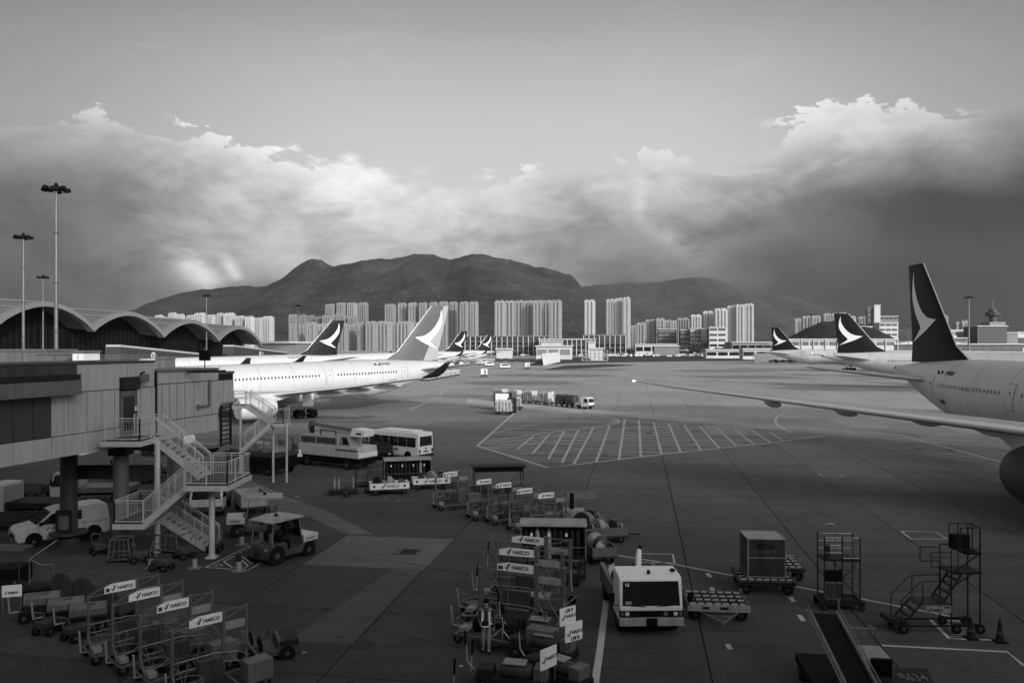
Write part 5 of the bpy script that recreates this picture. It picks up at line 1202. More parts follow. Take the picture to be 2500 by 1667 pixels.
def engine_cover(par_t, x, y, z, r, s=1):
    b = MB().lathe([(r * .4, 0), (r * .95, .08), (r, .35), (r * .85, .7), (r * .3, .95), (.02, 1.0)], (0, 0, 0), 'z', 14); return b
# ---- cylinder racks
def rack(label, loc, rz, L_, W, H_, cols, m='dark', sign=False, n_tag=4, group='gas cylinder racks'):
    t = thing('cylinder_rack', label, 'cylinder rack', loc, rz, group)
    fr = MB()
    for x in (-L_ / 2, L_ / 2):
        fr.bar((x, -W / 2, .4), (x, -W / 2, H_), .07); fr.bar((x, W / 2, .4), (x, W / 2, H_), .07); fr.bar((x, -W / 2, H_ * .6), (x, W / 2, H_ * .6), .04)
    for s_ in (-1, 1): fr.bar((-L_ / 2, s_ * W / 2, .42), (L_ / 2, s_ * W / 2, .42), .09)
    fr.bar((-L_ / 2, -W / 2, H_ * .5), (L_ / 2, -W / 2, H_ * .5), .04); fr.build('frame', 'galv', t)
    MB().prism([(-W / 2 - .12, H_ - .05), (-W / 2 - .1, H_ + .04), (.0, H_ + .16), (W / 2 + .12, H_ + .04), (W / 2 + .12, H_ - .04), (0, H_ + .06)], -L_ / 2 - .05, L_ / 2 + .05, 'yz').build('roof', 'offwhite', t)
    for x in (-L_ / 2 + .03, L_ / 2 - .03): MB().bx(x - .012, x + .012, -W / 2 + .05, W / 2 - .05, .45, H_ - .05).build('end_panel', 'grey', t)
    MB().bx(-L_ / 2 + .05, L_ / 2 - .05, W / 2 - .06, W / 2 - .03, .45, H_ - .05).build('back_panel', 'dark', t); MB().bx(-L_ / 2, L_ / 2, -W / 2, W / 2, .38, .46).build('floor', 'grate', t)
    rn = random.Random(int(L_ * 10)); cy = MB().lathe([(.105, 0), (.115, .03), (.115, 1.15), (.08, 1.28), (.04, 1.32), (.05, 1.36), (.05, 1.44), (.02, 1.46)], n=12).build('gas_cylinder', m, t, smooth=True)
    cy.location = (-L_ / 2 + .22, -W / 2 + .2, .46); n = int((L_ - .3) / .27); k_ = 0
    for j in range(2):
        for i in range(n):
            if i == 0 and j == 0: o = cy
            else: o = cy.copy(); COL.objects.link(o); o.location = (-L_ / 2 + .22 + i * .27, -W / 2 + .2 + j * .3, .46)
            if rn.random() < .25: o.material_slots[0].link = 'OBJECT'; o.material_slots[0].material = MATS['offwhite']
            if j == 0 and i % 3 == 1: MB().bx(-.05, .05, -.004, .004, -.16, 0).build('paper_tag', 'sign', t, loc=o.location + Vector((0, -.13, 1.2)), rz=.2)
    MB().bar((-L_ / 2 + .1, -W / 2, 1.0), (L_ / 2 - .1, -W / 2, .8), .02).build('strap', 'dark', t)
    for x in (-L_ * .36, L_ * .36):
        for s_ in (-1, 1): wheel(t, x, s_ * (W / 2 - .1), .22, .14)
    return t
rack('far gas cylinder rack with curved pale roof behind the lettered carts', gp(990, 1190) + Vector((0, .8, 0)), R(14), 3.4, 1.2, 2.0, 8)
rack('large gas cylinder rack with long pale roof behind the centre stands', gp(1352, 1388) + Vector((0, .5, 0)), R(-3), 3.0, 1.2, 2.05, 8)
def cover_cart(label, loc, rz, num=None, n=3, sign=True, group='carts loaded with tarpaulin covers'):
    t = trailer(label, loc, rz, 2.7, 1.2, .42, 'sign' if sign else 'pale', group, sign, cat='cart', floor=.42); rn = random.Random(len(label))
    for k in range(n):
        x = -.8 + k * 1.6 / max(n - 1, 1); r = rn.uniform(.34, .46)
        MB().lathe([(r * .96, -.12), (r, -.05), (r * .98, .1), (r * .7, .24), (r * .2, .3), (.02, .31)], (0, 0, 0), 'x', 14).build('round_cover', ['dark', 'offwhite', 'wrapdark'][k % 3], t, smooth=True, loc=(x, rn.uniform(-.1, .1), .42 + r * .95), rz=rn.uniform(-.6, .6))
        MB().lathe([(r * .7, .0), (r * .72, .06), (r * .3, .18), (.02, .2)], (0, 0, 0), 'x', 12).build('cover_cap', 'offwhite', t, smooth=True, loc=(x + .22, -.12, .42 + r * .8), rz=.4)
    if num: text(num, .24, 'ink', t, (-.15, -.608, .5), (R(90), 0, 0), bold=.01)
    return t
cover_cart('white lettered cart carrying two grey covers in front of the far cylinder rack', gp(950, 1205), R(14)); cover_cart('white lettered cart half hidden behind the leftmost middle stand', gp(1052, 1192), R(14))
cover_cart('cart numbered ten with round black and white covers', gp(1455, 1362), R(-78), '10', 3, False); cover_cart('rear cart with white drum covers beside the pale folding board', gp(1432, 1300), R(60), None, 3, False)
cover_cart('cart of black hooded covers at the right end of the middle stands', gp(1465, 1322), R(12), None, 3, False)
def cage(label, loc, rz, L_, W, H_, m='dark', group=None, mesh=True):
    t = thing('wire_cage', label, 'cage', loc, rz, group); f_ = MB()
    a = L_ / 2; b_ = W / 2
    for x in (-a, a):
        for y in (-b_, b_): f_.bar((x, y, .1), (x * .8, y, H_), .05)
    for z, q in ((.15, 1), (H_, .8)):
        for y in (-b_, b_): f_.bar((-a * q, y, z), (a * q, y, z), .05)
        for x in (-a * q, a * q): f_.bar((x, -b_, z), (x, b_, z), .05)
    for k in range(1, 4):
        x = -a + 2 * a * k / 4; f_.bar((x, -b_, .15), (x * .8, -b_, H_), .025)
    f_.bar((-a, -b_, H_ * .5), (a, -b_, H_ * .5), .03); f_.build('frame', m, t); MB().bx(-a, a, -b_, b_, .1, .15).build('floor', 'dark', t)
    for x in (-a, a):
        for y in (-b_, b_): wheel(t, x * .9, y, .1, .06)
    return t
cage('dark open frame cart in front of the boom truck', gp(905, 1185), R(14), 2.4, 1.2, 1.5); cage('second dark frame cart overlapping the first near the lettered cart', gp(920, 1200), R(14), 1.6, 1.1, 1.35)
cage('thin pale frame under the bridge left of the stair foot', gp(297, 1368), R(10), 1.0, .8, 1.1, 'galv'); cage('pale tubular frame beside the stair foot under the bridge', gp(420, 1345), R(-20), 1.6, .9, .9, 'galv')
# chocks and cones
fl_ = thing('flat_dolly', 'low dark flat dolly carrying two upright bottles', 'dolly', gp(838, 1205), R(12)); MB().bx(-1, 1, -.6, .6, .25, .33).build('deck', 'dark', fl_)
for x, y in ((-.3, .1), (-.6, .2), (.7, .4)): MB().lathe([(.07, .33), (.08, .8), (.04, .95), (.03, 1.15)], (x, y, 0), n=10).build('bottle', 'offwhite', fl_, smooth=True)
for x in (-.8, .8):
    for y in (-.5, .5): wheel(fl_, x, y, .15, .1)
def cone(label, loc, h=.75): 
    t = thing('traffic_cone', label, 'cone', loc, 0, 'traffic cones'); MB().bx(-.2, .2, -.2, .2, 0, .04).build('base', 'black', t); MB().lathe([(.15, .04), (.03, h)], n=14).build('body', 'dark', t, smooth=True); MB().lathe([(.115, h * .35), (.09, h * .52)], n=14).build('band', 'grey', t)
cone('cone standing next to the dark flat dolly', gp(845, 1212)); cone('left cone at the foot of the tall access platform', gp(2370, 1558)); cone('right cone in the corner beyond the access platform', gp(2441, 1566), .8)
# ---- loaders and big trucks near the airliner
def loader(label, loc, rz):
    t = thing('cargo_loader', label, 'loader', loc, rz); MB().bx(-2.6, 2.6, -1.35, 1.35, .5, 1.5).build('chassis', 'black', t); MB().bx(-2.7, 2.7, -1.4, 1.4, 1.5, 1.85).build('deck', 'grey', t)
    sc = MB()
    for s_ in (-1, 1): sc.bar((-2.3, s_ * 1.2, .6), (2.3, s_ * 1.2, 1.9), .14); sc.bar((2.3, s_ * 1.2, .6), (-2.3, s_ * 1.2, 1.9), .14)
    sc.build('scissor_arm', 'dark', t); MB().bx(-1.2, .6, -1.0, .4, 1.85, 2.5).build('engine_housing', 'offwhite', t, bevel=.04); MB().bx(1.1, 2.3, -1.1, .3, 1.85, 2.25).build('control_console', 'offwhite', t)
    r_ = MB()
    for y in (-1.35, 1.35):
        for z in (2.4, 2.95): r_.tube((-2.65, y, z), (2.65, y, z), .035, 6)
        for i in range(6): x = -2.65 + i * 1.06; r_.tube((x, y, 1.85), (x, y, 2.95), .035, 6)
    for x in (-2.65, 2.65):
        for z in (2.4, 2.95): r_.tube((x, -1.35, z), (x, 1.35, z), .035, 6)
    r_.build('guard_rail', 'galv', t); MB().bx(1.4, 2.2, .5, 1.2, 1.85, 2.7).build('cabinet', 'pale', t)
    ro = MB().tube((-2.4, -1.0, 1.9), (-2.4, 1.2, 1.9), .06, 8).build('roller', 'steel', t)
    for i in range(1, 9): o = ro.copy(); COL.objects.link(o); o.location = (i * .16, 0, 0)
    for x in (-1.9, 1.9):
        for s_ in (-1, 1): wheel(t, x, s_ * 1.15, .42, .3)
    return t
loader('black sided cargo loader with white railed deck below the cabin stair', gp(628, 1158) + Vector((0, 1.2, 0)), R(-28))
loader('dim railed loader half hidden behind the pale columns', gp(420, 1120) + Vector((-4, 3, 0)), R(-10))
def boxtug(label, loc, rz, L_=3.4, W=2.1, m='cleanwhite', num=None):
    t = thing('pushback_tug', label, 'tug', loc, rz); slab_body(t, [(L_ / 2, .45), (L_ / 2, 1.35), (-L_ / 2, 1.45), (-L_ / 2, .45)], W, m, 'body', bevel=.04)
    MB().bx(-L_ / 2 + .1, L_ / 2 - .1, -W / 2 + .1, W / 2 - .1, 1.4, 1.47).build('deck', 'dark', t); MB().bx(-L_ / 2 - .02, L_ / 2 + .02, -W / 2 - .02, W / 2 + .02, .3, .72).build('skirt', 'black', t)
    for x, y, h in ((-1.0, .5, .5), (-.4, -.3, .7), (.5, .4, .45), (.9, -.5, .35)): MB().tube((x, y, 1.4), (x, y, 1.4 + h), .16, 10).build('filler', 'dark', t)
    MB().path([(-1.2, -.8, 1.45), (-1.2, -.8, 1.85), (.9, -.8, 1.85), (.9, -.8, 1.45)], .04).build('rail', 'dark', t)
    for s_ in (-1, 1): MB().bx(L_ / 2, L_ / 2 + .03, s_ * .7 - .12, s_ * .7 + .12, .55, .65).build('headlight', 'lamp', t)
    if num: text(num, .26, 'ink', t, (L_ / 2 + .012, -.85, 1.0), (R(90), 0, R(90)))
    for x in (-L_ * .3, L_ * .3):
        for s_ in (-1, 1): wheel(t, x, s_ * (W / 2 - .12), .42, .26)
    return t
boxtug('low white fronted tug between the railed loader and the boom truck', gp(722, 1132) + Vector((-.2, .9, 0)), R(-62), num='58'); boxtug('low dark tug squeezed between the boom truck and the minibus', gp(925, 1122) + Vector((-.4, .8, 0)), R(-62), m='dark')
bt = thing('boom_truck', 'white aircraft washing truck with a long folded boom on its roof', 'boom truck', gp(808, 1146) + Vector((.1, 2.0, 0)), R(-32))
slab_body(bt, [(-3.8, 1.2), (-3.8, 2.35), (3.6, 2.35), (3.7, 1.2)], 2.5, 'white', 'body', bevel=.04); MB().bx(-3.7, 3.6, -1.1, 1.1, .5, 1.2).build('chassis', 'black', bt)
MB().bx(-3.7, 1.1, -1.15, 1.15, 2.35, 3.25).build('tank', 'offwhite', bt, bevel=.05); MB().bx(-3.4, -1.6, -1.17, -1.15, 2.5, 3.1).bx(-1.4, .9, -1.17, -1.15, 2.5, 3.1).build('side_panel', 'grey', bt)
slab_body(bt, [(1.25, 2.35), (1.25, 3.3), (2.0, 3.35), (2.4, 2.35)], 1.6, 'offwhite', 'operator_cab', bevel=.03); side_glass(bt, [(1.4, 2.45), (1.4, 3.2), (1.9, 3.2), (2.2, 2.45)], 1.6, 9, 0)
b = MB().bar((-3.4, .2, 3.2), (-3.4, .2, 4.2), .3); b.build('turret', 'dark', bt); b = MB().bar((-3.5, .2, 4.25), (2.6, .1, 3.85), .32, .36); b.build('boom', 'galv', bt); MB().path([(-3.6, .2, 3.3), (-3.9, .2, 3.9), (-3.6, .2, 4.5), (-3.0, .2, 4.5)], .05).build('hose', 'black', bt)
slab_body(bt, [(2.1, 3.3), (2.4, 4.15), (3.9, 4.05), (3.8, 3.35)], 1.3, 'cleanwhite', 'basket', bevel=.03); MB().bx(2.9, 3.5, -.665, -.65, 3.55, 3.75).build('vent', 'dark', bt); MB().bx(1.0, 3.65, -1.265, -1.25, 1.9, 2.05).build('stripe', 'grey', bt)
MB().bar((-1.5, -.6, 3.25), (-1.5, -.6, 3.8), .08).bar((-1.5, -.6, 3.8), (.4, -.6, 3.75), .08).bar((.4, -.6, 3.75), (.4, -.6, 3.25), .08).build('boom_rest', 'dark', bt)
for x in (-2.6, 2.3):
    for s_ in (-1, 1): wheel(bt, x, s_ * 1.1, .48, .32)
bt.scale = (.95, .95, .82)
cab_r = MB().bx(3.69, 3.74, -1.2, 1.2, 1.3, 1.75).build('front_panel', 'cleanwhite', bt)
# minibus
mbp = gp(1034, 1119); hd = Vector((-.80, .60, 0)); mb_ = thing('minibus', 'white minibus with dark side windows seen from behind near the hatched box', 'minibus', mbp + hd * 3.1 + Vector((.2, -1.2, 0)), math.atan2(hd.y, hd.x))
slab_body(mb_, [(3.25, .4), (3.3, 1.0), (3.05, 2.2), (2.7, 2.5), (-3.1, 2.55), (-3.28, 2.4), (-3.3, .4)], 2.0, 'cleanwhite', 'body', belt=1.2, k=.035, bevel=.08)
for i in range(5): side_glass(mb_, [(-2.95 + i * 1.12, 1.25), (-2.95 + i * 1.12, 2.1), (-1.88 + i * 1.12, 2.1), (-1.88 + i * 1.12, 1.25)], 2.0, 1.2, .035)
MB().add([(-3.315, -.82, 1.35), (-3.315, .82, 1.35), (-3.30, .76, 2.2), (-3.30, -.76, 2.2)], [(0, 1, 2, 3)]).build('rear_window', 'glass', mb_); MB().bx(-3.36, -3.28, -.98, .98, .35, .62).build('rear_bumper', 'dark', mb_); MB().bx(-3.325, -3.3, -.28, .28, .8, .92).build('number_plate', 'ink', mb_)
MB().lathe([(.09, -3.33), (.09, -3.3)], (0, 0, 1.1), 'x', 14).build('round_badge', 'ink', mb_)
for s_ in (-1, 1): MB().bx(-3.33, -3.3, s_ * .82 - .09, s_ * .82 + .09, .72, 1.05).build('tail_light', 'dark', mb_); MB().bx(3.1, 3.2, s_ * 1.2 - .06, s_ * 1.2 + .06, 1.5, 1.9).build('mirror', 'black', mb_)
MB().prism([(-2.4, 2.54), (-2.2, 2.66), (2.0, 2.64), (2.2, 2.5)], -.7, .7).build('roof_pod', 'cleanwhite', mb_, bevel=.03); text('HAS', .34, 'ink', mb_, (-.2, 1.012, .85), (R(90), 0, math.pi), bold=.01)
for x in (2.1, -2.0):
    for s_ in (-1, 1): MB().lathe([(.45, -.01), (.45, .01)], (x, s_ * .995, .42), 'y', 18).build('wheel_arch', 'black', mb_); wheel(mb_, x, s_ * .88, .38, .24)
for k, (x, y, r_, s_) in enumerate([(1090, 1222, 20, 1.3), (1165, 1232, 10, 1.2), (1230, 1246, 30, 1.3), (1290, 1258, 15, 1.2), (1345, 1272, 5, 1.3), (1250, 1430, -15, 1.4), (1395, 1420, 70, 1.3)]):
    cage(['dark frame stuck behind the leftmost middle stand', 'dark frame between the second and third middle stands', 'dark frame behind the third middle stand', 'dark frame behind the fourth middle stand', 'dark frame left of the pale folding board', 'dark frame inside the centre cluster behind the chest', 'dark frame right of the centre cluster near the long line'][k], gp(x, y), R(r_), s_, .9, 1.0 + .1 * (k % 3), 'dark', 'dark frames among the stands')
# flat canopy cart behind the middle stands, folding board, exhaust pipe
fc = thing('canopy_cart', 'dark flat roofed cart behind the second middle stand', 'cart', gp(1215, 1215) + Vector((0, 2.0, 0)), R(8)); MB().bx(-1.9, 1.9, -.7, .7, 1.85, 1.95).build('roof', 'dark', fc, bevel=.02); MB().bx(-1.7, 1.7, -.6, .6, 1.55, 1.75).build('folded_net', 'black', fc)
bars('post', 'dark', fc, [((a, b, .3), (a, b, 1.9), .06) for a in (-1.7, 1.7) for b in (-.6, .6)]); MB().bx(-1.8, 1.8, -.65, .65, .35, .45).build('floor', 'dark', fc)
fb = thing('folding_board', 'pale tilted folding board behind the black exhaust pipe', 'board', gp(1420, 1262) + Vector((0, 1, 0)), R(5)); MB().add([(-1.0, 0, .9), (1.0, 0, .9), (1.15, .8, 1.25), (-.85, .8, 1.25), (-1.0, 0, .86), (1.0, 0, .86), (1.15, .8, 1.21), (-.85, .8, 1.21)], [(0, 1, 2, 3), (4, 7, 6, 5), (0, 4, 5, 1), (2, 6, 7, 3), (1, 5, 6, 2), (0, 3, 7, 4)]).build('board', 'pale', fb)
bars('leg', 'galv', fb, [((-.9, 0, 0), (-.9, 0, .88), .05), ((.9, 0, 0), (.9, 0, .88), .05), ((-.8, .7, 0), (-.8, .7, 1.2), .05), ((1.0, .7, 0), (1.0, .7, 1.2), .05)])
ep = thing('exhaust_stack', 'upright black pipe at the right of the middle stands', 'pipe', gp(1396, 1284)); MB().tube((0, 0, 0), (0, 0, 1.9), .12, 12).build('pipe', 'black', ep, smooth=True); MB().bx(-.5, .7, -.4, .4, .2, 1.0).build('machine_box', 'offwhite', ep, bevel=.03)
# ---- low trolleys with boards
def trolley(label, loc, rz, txt=None, group='low pump trolleys', board=True):
    t = thing('pump_trolley', label, 'trolley', loc, rz, group); MB().bx(-1.25, 1.0, -.35, .35, .25, .38).build('frame', 'dark', t)
    MB().lathe([(.2, -1.0), (.24, -.9), (.24, -.1), (.18, 0)], (.5, 0, .55), 'x', 14).build('tank', 'grey', t, smooth=True); MB().bx(-1.2, -.7, -.3, .3, .38, .62).build('pump', 'dark', t, bevel=.03); MB().bx(.55, .95, -.28, .28, .38, .75).build('battery', 'pale', t, bevel=.02)
    MB().bx(-.4, .3, -.22, .22, .78, .82).build('tank_top', 'offwhite', t); hd_ = MB().path([(-1.25, 0, .4), (-1.55, 0, .7), (-1.62, 0, 1.6)], .025); hd_.build('handle', 'offwhite', t); MB().tube((-1.6, 0, 1.15), (-1.62, 0, 1.62), .035, 8).build('grip', 'black', t)
    if board:
        b_ = MB().bx(-.36, .36, -.015, .015, .75, 1.36).build('sign_board', 'sign', t, loc=(.98, -.12, 0), rz=R(58)); bars('board_post', 'galv', t, [((.98 + q * .53, -.12 + q * .85, .3), (.98 + q * .53, -.12 + q * .85, .78), .04) for q in (-.3, .3)])
        tick(b_, -.3, -.02, .94, .15, 0); text('HAECO', .15, 'ink', b_, (-.1, -.02, 1.0), (R(90), 0, 0), bold=.005)
        if txt: text(txt, .17, 'ink', b_, (-.12, -.02, 1.19 if '9' in txt else .79), (R(90), 0, 0), bold=.006)
    for x in (-.95, .8):
        for s_ in (-1, 1): wheel(t, x, s_ * .38, .2, .12)
    return t
trolley('rear low pump trolley, its raised white board reading LM nine', gp(1322, 1566), R(-20), 'LM 9'); trolley('low pump trolley nearer the viewer, white board with the figure eight', gp(1334, 1606), R(-22), 'LM 8')
trolley('nearest low trolley at the bottom edge with a small white lamp', gp(1262, 1680), R(-12), None, board=True); trolley('low dark trolley with a crumpled bag behind the bottom edge', gp(1365, 1668), R(-40), None, board=False)
tool = thing('tool_chest', 'large grey metal chest in front of the front wide stand', 'chest', gp(1312, 1500) + Vector((0, .4, 0)), R(-14)); MB().bx(-.48, .48, -.35, .35, .08, .6).build('body', 'pale', tool, bevel=.02); MB().bx(-.5, .5, -.37, .37, .6, .66).build('lid', 'offwhite', tool, bevel=.015); MB().bx(-.06, .06, -.39, -.36, .5, .62).build('latch', 'dark', tool)
def handle_pole(label, x, y, h, g='upright trolley handles'):
    t = thing('marker_pole', label, 'pole', gp(x, y), 0, g); MB().tube((0, 0, 0), (.05, 0, h), .022, 8).build('rod', 'offwhite', t); MB().tube((.03, 0, h * .55), (.055, 0, h * 1.02), .035, 8).build('grip', 'black', t)
handle_pole('tallest black gripped handle left of the centre stands', 1190, 1382, 1.15); handle_pole('short hooked handle left of the tallest one', 1177, 1400, 1.0); handle_pole('black gripped handle just above the worker', 1163, 1440, 1.1); handle_pole('handle standing right of the worker', 1226, 1568, 1.3); handle_pole('handle at the bottom edge left of the nearest trolley', 1106, 1690, 1.0); handle_pole('slanting handle below the worker', 1150, 1640, 1.0)
def wheelbase(label, loc, rz):
    t = thing('wheeled_pump', label, 'pump', loc, rz, 'small wheeled pumps'); MB().bx(-.4, .4, -.25, .25, .25, .5).build('case', 'grey', t, bevel=.03); MB().path([(-.4, -.2, .5), (-.5, -.2, .9), (-.5, .2, .9), (-.4, .2, .5)], .02).build('handle', 'galv', t)
    for x in (-.3, .3):
        for s_ in (-1, 1): wheel(t, x, s_ * .28, .17, .1)
for k, (x, y) in enumerate([(1160, 1500), (430, 1640), (190, 1560), (120, 1545), (310, 1600)]): wheelbase(['small wheeled pump behind the worker', 'small wheeled pump under the third left stand', 'small wheeled pump below the left tanks', 'small wheeled pump at the left end below the first tank', 'small wheeled pump under the rearmost left stand'][k], gp(x, y), R(30 + 17 * k))
for k, (x, y) in enumerate([(345, 1372), (452, 1362), (525, 1345), (240, 1352), (395, 1392)]): wheelbase(['dark wheeled pump between the thin frame and the bollard', 'wheeled pump in the shade under the lowest stair flight', 'wheeled pump behind the slim stair post foot', 'wheeled pump beside the dark column ring', 'wheeled pump between two round based bollards'][k], gp(x, y), R(200 + 37 * k))
for k, (x, y) in enumerate([(75, 1215), (20, 1290), (340, 1180), (430, 1200)]): trailer(['dim flat trailer beyond the small dark windowed truck', 'dim flat trailer at the left edge behind the van', 'low trailer in shade behind the thick columns', 'low trailer behind the zigzag stair'][k], gp(x, y), R(170 + 20 * k), 2.6, 1.4, .35, 'grey', 'flat trailers in the shade of the bridge')
# left bottom cluster: tanks, hooded boxes
for k, (x, y) in enumerate([(100, 1512), (158, 1526), (212, 1540)]):
    t = thing('tank_trailer', ['leftmost horizontal tank trailer in the dim left corner', 'middle horizontal tank trailer with a chain across', 'rightmost horizontal tank trailer beside the stands'][k], 'tank trailer', gp(x, y), R(22), 'horizontal tank trailers')
    MB().prism([(.3 * math.cos(q * math.pi / 4 + .39) , .75 + .3 * math.sin(q * math.pi / 4 + .39)) for q in range(8)], -.55, .65, 'yz').build('tank', 'pale', t, bevel=.015); MB().prism([(.31 * math.cos(q * math.pi / 4 + .39), .75 + .31 * math.sin(q * math.pi / 4 + .39)) for q in range(8)], -.58, -.54, 'yz').build('end_cap', 'black', t)
    MB().bx(-.7, .8, -.3, .3, .3, .42).build('frame', 'dark', t); MB().path([(-.7, 0, .4), (-1.0, -.1, .4), (-1.05, -.12, 1.0)], .03).build('tow_bar', 'offwhite', t); MB().bar((0, -.2, 1.02), (.3, -.2, 1.04), .02).build('grab_handle', 'dark', t)
    for xx in (-.5, .5):
        for s_ in (-1, 1): wheel(t, xx, s_ * .33, .2, .12)
for k, (x, y, s_) in enumerate([(170, 1470, 1.0), (225, 1482, 1.05), (282, 1508, 1.1)]):
    t = thing('hooded_unit', ['rear hooded power unit with a rounded pale top', 'middle hooded power unit beside the rearmost stand', 'front hooded power unit under the lettered beam'][k], 'power unit', gp(x, y), R(-14), 'hooded power units')
    MB().prism([(-.5, .25), (-.5, 1.15), (-.2, 1.3), (.25, 1.25), (.5, .95), (.55, .25)], -.4, .4, 'xz').build('hood', 'grey', t, bevel=.03); MB().bx(-.52, -.495, -.36, .36, .35, 1.1).build('front_panel', 'black', t)
    for xx in (-.35, .35):
        for q in (-1, 1): wheel(t, xx, q * .36, .18, .1)
bd = thing('lettered_board', 'white lettered board leaning at the far left edge', 'sign', gp(32, 1490), R(17)); MB().bx(-.38, .3, -.02, .02, .55, 1.0).build('panel', 'sign', bd); brand(bd, -.32, -.03, .68, .13, 0); bars('leg', 'galv', bd, [((q, .02, 0), (q, .02, .6), .05) for q in (-.35, .28)])
sh = thing('canopy_trolley', 'dark trolley with grey slanted canopy at the far left', 'trolley', gp(22, 1425), R(5)); MB().prism([(-1.2, 1.55), (-1.1, 1.65), (.75, 1.55), (.75, 1.45)], -.6, .6).build('canopy', 'grey', sh); bars('post', 'grey', sh, [((-.2, -.55, .2), (-.2, -.55, 1.6), .04), ((.7, -.55, .2), (.7, -.55, 1.5), .04), ((.7, .55, .2), (.7, .55, 1.5), .04)]); MB().bx(-1.1, .7, -.55, .55, .3, .8).build('machine', 'black', sh)
for x in (-.8, .5):
    for q in (-1, 1): wheel(sh, x, q * .5, .2, .12)
wf = thing('lifting_frame', 'thin bent pale lifting frame in the dark left corner', 'frame', gp(72, 1442), R(20)); MB().path([(0, 0, 0), (0, 0, 1.35), (1.0, .3, 2.0)], .03).path([(0, 0, 1.35), (.45, 0, 1.05), (.9, 0, 1.05), (.9, 0, .3)], .02).build('tube', 'galv', wf); MB().bx(-.5, 1.0, -.4, .4, .1, .25).build('base', 'dark', wf)

# ---- truck 15
p15 = gp(1575, 1556); tk = thing('ramp_truck', 'white flat fronted ramp truck numbered 15 facing the viewer', 'truck', p15 + Vector((.15, 2.6, 0)), R(-88.5))
slab_body(tk, [(2.55, .62), (2.6, 1.0), (2.62, 1.25), (2.42, 2.38), (2.3, 2.46), (1.1, 2.5), (1.0, .62)], 2.25, 'cleanwhite', 'cab', bevel=.06)
MB().add([(2.628, -1.02, 1.33), (2.628, 1.02, 1.33), (2.455, .99, 2.27), (2.455, -.99, 2.27)], [(0, 1, 2, 3)]).build('windscreen', 'glass', tk); MB().bx(2.5, 2.64, -1.13, 1.13, .88, 1.12).build('grille', 'black', tk); MB().bx(2.45, 2.72, -1.14, -.2, .52, .84).bx(2.45, 2.72, .2, 1.14, .52, .84).build('bumper', 'offwhite', tk, bevel=.02); MB().bx(2.4, 2.66, -.2, .2, .5, .8).build('tow_socket', 'black', tk)
for s_ in (-1, 1):
    MB().lathe([(.085, 2.64), (.08, 2.66)], (0, s_ * .86, 1.0), 'x', 14).build('headlight', 'lamp', tk); MB().bx(2.63, 2.66, s_ * 1.04 - .04, s_ * 1.04 + .04, .92, 1.08).build('indicator', 'pale', tk)
    MB().path([(2.5, s_ * 1.12, 1.3), (2.6, s_ * 1.35, 1.35), (2.6, s_ * 1.38, 1.9)], .018).build('mirror_arm', 'black', tk); MB().bx(2.56, 2.6, s_ * 1.4 - .1, s_ * 1.4 + .1, 1.45, 1.85).build('mirror', 'black', tk, bevel=.02)
    MB().bar((2.62, s_ * .2, 1.28), (2.62, s_ * .75, 1.34), .025).build('wiper', 'black', tk)
text('15', .17, 'sign', tk, (2.49, -.93, 2.08), (R(81), 0, R(90)), bold=.004); MB().bx(2.625, 2.64, -.2, .22, .93, 1.06).build('name_plate', 'dark', tk); MB().lathe([(.08, 2.645), (.08, 2.65)], (0, .5, 1.0), 'x', 14).build('round_badge', 'pale', tk); MB().bx(2.6, 2.632, -.92, -.7, 1.38, 1.5).build('permit', 'offwhite', tk)
MB().bx(1.75, 1.92, .85, 1.0, 2.49, 2.58).build('roof_lamp', 'black', tk); MB().lathe([(.07, 2.48), (.06, 2.62)], (2.1, 0, 0), n=12).build('beacon', 'dark', tk)
MB().bx(-2.6, .98, -1.1, 1.1, .65, .8).build('bed', 'dark', tk); MB().bx(-2.6, .9, -1.12, -.95, .8, 1.5).bx(-2.6, .9, .95, 1.12, .8, 1.5).build('side_rail', 'pale', tk)
ck = MB()
for i in range(4):
    for j in range(6):
        if (i + j) % 2: ck.bx(-1.6 + i * .2, -1.4 + i * .2, .1 + j * .13, .23 + j * .13, 1.502, 1.506)
MB().bx(-1.62, -.78, .08, .9, 1.3, 1.5).build('checker_box', 'black', tk); ck.build('checker_marking', 'sign', tk); MB().bx(-.6, .9, -.95, -.35, .85, 1.7).build('cabinet', 'black', tk)
MB().bx(.2, .95, -.2, .35, .8, 1.9).build('pump_case', 'grey', tk); MB().tube((-.2, .05, 1.7), (-1.6, .35, 2.35), .12, 12, .10).build('nozzle_arm', 'cleanwhite', tk, smooth=True); MB().tube((-1.6, .35, 2.35), (-1.8, .42, 2.45), .09, 10).build('nozzle_tip', 'black', tk); MB().path([(.3, -.1, 1.9), (0, -.2, 2.2), (-.5, -.1, 1.9)], .05).build('hose', 'black', tk)
for x in (1.7, -1.7):
    for s_ in (-1, 1): wheel(tk, x, s_ * .95, .42, .28)
tk.scale = (1, 1, .86)
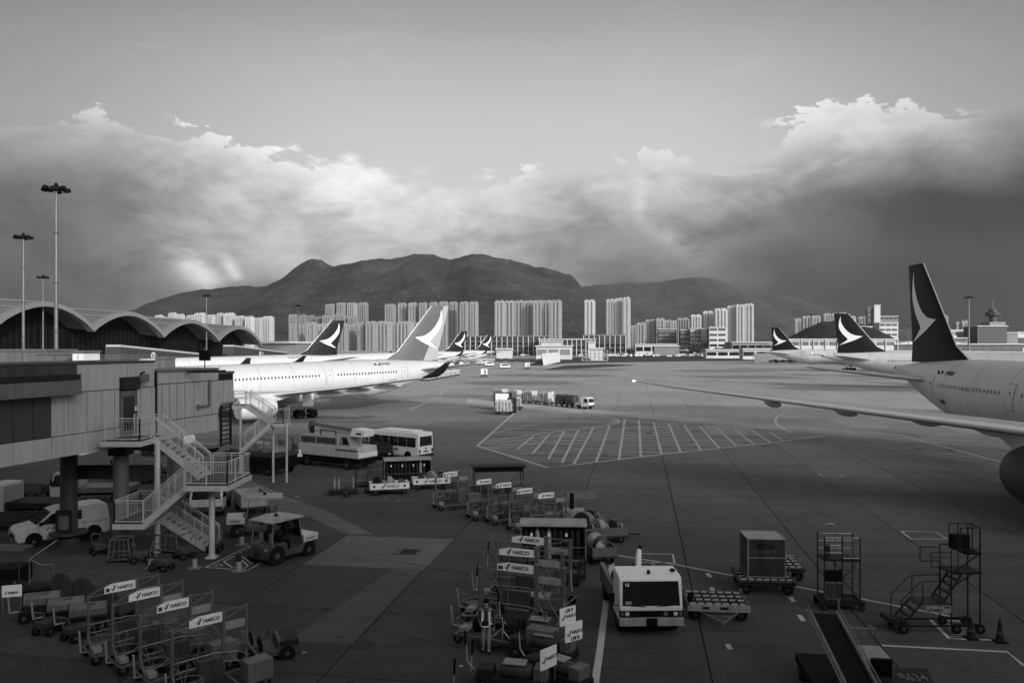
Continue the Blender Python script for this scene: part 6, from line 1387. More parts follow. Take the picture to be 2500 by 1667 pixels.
# ---- dollies and container
def dolly(label, loc, rz, group='roller deck dollies'):
    t = thing('container_dolly', label, 'dolly', loc, rz, group); a = MB()
    for y in (-.95, .95): a.bx(-1.1, 1.1, y - .05, y + .05, .42, .6)
    for x in (-1.1, -.4, .4, 1.1): a.bx(x - .04, x + .04, -.95, .95, .42, .54)
    a.build('frame', 'grey', t)
    b0 = None
    for i in range(7):
        for j in range(4):
            if b0 is None: b0 = MB().tube((-.11, 0, 0), (.11, 0, 0), .05, 8).build('roller', 'steel', t); o = b0
            else: o = b0.copy(); COL.objects.link(o)
            o.location = (-.93 + i * .31, -.72 + j * .48, .6)
    pl = MB()
    for j in range(5): pl.bx(-1.08, 1.08, -.97 + j * .48 - .0, -.82 + j * .48, .55, .575)
    pl.build('deck_slat', 'dark', t)
    MB().bx(-1.15, 1.15, -1.08, -1.0, .42, .66).build('end_board', 'offwhite', t); MB().bx(-.6, -.35, -1.09, -1.08, .5, .6).bx(.05, .35, -1.09, -1.08, .5, .6).build('lettering_patch', 'dark', t)
    d = MB(); d.bar((-.7, -1.05, .4), (0, -2.0, .3), .06); d.bar((.7, -1.05, .4), (0, -2.0, .3), .06); d.bar((-.4, -1.4, .37), (.4, -1.4, .37), .05); d.bar((-.2, -1.75, .33), (.2, -1.75, .33), .04); d.bar((-.4, -1.4, .37), (.2, -1.75, .33), .03); d.bar((.4, -1.4, .37), (-.2, -1.75, .33), .03); d.tube((0, -1.95, .3), (0, -2.15, .3), .06); d.build('drawbar', 'galv', t)
    for x in (-.85, .85):
        for y in (-.75, .75): wheel(t, x, y, .24, .16)
    for s_ in (-1, 1):
        for y in (-.8, 0, .8): MB().bx(s_ * 1.12 - .05, s_ * 1.12 + .05, y - .06, y + .06, .6, .74).build('stop_latch', 'pale', t)
    return t
dolly('empty roller dolly with a triangular drawbar right of the ramp truck', gp(1745, 1497), R(-6)); dolly('dark roller dolly carrying the dented metal container', gp(1862, 1437), R(175)); dolly('dark roller dolly directly behind the loaded one', gp(1880, 1425) + Vector((.6, 1.3, 0)), R(174))
uc = thing('cargo_container', 'dented metal air cargo container standing on the dark dolly', 'container', gp(1861, 1437) + Vector((0, 0, .66)), R(-4)); uc.location.z = .68
MB().bx(-.76, .76, -.76, .76, .06, 1.6).build('body', 'uldface', uc, bevel=.012); MB().bx(-.77, .77, -.77, .77, 0, .07).build('base', 'aluminium', uc); MB().bx(-.74, .74, -.74, .74, 1.6, 1.612).build('top_sheet', 'aluminium', uc)
ed = MB()
for s_ in (-1, 1):
    ed.bx(s_ * .76 - .025, s_ * .76 + .025, -.79, -.74, .06, 1.62); ed.bx(s_ * .76 - .025, s_ * .76 + .025, .74, .79, .06, 1.62); ed.bx(-.78, .78, s_ * .77 - .02, s_ * .77 + .02, 1.59, 1.63); ed.bx(s_ * .77 - .02, s_ * .77 + .02, -.78, .78, 1.59, 1.63)
ed.bx(-.76, .76, -.785, -.75, .82, .86); ed.build('edge_rail', 'aluminium', uc); text('Thai', .22, 'ink', uc, (-.1, -.765, 1.25), (R(90), 0, 0), bold=.012); text('AKE 92446 TG', .16, 'pale', uc, (-.6, -.765, 1.02), (R(90), 0, 0)); MB().lathe([(.13, -.004), (.06, -.004), (.06, .004), (.13, .004)], (-.26, -.768, 1.32), 'y', 16).build('lotus_mark', 'ink', uc)
# ---- mobile work platform
wp = thing('work_platform', 'tall aluminium two bay work platform with hooped gates', 'work platform', gp(2055, 1487) + Vector((0, .3, 0)), R(-3)); a = MB(); HP = 2.35; WB = 1.35
for x in (-.95, 0, .95):
    for y in (-.5, .5): a.tube((x, y, .18), (x, y, HP + 1.1 if x != 0 or y < 0 else HP), .04, 8)
for z in (.45, HP): a.bar((-.95, -.5, z), (.95, -.5, z), .06); a.bar((-.95, .5, z), (.95, .5, z), .06); a.bar((-.95, -.5, z), (-.95, .5, z), .06); a.bar((.95, -.5, z), (.95, .5, z), .06)
for p_, q_ in (((-.6, -.5, HP), (-.05, -.5, 1.9)), ((.75, -.5, HP - .2), (.05, -.5, 1.55)), ((.05, -.5, 1.45), (.75, -.5, .7))): a.bar(p_, q_, .04)
a.build('frame', 'dark', wp); MB().bx(-1.0, 1.0, -.52, .52, HP, HP + .05).build('deck', 'dark', wp)
for k in range(5): MB().bx(.02, .94, -.56, -.36, .75 + k * .38, .79 + k * .38).build('step', 'grey', wp)
b = MB()
for z in (HP + .35, HP + .7, HP + 1.05): b.tube((-.95, -.5, z), (0, -.5, z), .025, 6); b.tube((-.95, .5, z), (.95, .5, z), .02, 6)
for c in (.25, .72): b.path([(c - .2 if c < .5 else c - .2, -.5, HP + .1), (c - .2, -.5, HP + .98), (c - .12, -.5, HP + 1.06), (c + .14, -.5, HP + 1.06), (c + .2, -.5, HP + .98), (c + .2, -.5, HP + .1), (c - .2, -.5, HP + .1)], .022)
b.path([(-.85, -.2, HP), (-.85, -.2, HP + 1.5), (-.75, -.2, HP + 1.65), (-.35, -.2, HP + 1.65), (-.25, -.2, HP + 1.5), (-.25, -.2, HP)], .026); b.build('gate_hoop', 'steel', wp)
MB().bx(-.93, -.03, -.54, -.5, 1.35, 1.9).build('dark_panel', 'black', wp); MB().bx(-.93, -.05, -.54, -.5, .55, 1.28).build('panel', 'grey', wp); MB().bar((-.93, -.55, 1.28), (-.05, -.55, 1.28), .04).bar((-.49, -.55, .55), (-.49, -.55, 1.28), .04).bar((-.93, -.55, .55), (-.05, -.55, .55), .04).bar((-.93, -.55, .55), (-.93, -.55, 1.28), .04).build('panel_frame', 'galv', wp); MB().bx(-.9, -.65, -.52, -.4, HP + .1, HP + .75).build('controller', 'dark', wp)
MB().bx(-1.15, 1.15, -.65, .65, .28, .42).build('base', 'dark', wp)
for x in (-1.0, 1.0):
    for y in (-.6, .6): wheel(wp, x, y, .15, .1)
wp.scale = (.72, .8, .83)
# ---- tall access stair at the right
ac = thing('access_stair', 'dark tall access stair with lettered panel and caged top in the right corner', 'access stair', gp(2310, 1550) + Vector((0, .6, 0)), R(0)); a = MB(); ST = [(-1.6, .75), (-.7, 1.2), (.25, 1.2), (1.0, 2.45), (1.15, 2.5), (1.9, 3.35)]
for x in (.35, 1.55):
    for y in (-.45, .45): a.tube((x, y, .25), (x, y, 4.3 if x > 1 else 2.5), .035, 8)
for y in (-.45, .45):
    a.bar((-1.7, y, .3), (-.9, y, 1.25), .06); a.bar((.0, y, 1.25), (.8, y, 2.5), .06); a.bar((.35, y, .35), (1.6, y, .35), .07); a.bar((-1.9, y, .3), (1.6, y, .3), .07)
a.bar((.35, -.45, 2.5), (1.55, -.45, 2.5), .07); a.bar((.35, .45, 2.5), (1.55, .45, 2.5), .07); a.bar((.4, -.45, 2.5), (1.5, -.45, 3.3), .05); a.bar((.35, 0, 1.6), (1.55, 0, 2.4), .04); a.build('frame', 'dark', ac)
for k in range(4): MB().bx(-1.65 + k * .22 - .1, -1.65 + k * .22 + .1, -.42, .42, .45 + k * .24, .48 + k * .24).build('tread', 'dark', ac)
for k in range(5): MB().bx(.05 + k * .18 - .09, .05 + k * .18 + .09, -.42, .42, 1.4 + k * .26, 1.43 + k * .26).build('tread', 'dark', ac)
MB().bx(-.85, .3, -.45, .45, 1.2, 1.25).build('landing', 'grate', ac); MB().bx(.3, 1.6, -.5, .5, 2.5, 2.56).build('upper_landing', 'dark', ac); MB().bx(.9, 1.6, -.5, .5, 3.3, 3.36).build('top_deck', 'black', ac); MB().bx(.75, 1.5, .2, .5, 3.36, 3.95).build('screen', 'black', ac)
b = MB()
for y in (-.45, .45):
    b = MB(); b.path([(-1.75, y, .3), (-1.75, y, 1.35), (-.95, y, 2.15), (.35, y, 2.2)], .022, 5); b.tube((-.85, y, 1.25), (-.85, y, 2.15), .022, 5); b.build('stair_rail', 'dark', ac)
    MB().path([(.35, y, 2.5), (.35, y, 3.5), (1.55, y, 3.5)], .025, 5).build('landing_rail', 'dark', ac); MB().path([(-.55, y - .1, 2.8), (-.55, y - .1, 3.4), (.3, y - .1, 3.4), (.3, y - .1, 2.8), (-.55, y - .1, 2.8)], .022, 5).build('side_gate', 'dark', ac)
b = MB(); b.path([(.75, -.45, 3.36), (.75, -.45, 4.4), (1.55, -.45, 4.4), (1.55, .45, 4.4), (.75, .45, 4.4), (.75, .45, 3.36)], .025, 5); b.tube((1.55, -.45, 4.4), (1.55, -.45, 3.36), .025, 5)
b.build('guard_rail', 'dark', ac); MB().path([(.6, -.5, 2.56), (.6, -.5, 4.6), (1.2, -.5, 4.6), (1.2, -.5, 3.36)], .025, 5).build('hoist_rail', 'dark', ac)
lp = MB().bx(-.72, .32, -.5, -.47, .85, 1.14).build('lettered_panel', 'offwhite', ac); brand(lp, -.68, -.505, .93, .17, 0); MB().bx(.02, .27, -.505, -.5, 1.06, 1.12).build('black_label', 'ink', lp)
MB().prism([(-2.3, .45), (-2.2, .6), (-1.2, .3), (-1.3, .2)], -.4, .4).build('ramp_end', 'dark', ac)
for x in (-1.7, .5, 1.5):
    for y in (-.55, .55): wheel(ac, x, y, .2, .12)
ac.scale = (.86, .86, .86)
# ---- belt loader
bl = thing('belt_loader', 'belt loader with its long black belt reaching to the bottom edge numbered B634', 'belt loader', (0, 0, 0))
P0 = gp(2010, 1497, 1.75); P1 = gp(2125, 1720, 1.0); d = (P1 - P0); n = Vector((-d.y, d.x, 0)).normalized()
wv = n * .36
q0, q1 = P0, P1
MB().add([q0 - wv, q0 + wv, q1 + wv, q1 - wv, q0 - wv - Vector((0, 0, .14)), q0 + wv - Vector((0, 0, .14)), q1 + wv - Vector((0, 0, .14)), q1 - wv - Vector((0, 0, .14))], [(0, 1, 2, 3), (4, 7, 6, 5), (0, 4, 5, 1), (1, 5, 6, 2), (2, 6, 7, 3), (3, 7, 4, 0)]).build('belt', 'black', bl)
e = MB()
for s_ in (-1, 1): e.bar(q0 + wv * s_ * 1.15, q1 + wv * s_ * 1.15, .09, .22)
e.build('side_beam', 'galv', bl)
e = MB()
for s_ in (-1, 1): e.tube(q0 + wv * s_ * 1.45 + Vector((0, 0, .12)), q1 + wv * s_ * 1.45 + Vector((0, 0, .12)), .025, 6)
e.tube(q0 + wv * 1.3, q0 + wv * 1.3 + Vector((0, 0, .45)), .04, 8); e.tube(q0 - wv * 1.3, q0 - wv * 1.3 + Vector((0, 0, .3)), .04, 8); e.build('hand_rail', 'galv', bl)
cx = gp(2090, 1640, .4); bl2 = Matrix.Translation(Vector((0, 0, 0)))
ang = math.atan2(d.y, d.x)
def BL(x, y, z): return (q0.x + math.cos(ang) * x - math.sin(ang) * y, q0.y + math.sin(ang) * x + math.cos(ang) * y, z)
def blbox(x0, x1, y0, y1, z0, z1, nm, m):
    b = MB().bx(x0, x1, y0, y1, z0, z1); b.v = [BL(*p) for p in b.v]; return b.build(nm, m, bl)
sgn = 1
blbox(.4, 6.0, -.95, .0, .35, .6, 'chassis', 'black'); blbox(.2, 6.0, .45, 1.5, .35, .55, 'chassis', 'black'); blbox(.9, 2.1, .55, 1.45, .55, 1.12, 'engine_cover', 'offwhite'); blbox(3.0, 4.6, .5, 1.5, .5, 1.0, 'fender', 'dark'); blbox(2.3, 2.9, .6, 1.2, .55, .75, 'seat', 'black'); blbox(2.78, 2.92, .62, 1.18, .7, 1.45, 'seat_back', 'black')
b = MB().path([BL(.5, 1.45, .55), BL(.5, 1.45, 1.5), BL(.5, .6, 1.5), BL(.5, .6, .55)], .022).path([BL(.5, 1.45, 1.5), BL(-.3, 1.45, 1.35), BL(-.3, 1.45, .5)], .02); b.build('grab_frame', 'galv', bl)
fv = [gp(2128, 1630, .62), gp(2262, 1630, .62), gp(2330, 1760, .62), gp(2190, 1760, .62)]; MB().add(fv + [p - Vector((0, 0, .3)) for p in fv], [(0, 1, 2, 3), (4, 7, 6, 5), (0, 4, 5, 1), (1, 5, 6, 2), (2, 6, 7, 3), (3, 7, 4, 0)]).build('fender', 'dark', bl)
text('B634', .62, 'pale', bl, gp(2203, 1660, .63), (R(4), 0, R(-3)), bold=.01, sx=.62)
for (x, y) in ((1.0, -.85), (1.0, 1.4), (4.6, -.85), (4.6, 1.4)):
    o = wheel(bl, 0, 0, .3, .2); o.location = Vector(BL(x, y, .3)); o.rotation_euler.z = ang
# ---- cargo train, small trucks, far clutter
def pallet(label, loc, rz, m='wrap', L_=2.4, W=1.6, H_=1.7, group='netted cargo pallets', net=True):
    t = thing('cargo_pallet', label, 'cargo pallet', loc, rz, group); rn = random.Random(label)
    nx, ny, nz = 9, 6, 7; b = MB(); v = {}; 
    def P(i, j, k):
        x = -L_ / 2 + L_ * i / nx; y = -W / 2 + W * j / ny; z = H_ * k / nz; s_ = 1 - .16 * (k / nz) ** 3; nn = noise.noise(Vector((x * 1.7 + rn.random() * .0 + len(label), y * 1.9, z * 1.6))) * .12
        return (x * (s_ + nn), y * (s_ + nn), .55 + z * (1 + nn * .7))
    def grid_(fn, a, c):
        base = len(b.v); b.v += [fn(i, j) for i in range(a + 1) for j in range(c + 1)]
        b.f += [(base + i * (c + 1) + j, base + i * (c + 1) + j + 1, base + (i + 1) * (c + 1) + j + 1, base + (i + 1) * (c + 1) + j) for i in range(a) for j in range(c)]
    grid_(lambda i, k: P(i, 0, k), nx, nz); grid_(lambda i, k: P(i, ny, k), nx, nz); grid_(lambda j, k: P(0, j, k), ny, nz); grid_(lambda j, k: P(nx, j, k), ny, nz); grid_(lambda i, j: P(i, j, nz), nx, ny)
    b.build('wrapped_load', m, t, smooth=True); MB().bx(-L_ / 2 - .15, L_ / 2 + .15, -W / 2 - .1, W / 2 + .1, .42, .55).build('base', 'dark', t)
    nt = MB()
    if net:
        for i in range(0, nx + 1, 2):
            for k in range(0, nz - 1): nt.bar(Vector(P(i, 0, k)) - Vector((0, .03, 0)), Vector(P(min(i + 1, nx), 0, k + 1)) - Vector((0, .03, 0)), .03); nt.bar(Vector(P(min(i + 1, nx), 0, k)) - Vector((0, .03, 0)), Vector(P(i, 0, k + 1)) - Vector((0, .03, 0)), .03)
        nt.build('net', 'dark', t)
    for x in (-L_ * .36, L_ * .36):
        for s_ in (-1, 1): wheel(t, x, s_ * W * .42, .2, .12)
    MB().bar((L_ / 2, 0, .35), (L_ / 2 + .7, 0, .35), .06).build('drawbar', 'dark', t)
    return t
tr0, tr1 = gp(1228, 983), gp(1445, 998); dd = (tr1 - tr0).normalized(); yaw = math.atan2(dd.y, dd.x)
for k, (x, y, m, l) in enumerate([(1222, 979, 'wrap', 'last netted pallet of the cargo train'), (1257, 982, 'wrap', 'third netted pallet of the cargo train from the tractor'), (1293, 985, 'wrap', 'second netted pallet of the cargo train'), (1332, 988, 'wrap', 'pale wrapped pallet just behind the dark covered ones'), (1372, 992, 'wrapdark', 'rear dark covered pallet of the cargo train'), (1397, 994, 'wrapdark', 'front dark covered pallet behind the train tractor')]):
    o = pallet(l, gp(x, y), yaw, m, 2.5 if k < 4 else 1.9, 1.6, 1.75 if k < 4 else 1.5, net=k < 4)
ct_ = cab_truck('white open cab tractor pulling the cargo train', gp(1427, 998), yaw, 2.9, 'cleanwhite', 'white', 1.6, 1.95, group=None, cat='tractor')
pallet('big netted pallet at the front of the cargo cluster', gp(1230, 1012), R(-10), 'wrap', 2.4, 1.7, 1.65); pallet('small netted pallet right of the tall dark container', gp(1262, 1000), R(-10), 'wrap', 1.3, 1.3, 1.5)
def box_load(label, loc, rz, L_, W, H_, m, m2, group=None):
    t = thing('box_container', label, 'container', loc, rz, group); MB().bx(-L_ / 2, L_ / 2, -W / 2, W / 2, .5, .5 + H_).build('body', m, t, bevel=.03); MB().bx(-L_ / 2 + .2, L_ / 2 - .2, -W / 2 - .02, -W / 2, .75, .4 + H_).build('panel', m2, t); MB().bx(-L_ / 2 - .1, L_ / 2 + .1, -W / 2 - .05, W / 2 + .05, .38, .5).build('base', 'dark', t)
    for x in (-L_ * .36, L_ * .36):
        for s_ in (-1, 1): wheel(t, x, s_ * W * .4, .2, .12)
box_load('tall dark container with pale top band in the cargo cluster', gp(1228, 1000), R(-10), 2.6, 1.6, 2.3, 'dark', 'sign'); box_load('dark steel container between the two netted pallets', gp(1250, 1008), R(-10), 1.2, 1.6, 1.9, 'dark', 'grey')
def box_truck(label, loc, rz, L_=5.2, group='white catering trucks', H_=2.7):
    t = cab_truck(label, loc, rz, L_, 'cleanwhite', 'dark', 2.1, 2.2, group=group); MB().bx(-L_ / 2, L_ / 2 - 1.7, -1.1, 1.1, .95, .95 + H_ * .72).build('cargo_box', 'cleanwhite', t, bevel=.03); g_ = MB()
    for k in range(5): g_.bx(-L_ / 2 - .02, -L_ / 2, -.7, .1, 1.2 + k * .3, 1.4 + k * .3)
    g_.build('shutter', 'grey', t); return t
box_truck('white service truck seen from behind on the near left taxi road', gp(1182, 921), R(92), 4.2); box_truck('white service truck farther back beside the white blast fence', gp(1287, 901), R(92), 4.6)
def blast(label, pts, m, hgt):
    (x0, yb0), (x1, yb1) = pts; a, b_ = gp(x0, yb0), gp(x1, yb1); dv = (b_ - a); ln_ = dv.length; t = thing('blast_fence', label, 'blast fence', a, math.atan2(dv.y, dv.x)); n = max(4, int(ln_ / 2.2)); w = ln_ / n
    b0 = MB().add([(0, 0, 0), (w - .12, 0, 0), (w - .12, .9, hgt), (0, .9, hgt), (0, .08, 0), (w - .12, .08, 0), (w - .12, .98, hgt), (0, .98, hgt)], [(0, 1, 2, 3), (4, 7, 6, 5), (0, 4, 5, 1), (1, 5, 6, 2), (2, 6, 7, 3), (3, 7, 4, 0)]).build('panel', m, t)
    for k in range(1, n): o = b0.copy(); COL.objects.link(o); o.location = (k * w, 0, 0)
    f_ = MB()
    for k in range(n): f_.bar((k * w, 1.8, 0), (k * w, .95, hgt), .12); f_.bar((k * w, 0, 0), (k * w, 1.8, 0), .1)
    f_.build('strut', 'grey', t)
blast('bright white slanted blast fence on the left of the taxiway', [(1327, 892), (1368, 883)], 'cleanwhite', 6.5); blast('pale ribbed blast fence in front of the farthest right airliner', [(1843, 886.5), (1925, 884)], 'offwhite', 6.0)
eqs = thing('equipment_frame', 'large pale steel frame standing on the grass beyond the cargo train', 'frame', gp(1453, 881.5)); a = MB()
for x in range(-9, 10, 3):
    for y in (0, 5): a.bar((x, y, 0), (x, y, 7.5), .35)
for z in (0.3, 2.7, 5, 7.5):
    for y in (0, 5): a.bar((-9, y, z), (9, y, z), .3)
for x in range(-9, 9, 6): a.bar((x, 0, 0), (x + 3, 0, 5), .25); a.bar((x + 3, 0, 5), (x + 6, 0, 2.6), .25)
a.build('frame', 'offwhite', eqs)
# rows of small things far off: things one can count keep their own object
rn = random.Random(21)
protoc = thing('baggage_cart', 'small pale curtained cart in the far rows near the left tails', 'cart', (0, 0, 0), 0, 'far rows of baggage carts'); MB().bx(-1.4, 1.4, -.8, .8, .5, 2.0).build('box', 'offwhite', protoc); MB().bx(-1.45, 1.45, -.85, .85, 2.0, 2.08).build('roof', 'cleanwhite', protoc); MB().bx(-1.3, 1.3, -.78, .78, .15, .5).build('underframe', 'black', protoc)
def scatter(proto, pts, label=None, names=None):
    for k, (x, y, r_) in enumerate(pts):
        if names: label = next(l for lim, l in names if k < lim); proto['label'] = names[0][1]
        p = gp(x, y)
        if k == 0: proto.location = p; proto.rotation_euler.z = r_
        else: copy_tree(proto, p, r_, label)
scatter(protoc, [(1082 + 11 * i + (i % 2) * 4, 888 + (i % 3), .2) for i in range(9)] + [(1040 + i * 12, 930 - i * 2.2, .35) for i in range(7)] + [(1140 + i * 9, 884 - (i % 2), 0.1) for i in range(8)], names=[(9, 'pale curtained cart in the row just right of the near grey tail'), (16, 'pale cart in the slanting row below the near winglet'), (24, 'pale cart in the far row left of the dark cargo bins')])
protob = thing('cargo_bin', 'dark rounded cargo bin in the long row left of the white blast fence', 'cargo bin', (0, 0, 0), 0, 'row of dark cargo bins'); MB().lathe([(.6, -1.5), (.95, -1.3), (.95, 1.3), (.6, 1.5)], (0, 0, 1.35), 'x', 12).build('bin', 'grey', protob, smooth=True); MB().bx(-1.3, 1.3, -.8, .8, .3, .6).build('base', 'black', protob)
scatter(protob, [(1205 + 9.5 * i, 882 + (i % 3) * .7 + i * .15, 0.05 * (i % 5)) for i in range(14)])
protov = thing('service_van', 'small white van among the clutter on the far apron edge', 'van', (0, 0, 0), 0, 'small vehicles on the far apron edge')
slab_body(protov, [(2.4, .5), (2.3, 1.2), (1.7, 2.1), (-2.3, 2.2), (-2.4, .5)], 1.9, 'cleanwhite', 'body', bevel=0); side_glass(protov, [(1.9, 1.25), (1.55, 1.95), (-1.8, 1.95), (-1.8, 1.25)], 1.9, 9, 0)
MB().bx(-2.3, 2.3, -.9, .9, .15, .5).build('underbody', 'black', protov)
vp = [(rn.uniform(1500, 1830), rn.uniform(868, 871), rn.choice([0, 3.14, .3, 1.4])) for _ in range(30)] + [(rn.uniform(1240, 1500), rn.uniform(866, 870), rn.choice([0, .4, 1.2])) for _ in range(22)] + [(1195, 893, .2), (1130, 893, 1.2), (1233, 899, .1), (1180, 887, .5), (1345, 868, 0)]
scatter(protov, vp, names=[(30, 'small white van parked along the edge below the white office block'), (52, 'small white van in front of the dark glazed concourse'), (99, 'small white van driving on the far left stands')])
protox = thing('white_container', 'small white box container on the far apron edge', 'container', (0, 0, 0), 0, 'white containers on the far apron edge'); MB().bx(-3, 3, -1.2, 1.2, .1, 2.7).build('box', 'far_white', protox); MB().bx(-2.7, -1.2, -1.23, -1.19, .3, 2.4).build('door', 'grey', protox)
scatter(protox, [(rn.uniform(1390, 1830), rn.uniform(864, 868.5), rn.uniform(-.2, .2)) for _ in range(34)] + [(rn.uniform(1210, 1400), rn.uniform(863, 867), rn.uniform(-.2, .2)) for _ in range(14)], names=[(34, 'white box container on the edge right of the pale stair tower'), (99, 'white box container left of the stepped cargo shed')])
protod = thing('dark_truck', 'low dark truck parked in the row under the farthest right airliner', 'truck', (0, 0, 0), 0, 'dark trucks under the far right airliner'); slab_body(protod, [(2.6, .5), (2.6, 1.6), (1.9, 2.3), (.9, 2.3), (.8, 1.3), (-2.6, 1.3), (-2.6, .5)], 2.1, 'black', 'body', bevel=0); MB().bx(-2.6, 2.6, -1.08, -1.04, .55, .8).build('light_strip', 'offwhite', protod); MB().bx(-2.3, .6, -.9, .9, 1.3, 1.9).build('load', 'dark', protod)
scatter(protod, [(1888 + 17 * i, 886.5 + (i % 2), .1) for i in range(7)] + [(2060, 892, .2), (2078, 893, .2), (2000, 887, .1)], names=[(7, 'low dark truck in the row under the farthest right airliner'), (99, 'dark truck under the tail cone of the second right airliner')])
# a row of high lamp posts and hut stripes along the water
protol = thing('lamp_post', 'thin lamp post along the far road', 'lamp post', (0, 0, 0), 0, 'lamp posts along the far road'); MB().tube((0, 0, 0), (0, 0, 11), .16, 6).bar((0, 0, 11), (1.6, 0, 11.2), .15).build('pole', 'pale', protol)
scatter(protol, [(1335 + 33 * i, 864, 0) for i in range(16)])
# near jet bridge clutter: equipment on top of the cabin
eq = thing('roof_equipment', 'dark rooftop lamp and arm on the bridge cabin before the second airliner', 'lamp', at(500, 912, 46)); MB().bar((0, 0, 0), (0, 0, 1.5), .05).build('mast', 'galv', eq); MB().bx(-.28, .28, -.2, .2, .75, 1.35).build('lamp_box', 'black', eq, bevel=.04); MB().bar((-1.0, 0, .1), (1.2, 0, .15), .14).build('arm', 'dark', eq)
# ---- the worker
def person():
    P0 = gp(1187, 1592); t = thing('person', 'worker in a vest with reflective stripes walking and holding a dark round helmet', 'person', P0, 0)
    V = [((0, 0, .95), (.15, .11)), ((0, 0, 1.15), (.155, .115)), ((0, -.01, 1.38), (.19, .125)), ((0, -.02, 1.48), (.07, .065)), ((0, -.03, 1.56), (.055, .055)), ((0, -.05, 1.64), (.078, .095)), ((0, -.05, 1.74), (.07, .085)),
         ((-.19, 0, 1.42), (.062, .06)), ((-.26, -.02, 1.16), (.048, .048)), ((-.2, -.2, 1.02), (.038, .038)), ((-.12, -.27, 1.02), (.035, .03)),
         ((.19, 0, 1.42), (.062, .06)), ((.28, .02, 1.16), (.048, .048)), ((.27, -.05, .92), (.036, .036)), ((.27, -.07, .83), (.035, .03)),
         ((-.09, 0, .9), (.095, .1)), ((-.1, -.03, .5), (.065, .07)), ((-.1, .03, .1), (.048, .05)), ((-.11, -.12, .04), (.045, .035)),
         ((.09, 0, .9), (.095, .1)), ((.09, -.08, .5), (.065, .07)), ((.09, -.1, .1), (.048, .05)), ((.1, -.25, .04), (.045, .035))]
    E = [(0, 1), (1, 2), (2, 3), (3, 4), (4, 5), (5, 6), (2, 7), (7, 8), (8, 9), (9, 10), (2, 11), (11, 12), (12, 13), (13, 14), (0, 15), (15, 16), (16, 17), (17, 18), (0, 19), (19, 20), (20, 21), (21, 22)]
    me = bpy.data.meshes.new('body'); me.from_pydata([v[0] for v in V], E, []); o = bpy.data.objects.new('body_tmp', me); COL.objects.link(o)
    md = o.modifiers.new('skin', 'SKIN'); sv = me.skin_vertices[0].data
    for i, v in enumerate(V): sv[i].radius = v[1]; sv[i].use_root = (i == 0)
    s_ = o.modifiers.new('sub', 'SUBSURF'); s_.levels = 2
    dg = bpy.context.evaluated_depsgraph_get(); m2 = bpy.data.meshes.new_from_object(o.evaluated_get(dg)); bpy.data.objects.remove(o); m2.name = 'body'
    m2.materials.clear()
    for m in ('skin', 'cloth', 'cloth_pale', 'black'): m2.materials.append(MATS[m])
    for p in m2.polygons:
        c = p.center; p.use_smooth = True
        p.material_index = 3 if c.z < .1 else 2 if c.z < .93 and abs(c.x) < .22 else (0 if (c.z > 1.53 or (c.z < .88 and abs(c.x) > .22) or (c.y < -.22 and .9 < c.z < 1.1)) else 1)
    body = link('body', m2, t)
    # fingers, rooted in the palms
    fg = MB()
    for k in range(4): fg.tube((-.115 + k * .018, -.28, 1.03 - .01 * k), (-.10 + k * .018, -.335, 1.0 - .012 * k), .009, 6); fg.tube((-.10 + k * .018, -.335, 1.0 - .012 * k), (-.09 + k * .018, -.33, .965), .008, 6)
    fg.tube((-.10, -.27, 1.05), (-.06, -.31, 1.06), .01, 6)
    for k in range(4): fg.tube((.262 + k * .006, -.09 + k * .018, .82), (.258, -.095 + k * .018, .765 - .01 * (k % 2)), .009, 6); fg.tube((.258, -.095 + k * .018, .765), (.25, -.09 + k * .016, .73), .008, 6)
    fg.tube((.25, -.1, .85), (.235, -.125, .80), .01, 6); fg.build('fingers', 'skin', body, smooth=True)
    MB().lathe([(.09, 1.70), (.098, 1.74), (.085, 1.81), (.04, 1.84)], (0, -.045, 0), n=16).build('hair', 'black', t, smooth=True)
    fc_ = MB().lathe([(.015, -.012), (.018, 0), (.01, .012)], (0, 0, 0), 'y', 8); 
    MB().tube((0, -.135, 1.68), (0, -.165, 1.655), .014, 6, .018).build('nose', 'skin', body); MB().bx(-.042, -.02, -.137, -.130, 1.695, 1.705).bx(.02, .042, -.137, -.130, 1.695, 1.705).build('eyes', 'ink', body); MB().bx(-.022, .022, -.138, -.130, 1.622, 1.63).build('mouth', 'dark', body); MB().lathe([(.02, -.09), (.022, -.08)], (0, -.05, 1.67), 'x', 8).lathe([(.02, .08), (.022, .09)], (0, -.05, 1.67), 'x', 8).build('ears', 'skin', body)
    vs = MB()
    for s in (-1, 1):
        vs.add([(s * .05, -.165, 1.42), (s * .17, -.155, 1.44), (s * .18, -.15, 1.05), (s * .06, -.16, 1.05)], [(0, 1, 2, 3)]); vs.add([(s * .05, .15, 1.44), (s * .17, .14, 1.46), (s * .18, .14, 1.05), (s * .02, .15, 1.05)], [(0, 1, 2, 3)]); vs.add([(s * .17, -.155, 1.44), (s * .2, .0, 1.48), (s * .17, .14, 1.46), (s * .06, .1, 1.49), (s * .05, -.14, 1.47)], [(0, 1, 2, 3, 4)])
    ve = vs.build('vest', 'cloth_pale', t); so_ = ve.modifiers.new('thick', 'SOLIDIFY'); so_.thickness = .015
    rs = MB()
    for s in (-1, 1): rs.bar((s * .11, -.178, 1.43), (s * .125, -.172, 1.08), .05, .006)
    rs.bx(-.2, .2, -.178, -.17, 1.0, 1.06); rs.build('reflective_stripe', 'reflective', t)
    MB().lathe([(.02, -.1), (.09, -.09), (.13, -.03), (.135, .03), (.10, .05)], (-.03, -.3, 1.06), 'y', 16).build('helmet_shell', 'black', t, smooth=True)
    hl = thing('helmet', 'dark round helmet with pale rim held in the worker’s hands', 'helmet', P0 + Vector((-.03, -.34, 1.04)), 0)
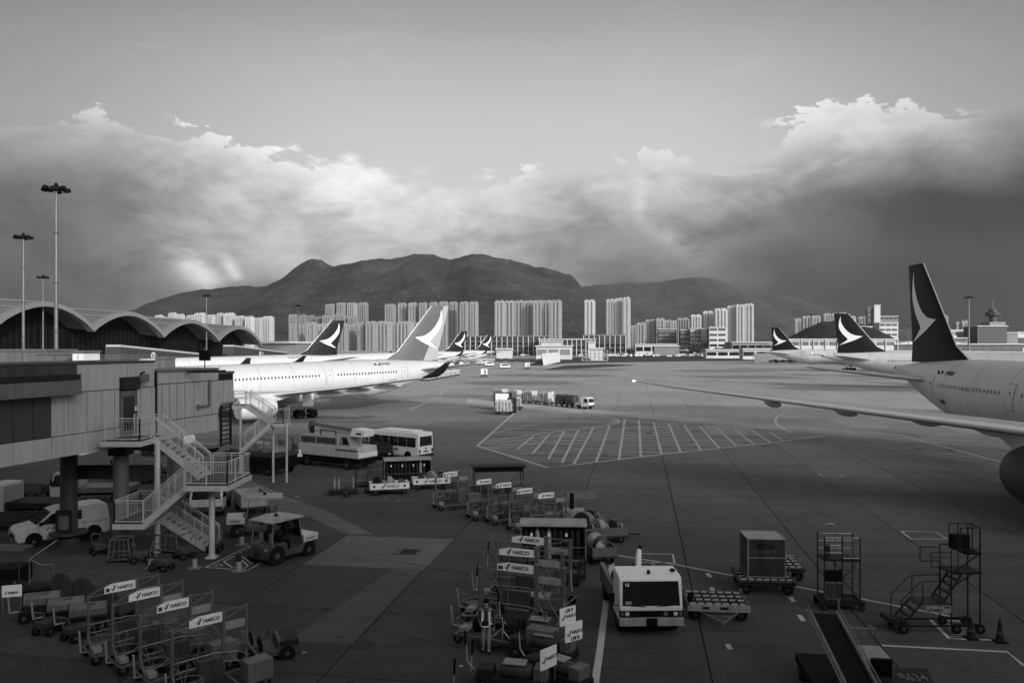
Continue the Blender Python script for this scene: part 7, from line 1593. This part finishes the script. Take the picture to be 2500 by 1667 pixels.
    for c in [x for x in bpy.data.objects if x.name.startswith('helmet_shell')]: bpy.data.objects.remove(c)
    MB().lathe([(.02, .14), (.07, .13), (.115, .08), (.135, .0)], n=18).build('shell', 'black', hl, smooth=True); MB().lathe([(.137, -.03), (.15, -.02), (.14, .01), (.13, .0)], n=18).build('rim', 'sign', hl, smooth=True)
    bg_ = thing('shoulder_bag', 'black rounded bag hanging at the worker’s side', 'bag', P0 + Vector((-.3, .05, .95)), 0); MB().lathe([(.03, -.28), (.13, -.24), (.17, -.1), (.17, .08), (.12, .22), (.03, .26)], n=14).build('pouch', 'black', bg_, smooth=True); MB().path([(0, 0, .25), (.12, -.12, .45), (.2, -.05, .56)], .015).build('strap', 'black', bg_)
person()

# ================================================================ CLOUD-SHAPED SHADE CASTERS added out of view; shadows streak taxiways and cover the stands
mat('cloud', .8, .9, amp=.1, scale=.02)  # surface of the added shade casters
HC = 150.0
off = Vector((SX, SY, 0)).normalized() * HC / math.tan(R(SEL))
for k, (x0, x1, y0, y1) in enumerate([(120, 330, 456, 535), (70, 112, 322, 356), (58, 98, 256, 288), (62, 118, 186, 212), (6, 54, 342, 376), (-6, 36, 270, 300), (-14, 18, 212, 240), (12, 42, 121, 141), (-16, 4, 160, 170), (-240, -120, 380, 460)]):
    b = MB(); rn = random.Random(k); cx_, cy_ = (x0 + x1) / 2, (y0 + y1) / 2; v = []; n = 36; L2 = 7
    for j in range(L2 + 1):
        ph = math.pi * j / L2
        for i in range(n):
            a = 2 * math.pi * i / n; q = 1 + .22 * noise.noise(Vector((math.cos(a) * 2.2 + k * 7, math.sin(a) * 2.2, 0)))
            v.append(((x1 - x0) / 2 * math.cos(a) * math.sin(ph) ** .7 * q, (y1 - y0) / 2 * math.sin(a) * math.sin(ph) ** .7 * q, math.cos(ph) * 1.5))
    f = [(j * n + i, j * n + (i + 1) % n, (j + 1) * n + (i + 1) % n, (j + 1) * n + i) for j in range(L2) for i in range(n)]
    b.add(v, f); b.build('unseen_shade_caster', 'cloud', loc=Vector((cx_, cy_, HC)) + off, smooth=True, kind='structure')
fp = [(-260, -60), (-160, 10), (-110, 34), (-70, 62), (-42, 80), (-20, 93), (-4, 101), (6, 112), (16, 120), (34, 131), (48, 137), (66, 130), (90, 118), (130, 112), (200, 100), (260, 60), (270, -20), (200, -90), (0, -120), (-200, -110)]  # outline of the added caster that shades the foreground
b = MB(); m_ = Vector((40, 20, 0)); P = []
for (x0, y0), (x1, y1) in zip(fp, fp[1:] + fp[:1]):
    for k in range(5): u = k / 5; x = x0 + (x1 - x0) * u; y = y0 + (y1 - y0) * u; P.append(Vector((x + 5 * noise.noise(Vector((x * .06, y * .06, 0))), y + 5 * noise.noise(Vector((x * .06, y * .06, 4))), 0)))
n = len(P); v = []
for sc_, z in ((1.0, 0), (.96, 3), (.85, 5), (.5, 7)): v += [m_ + (p - m_) * sc_ + Vector((0, 0, z)) for p in P]
v += [m_ + (p - m_) * .97 - Vector((0, 0, 2)) for p in P]
f = [(j * n + i, j * n + (i + 1) % n, (j + 1) * n + (i + 1) % n, (j + 1) * n + i) for j in range(3) for i in range(n)] + [(i, (i + 1) % n, 4 * n + (i + 1) % n, 4 * n + i) for i in range(n)] + [tuple(range(3 * n, 4 * n)), tuple(range(4 * n, 5 * n))]
b.add(v, f); b.build('unseen_shade_caster', 'cloud', loc=Vector((0, 0, HC)) + off, smooth=True, kind='structure')
# ================================================================ HAZE
hm = bpy.data.materials.new('haze'); hm.use_nodes = True; ht = hm.node_tree
for n_ in list(ht.nodes): ht.nodes.remove(n_)
ho = ht.nodes.new('ShaderNodeOutputMaterial'); hv = ht.nodes.new('ShaderNodeVolumePrincipled'); hv.inputs['Color'].default_value = (.9, .89, .9, 1); hv.inputs['Density'].default_value = 1.7e-5; hv.inputs['Anisotropy'].default_value = .2
ht.links.new(hv.outputs[0], ho.inputs['Volume']); MATS['haze'] = hm
MB().bx(-8000, 8000, -900, 10500, -12, 1300).build('haze', 'haze', kind='stuff')
scn.cycles.volume_bounces = 0; scn.cycles.volume_max_steps = 64
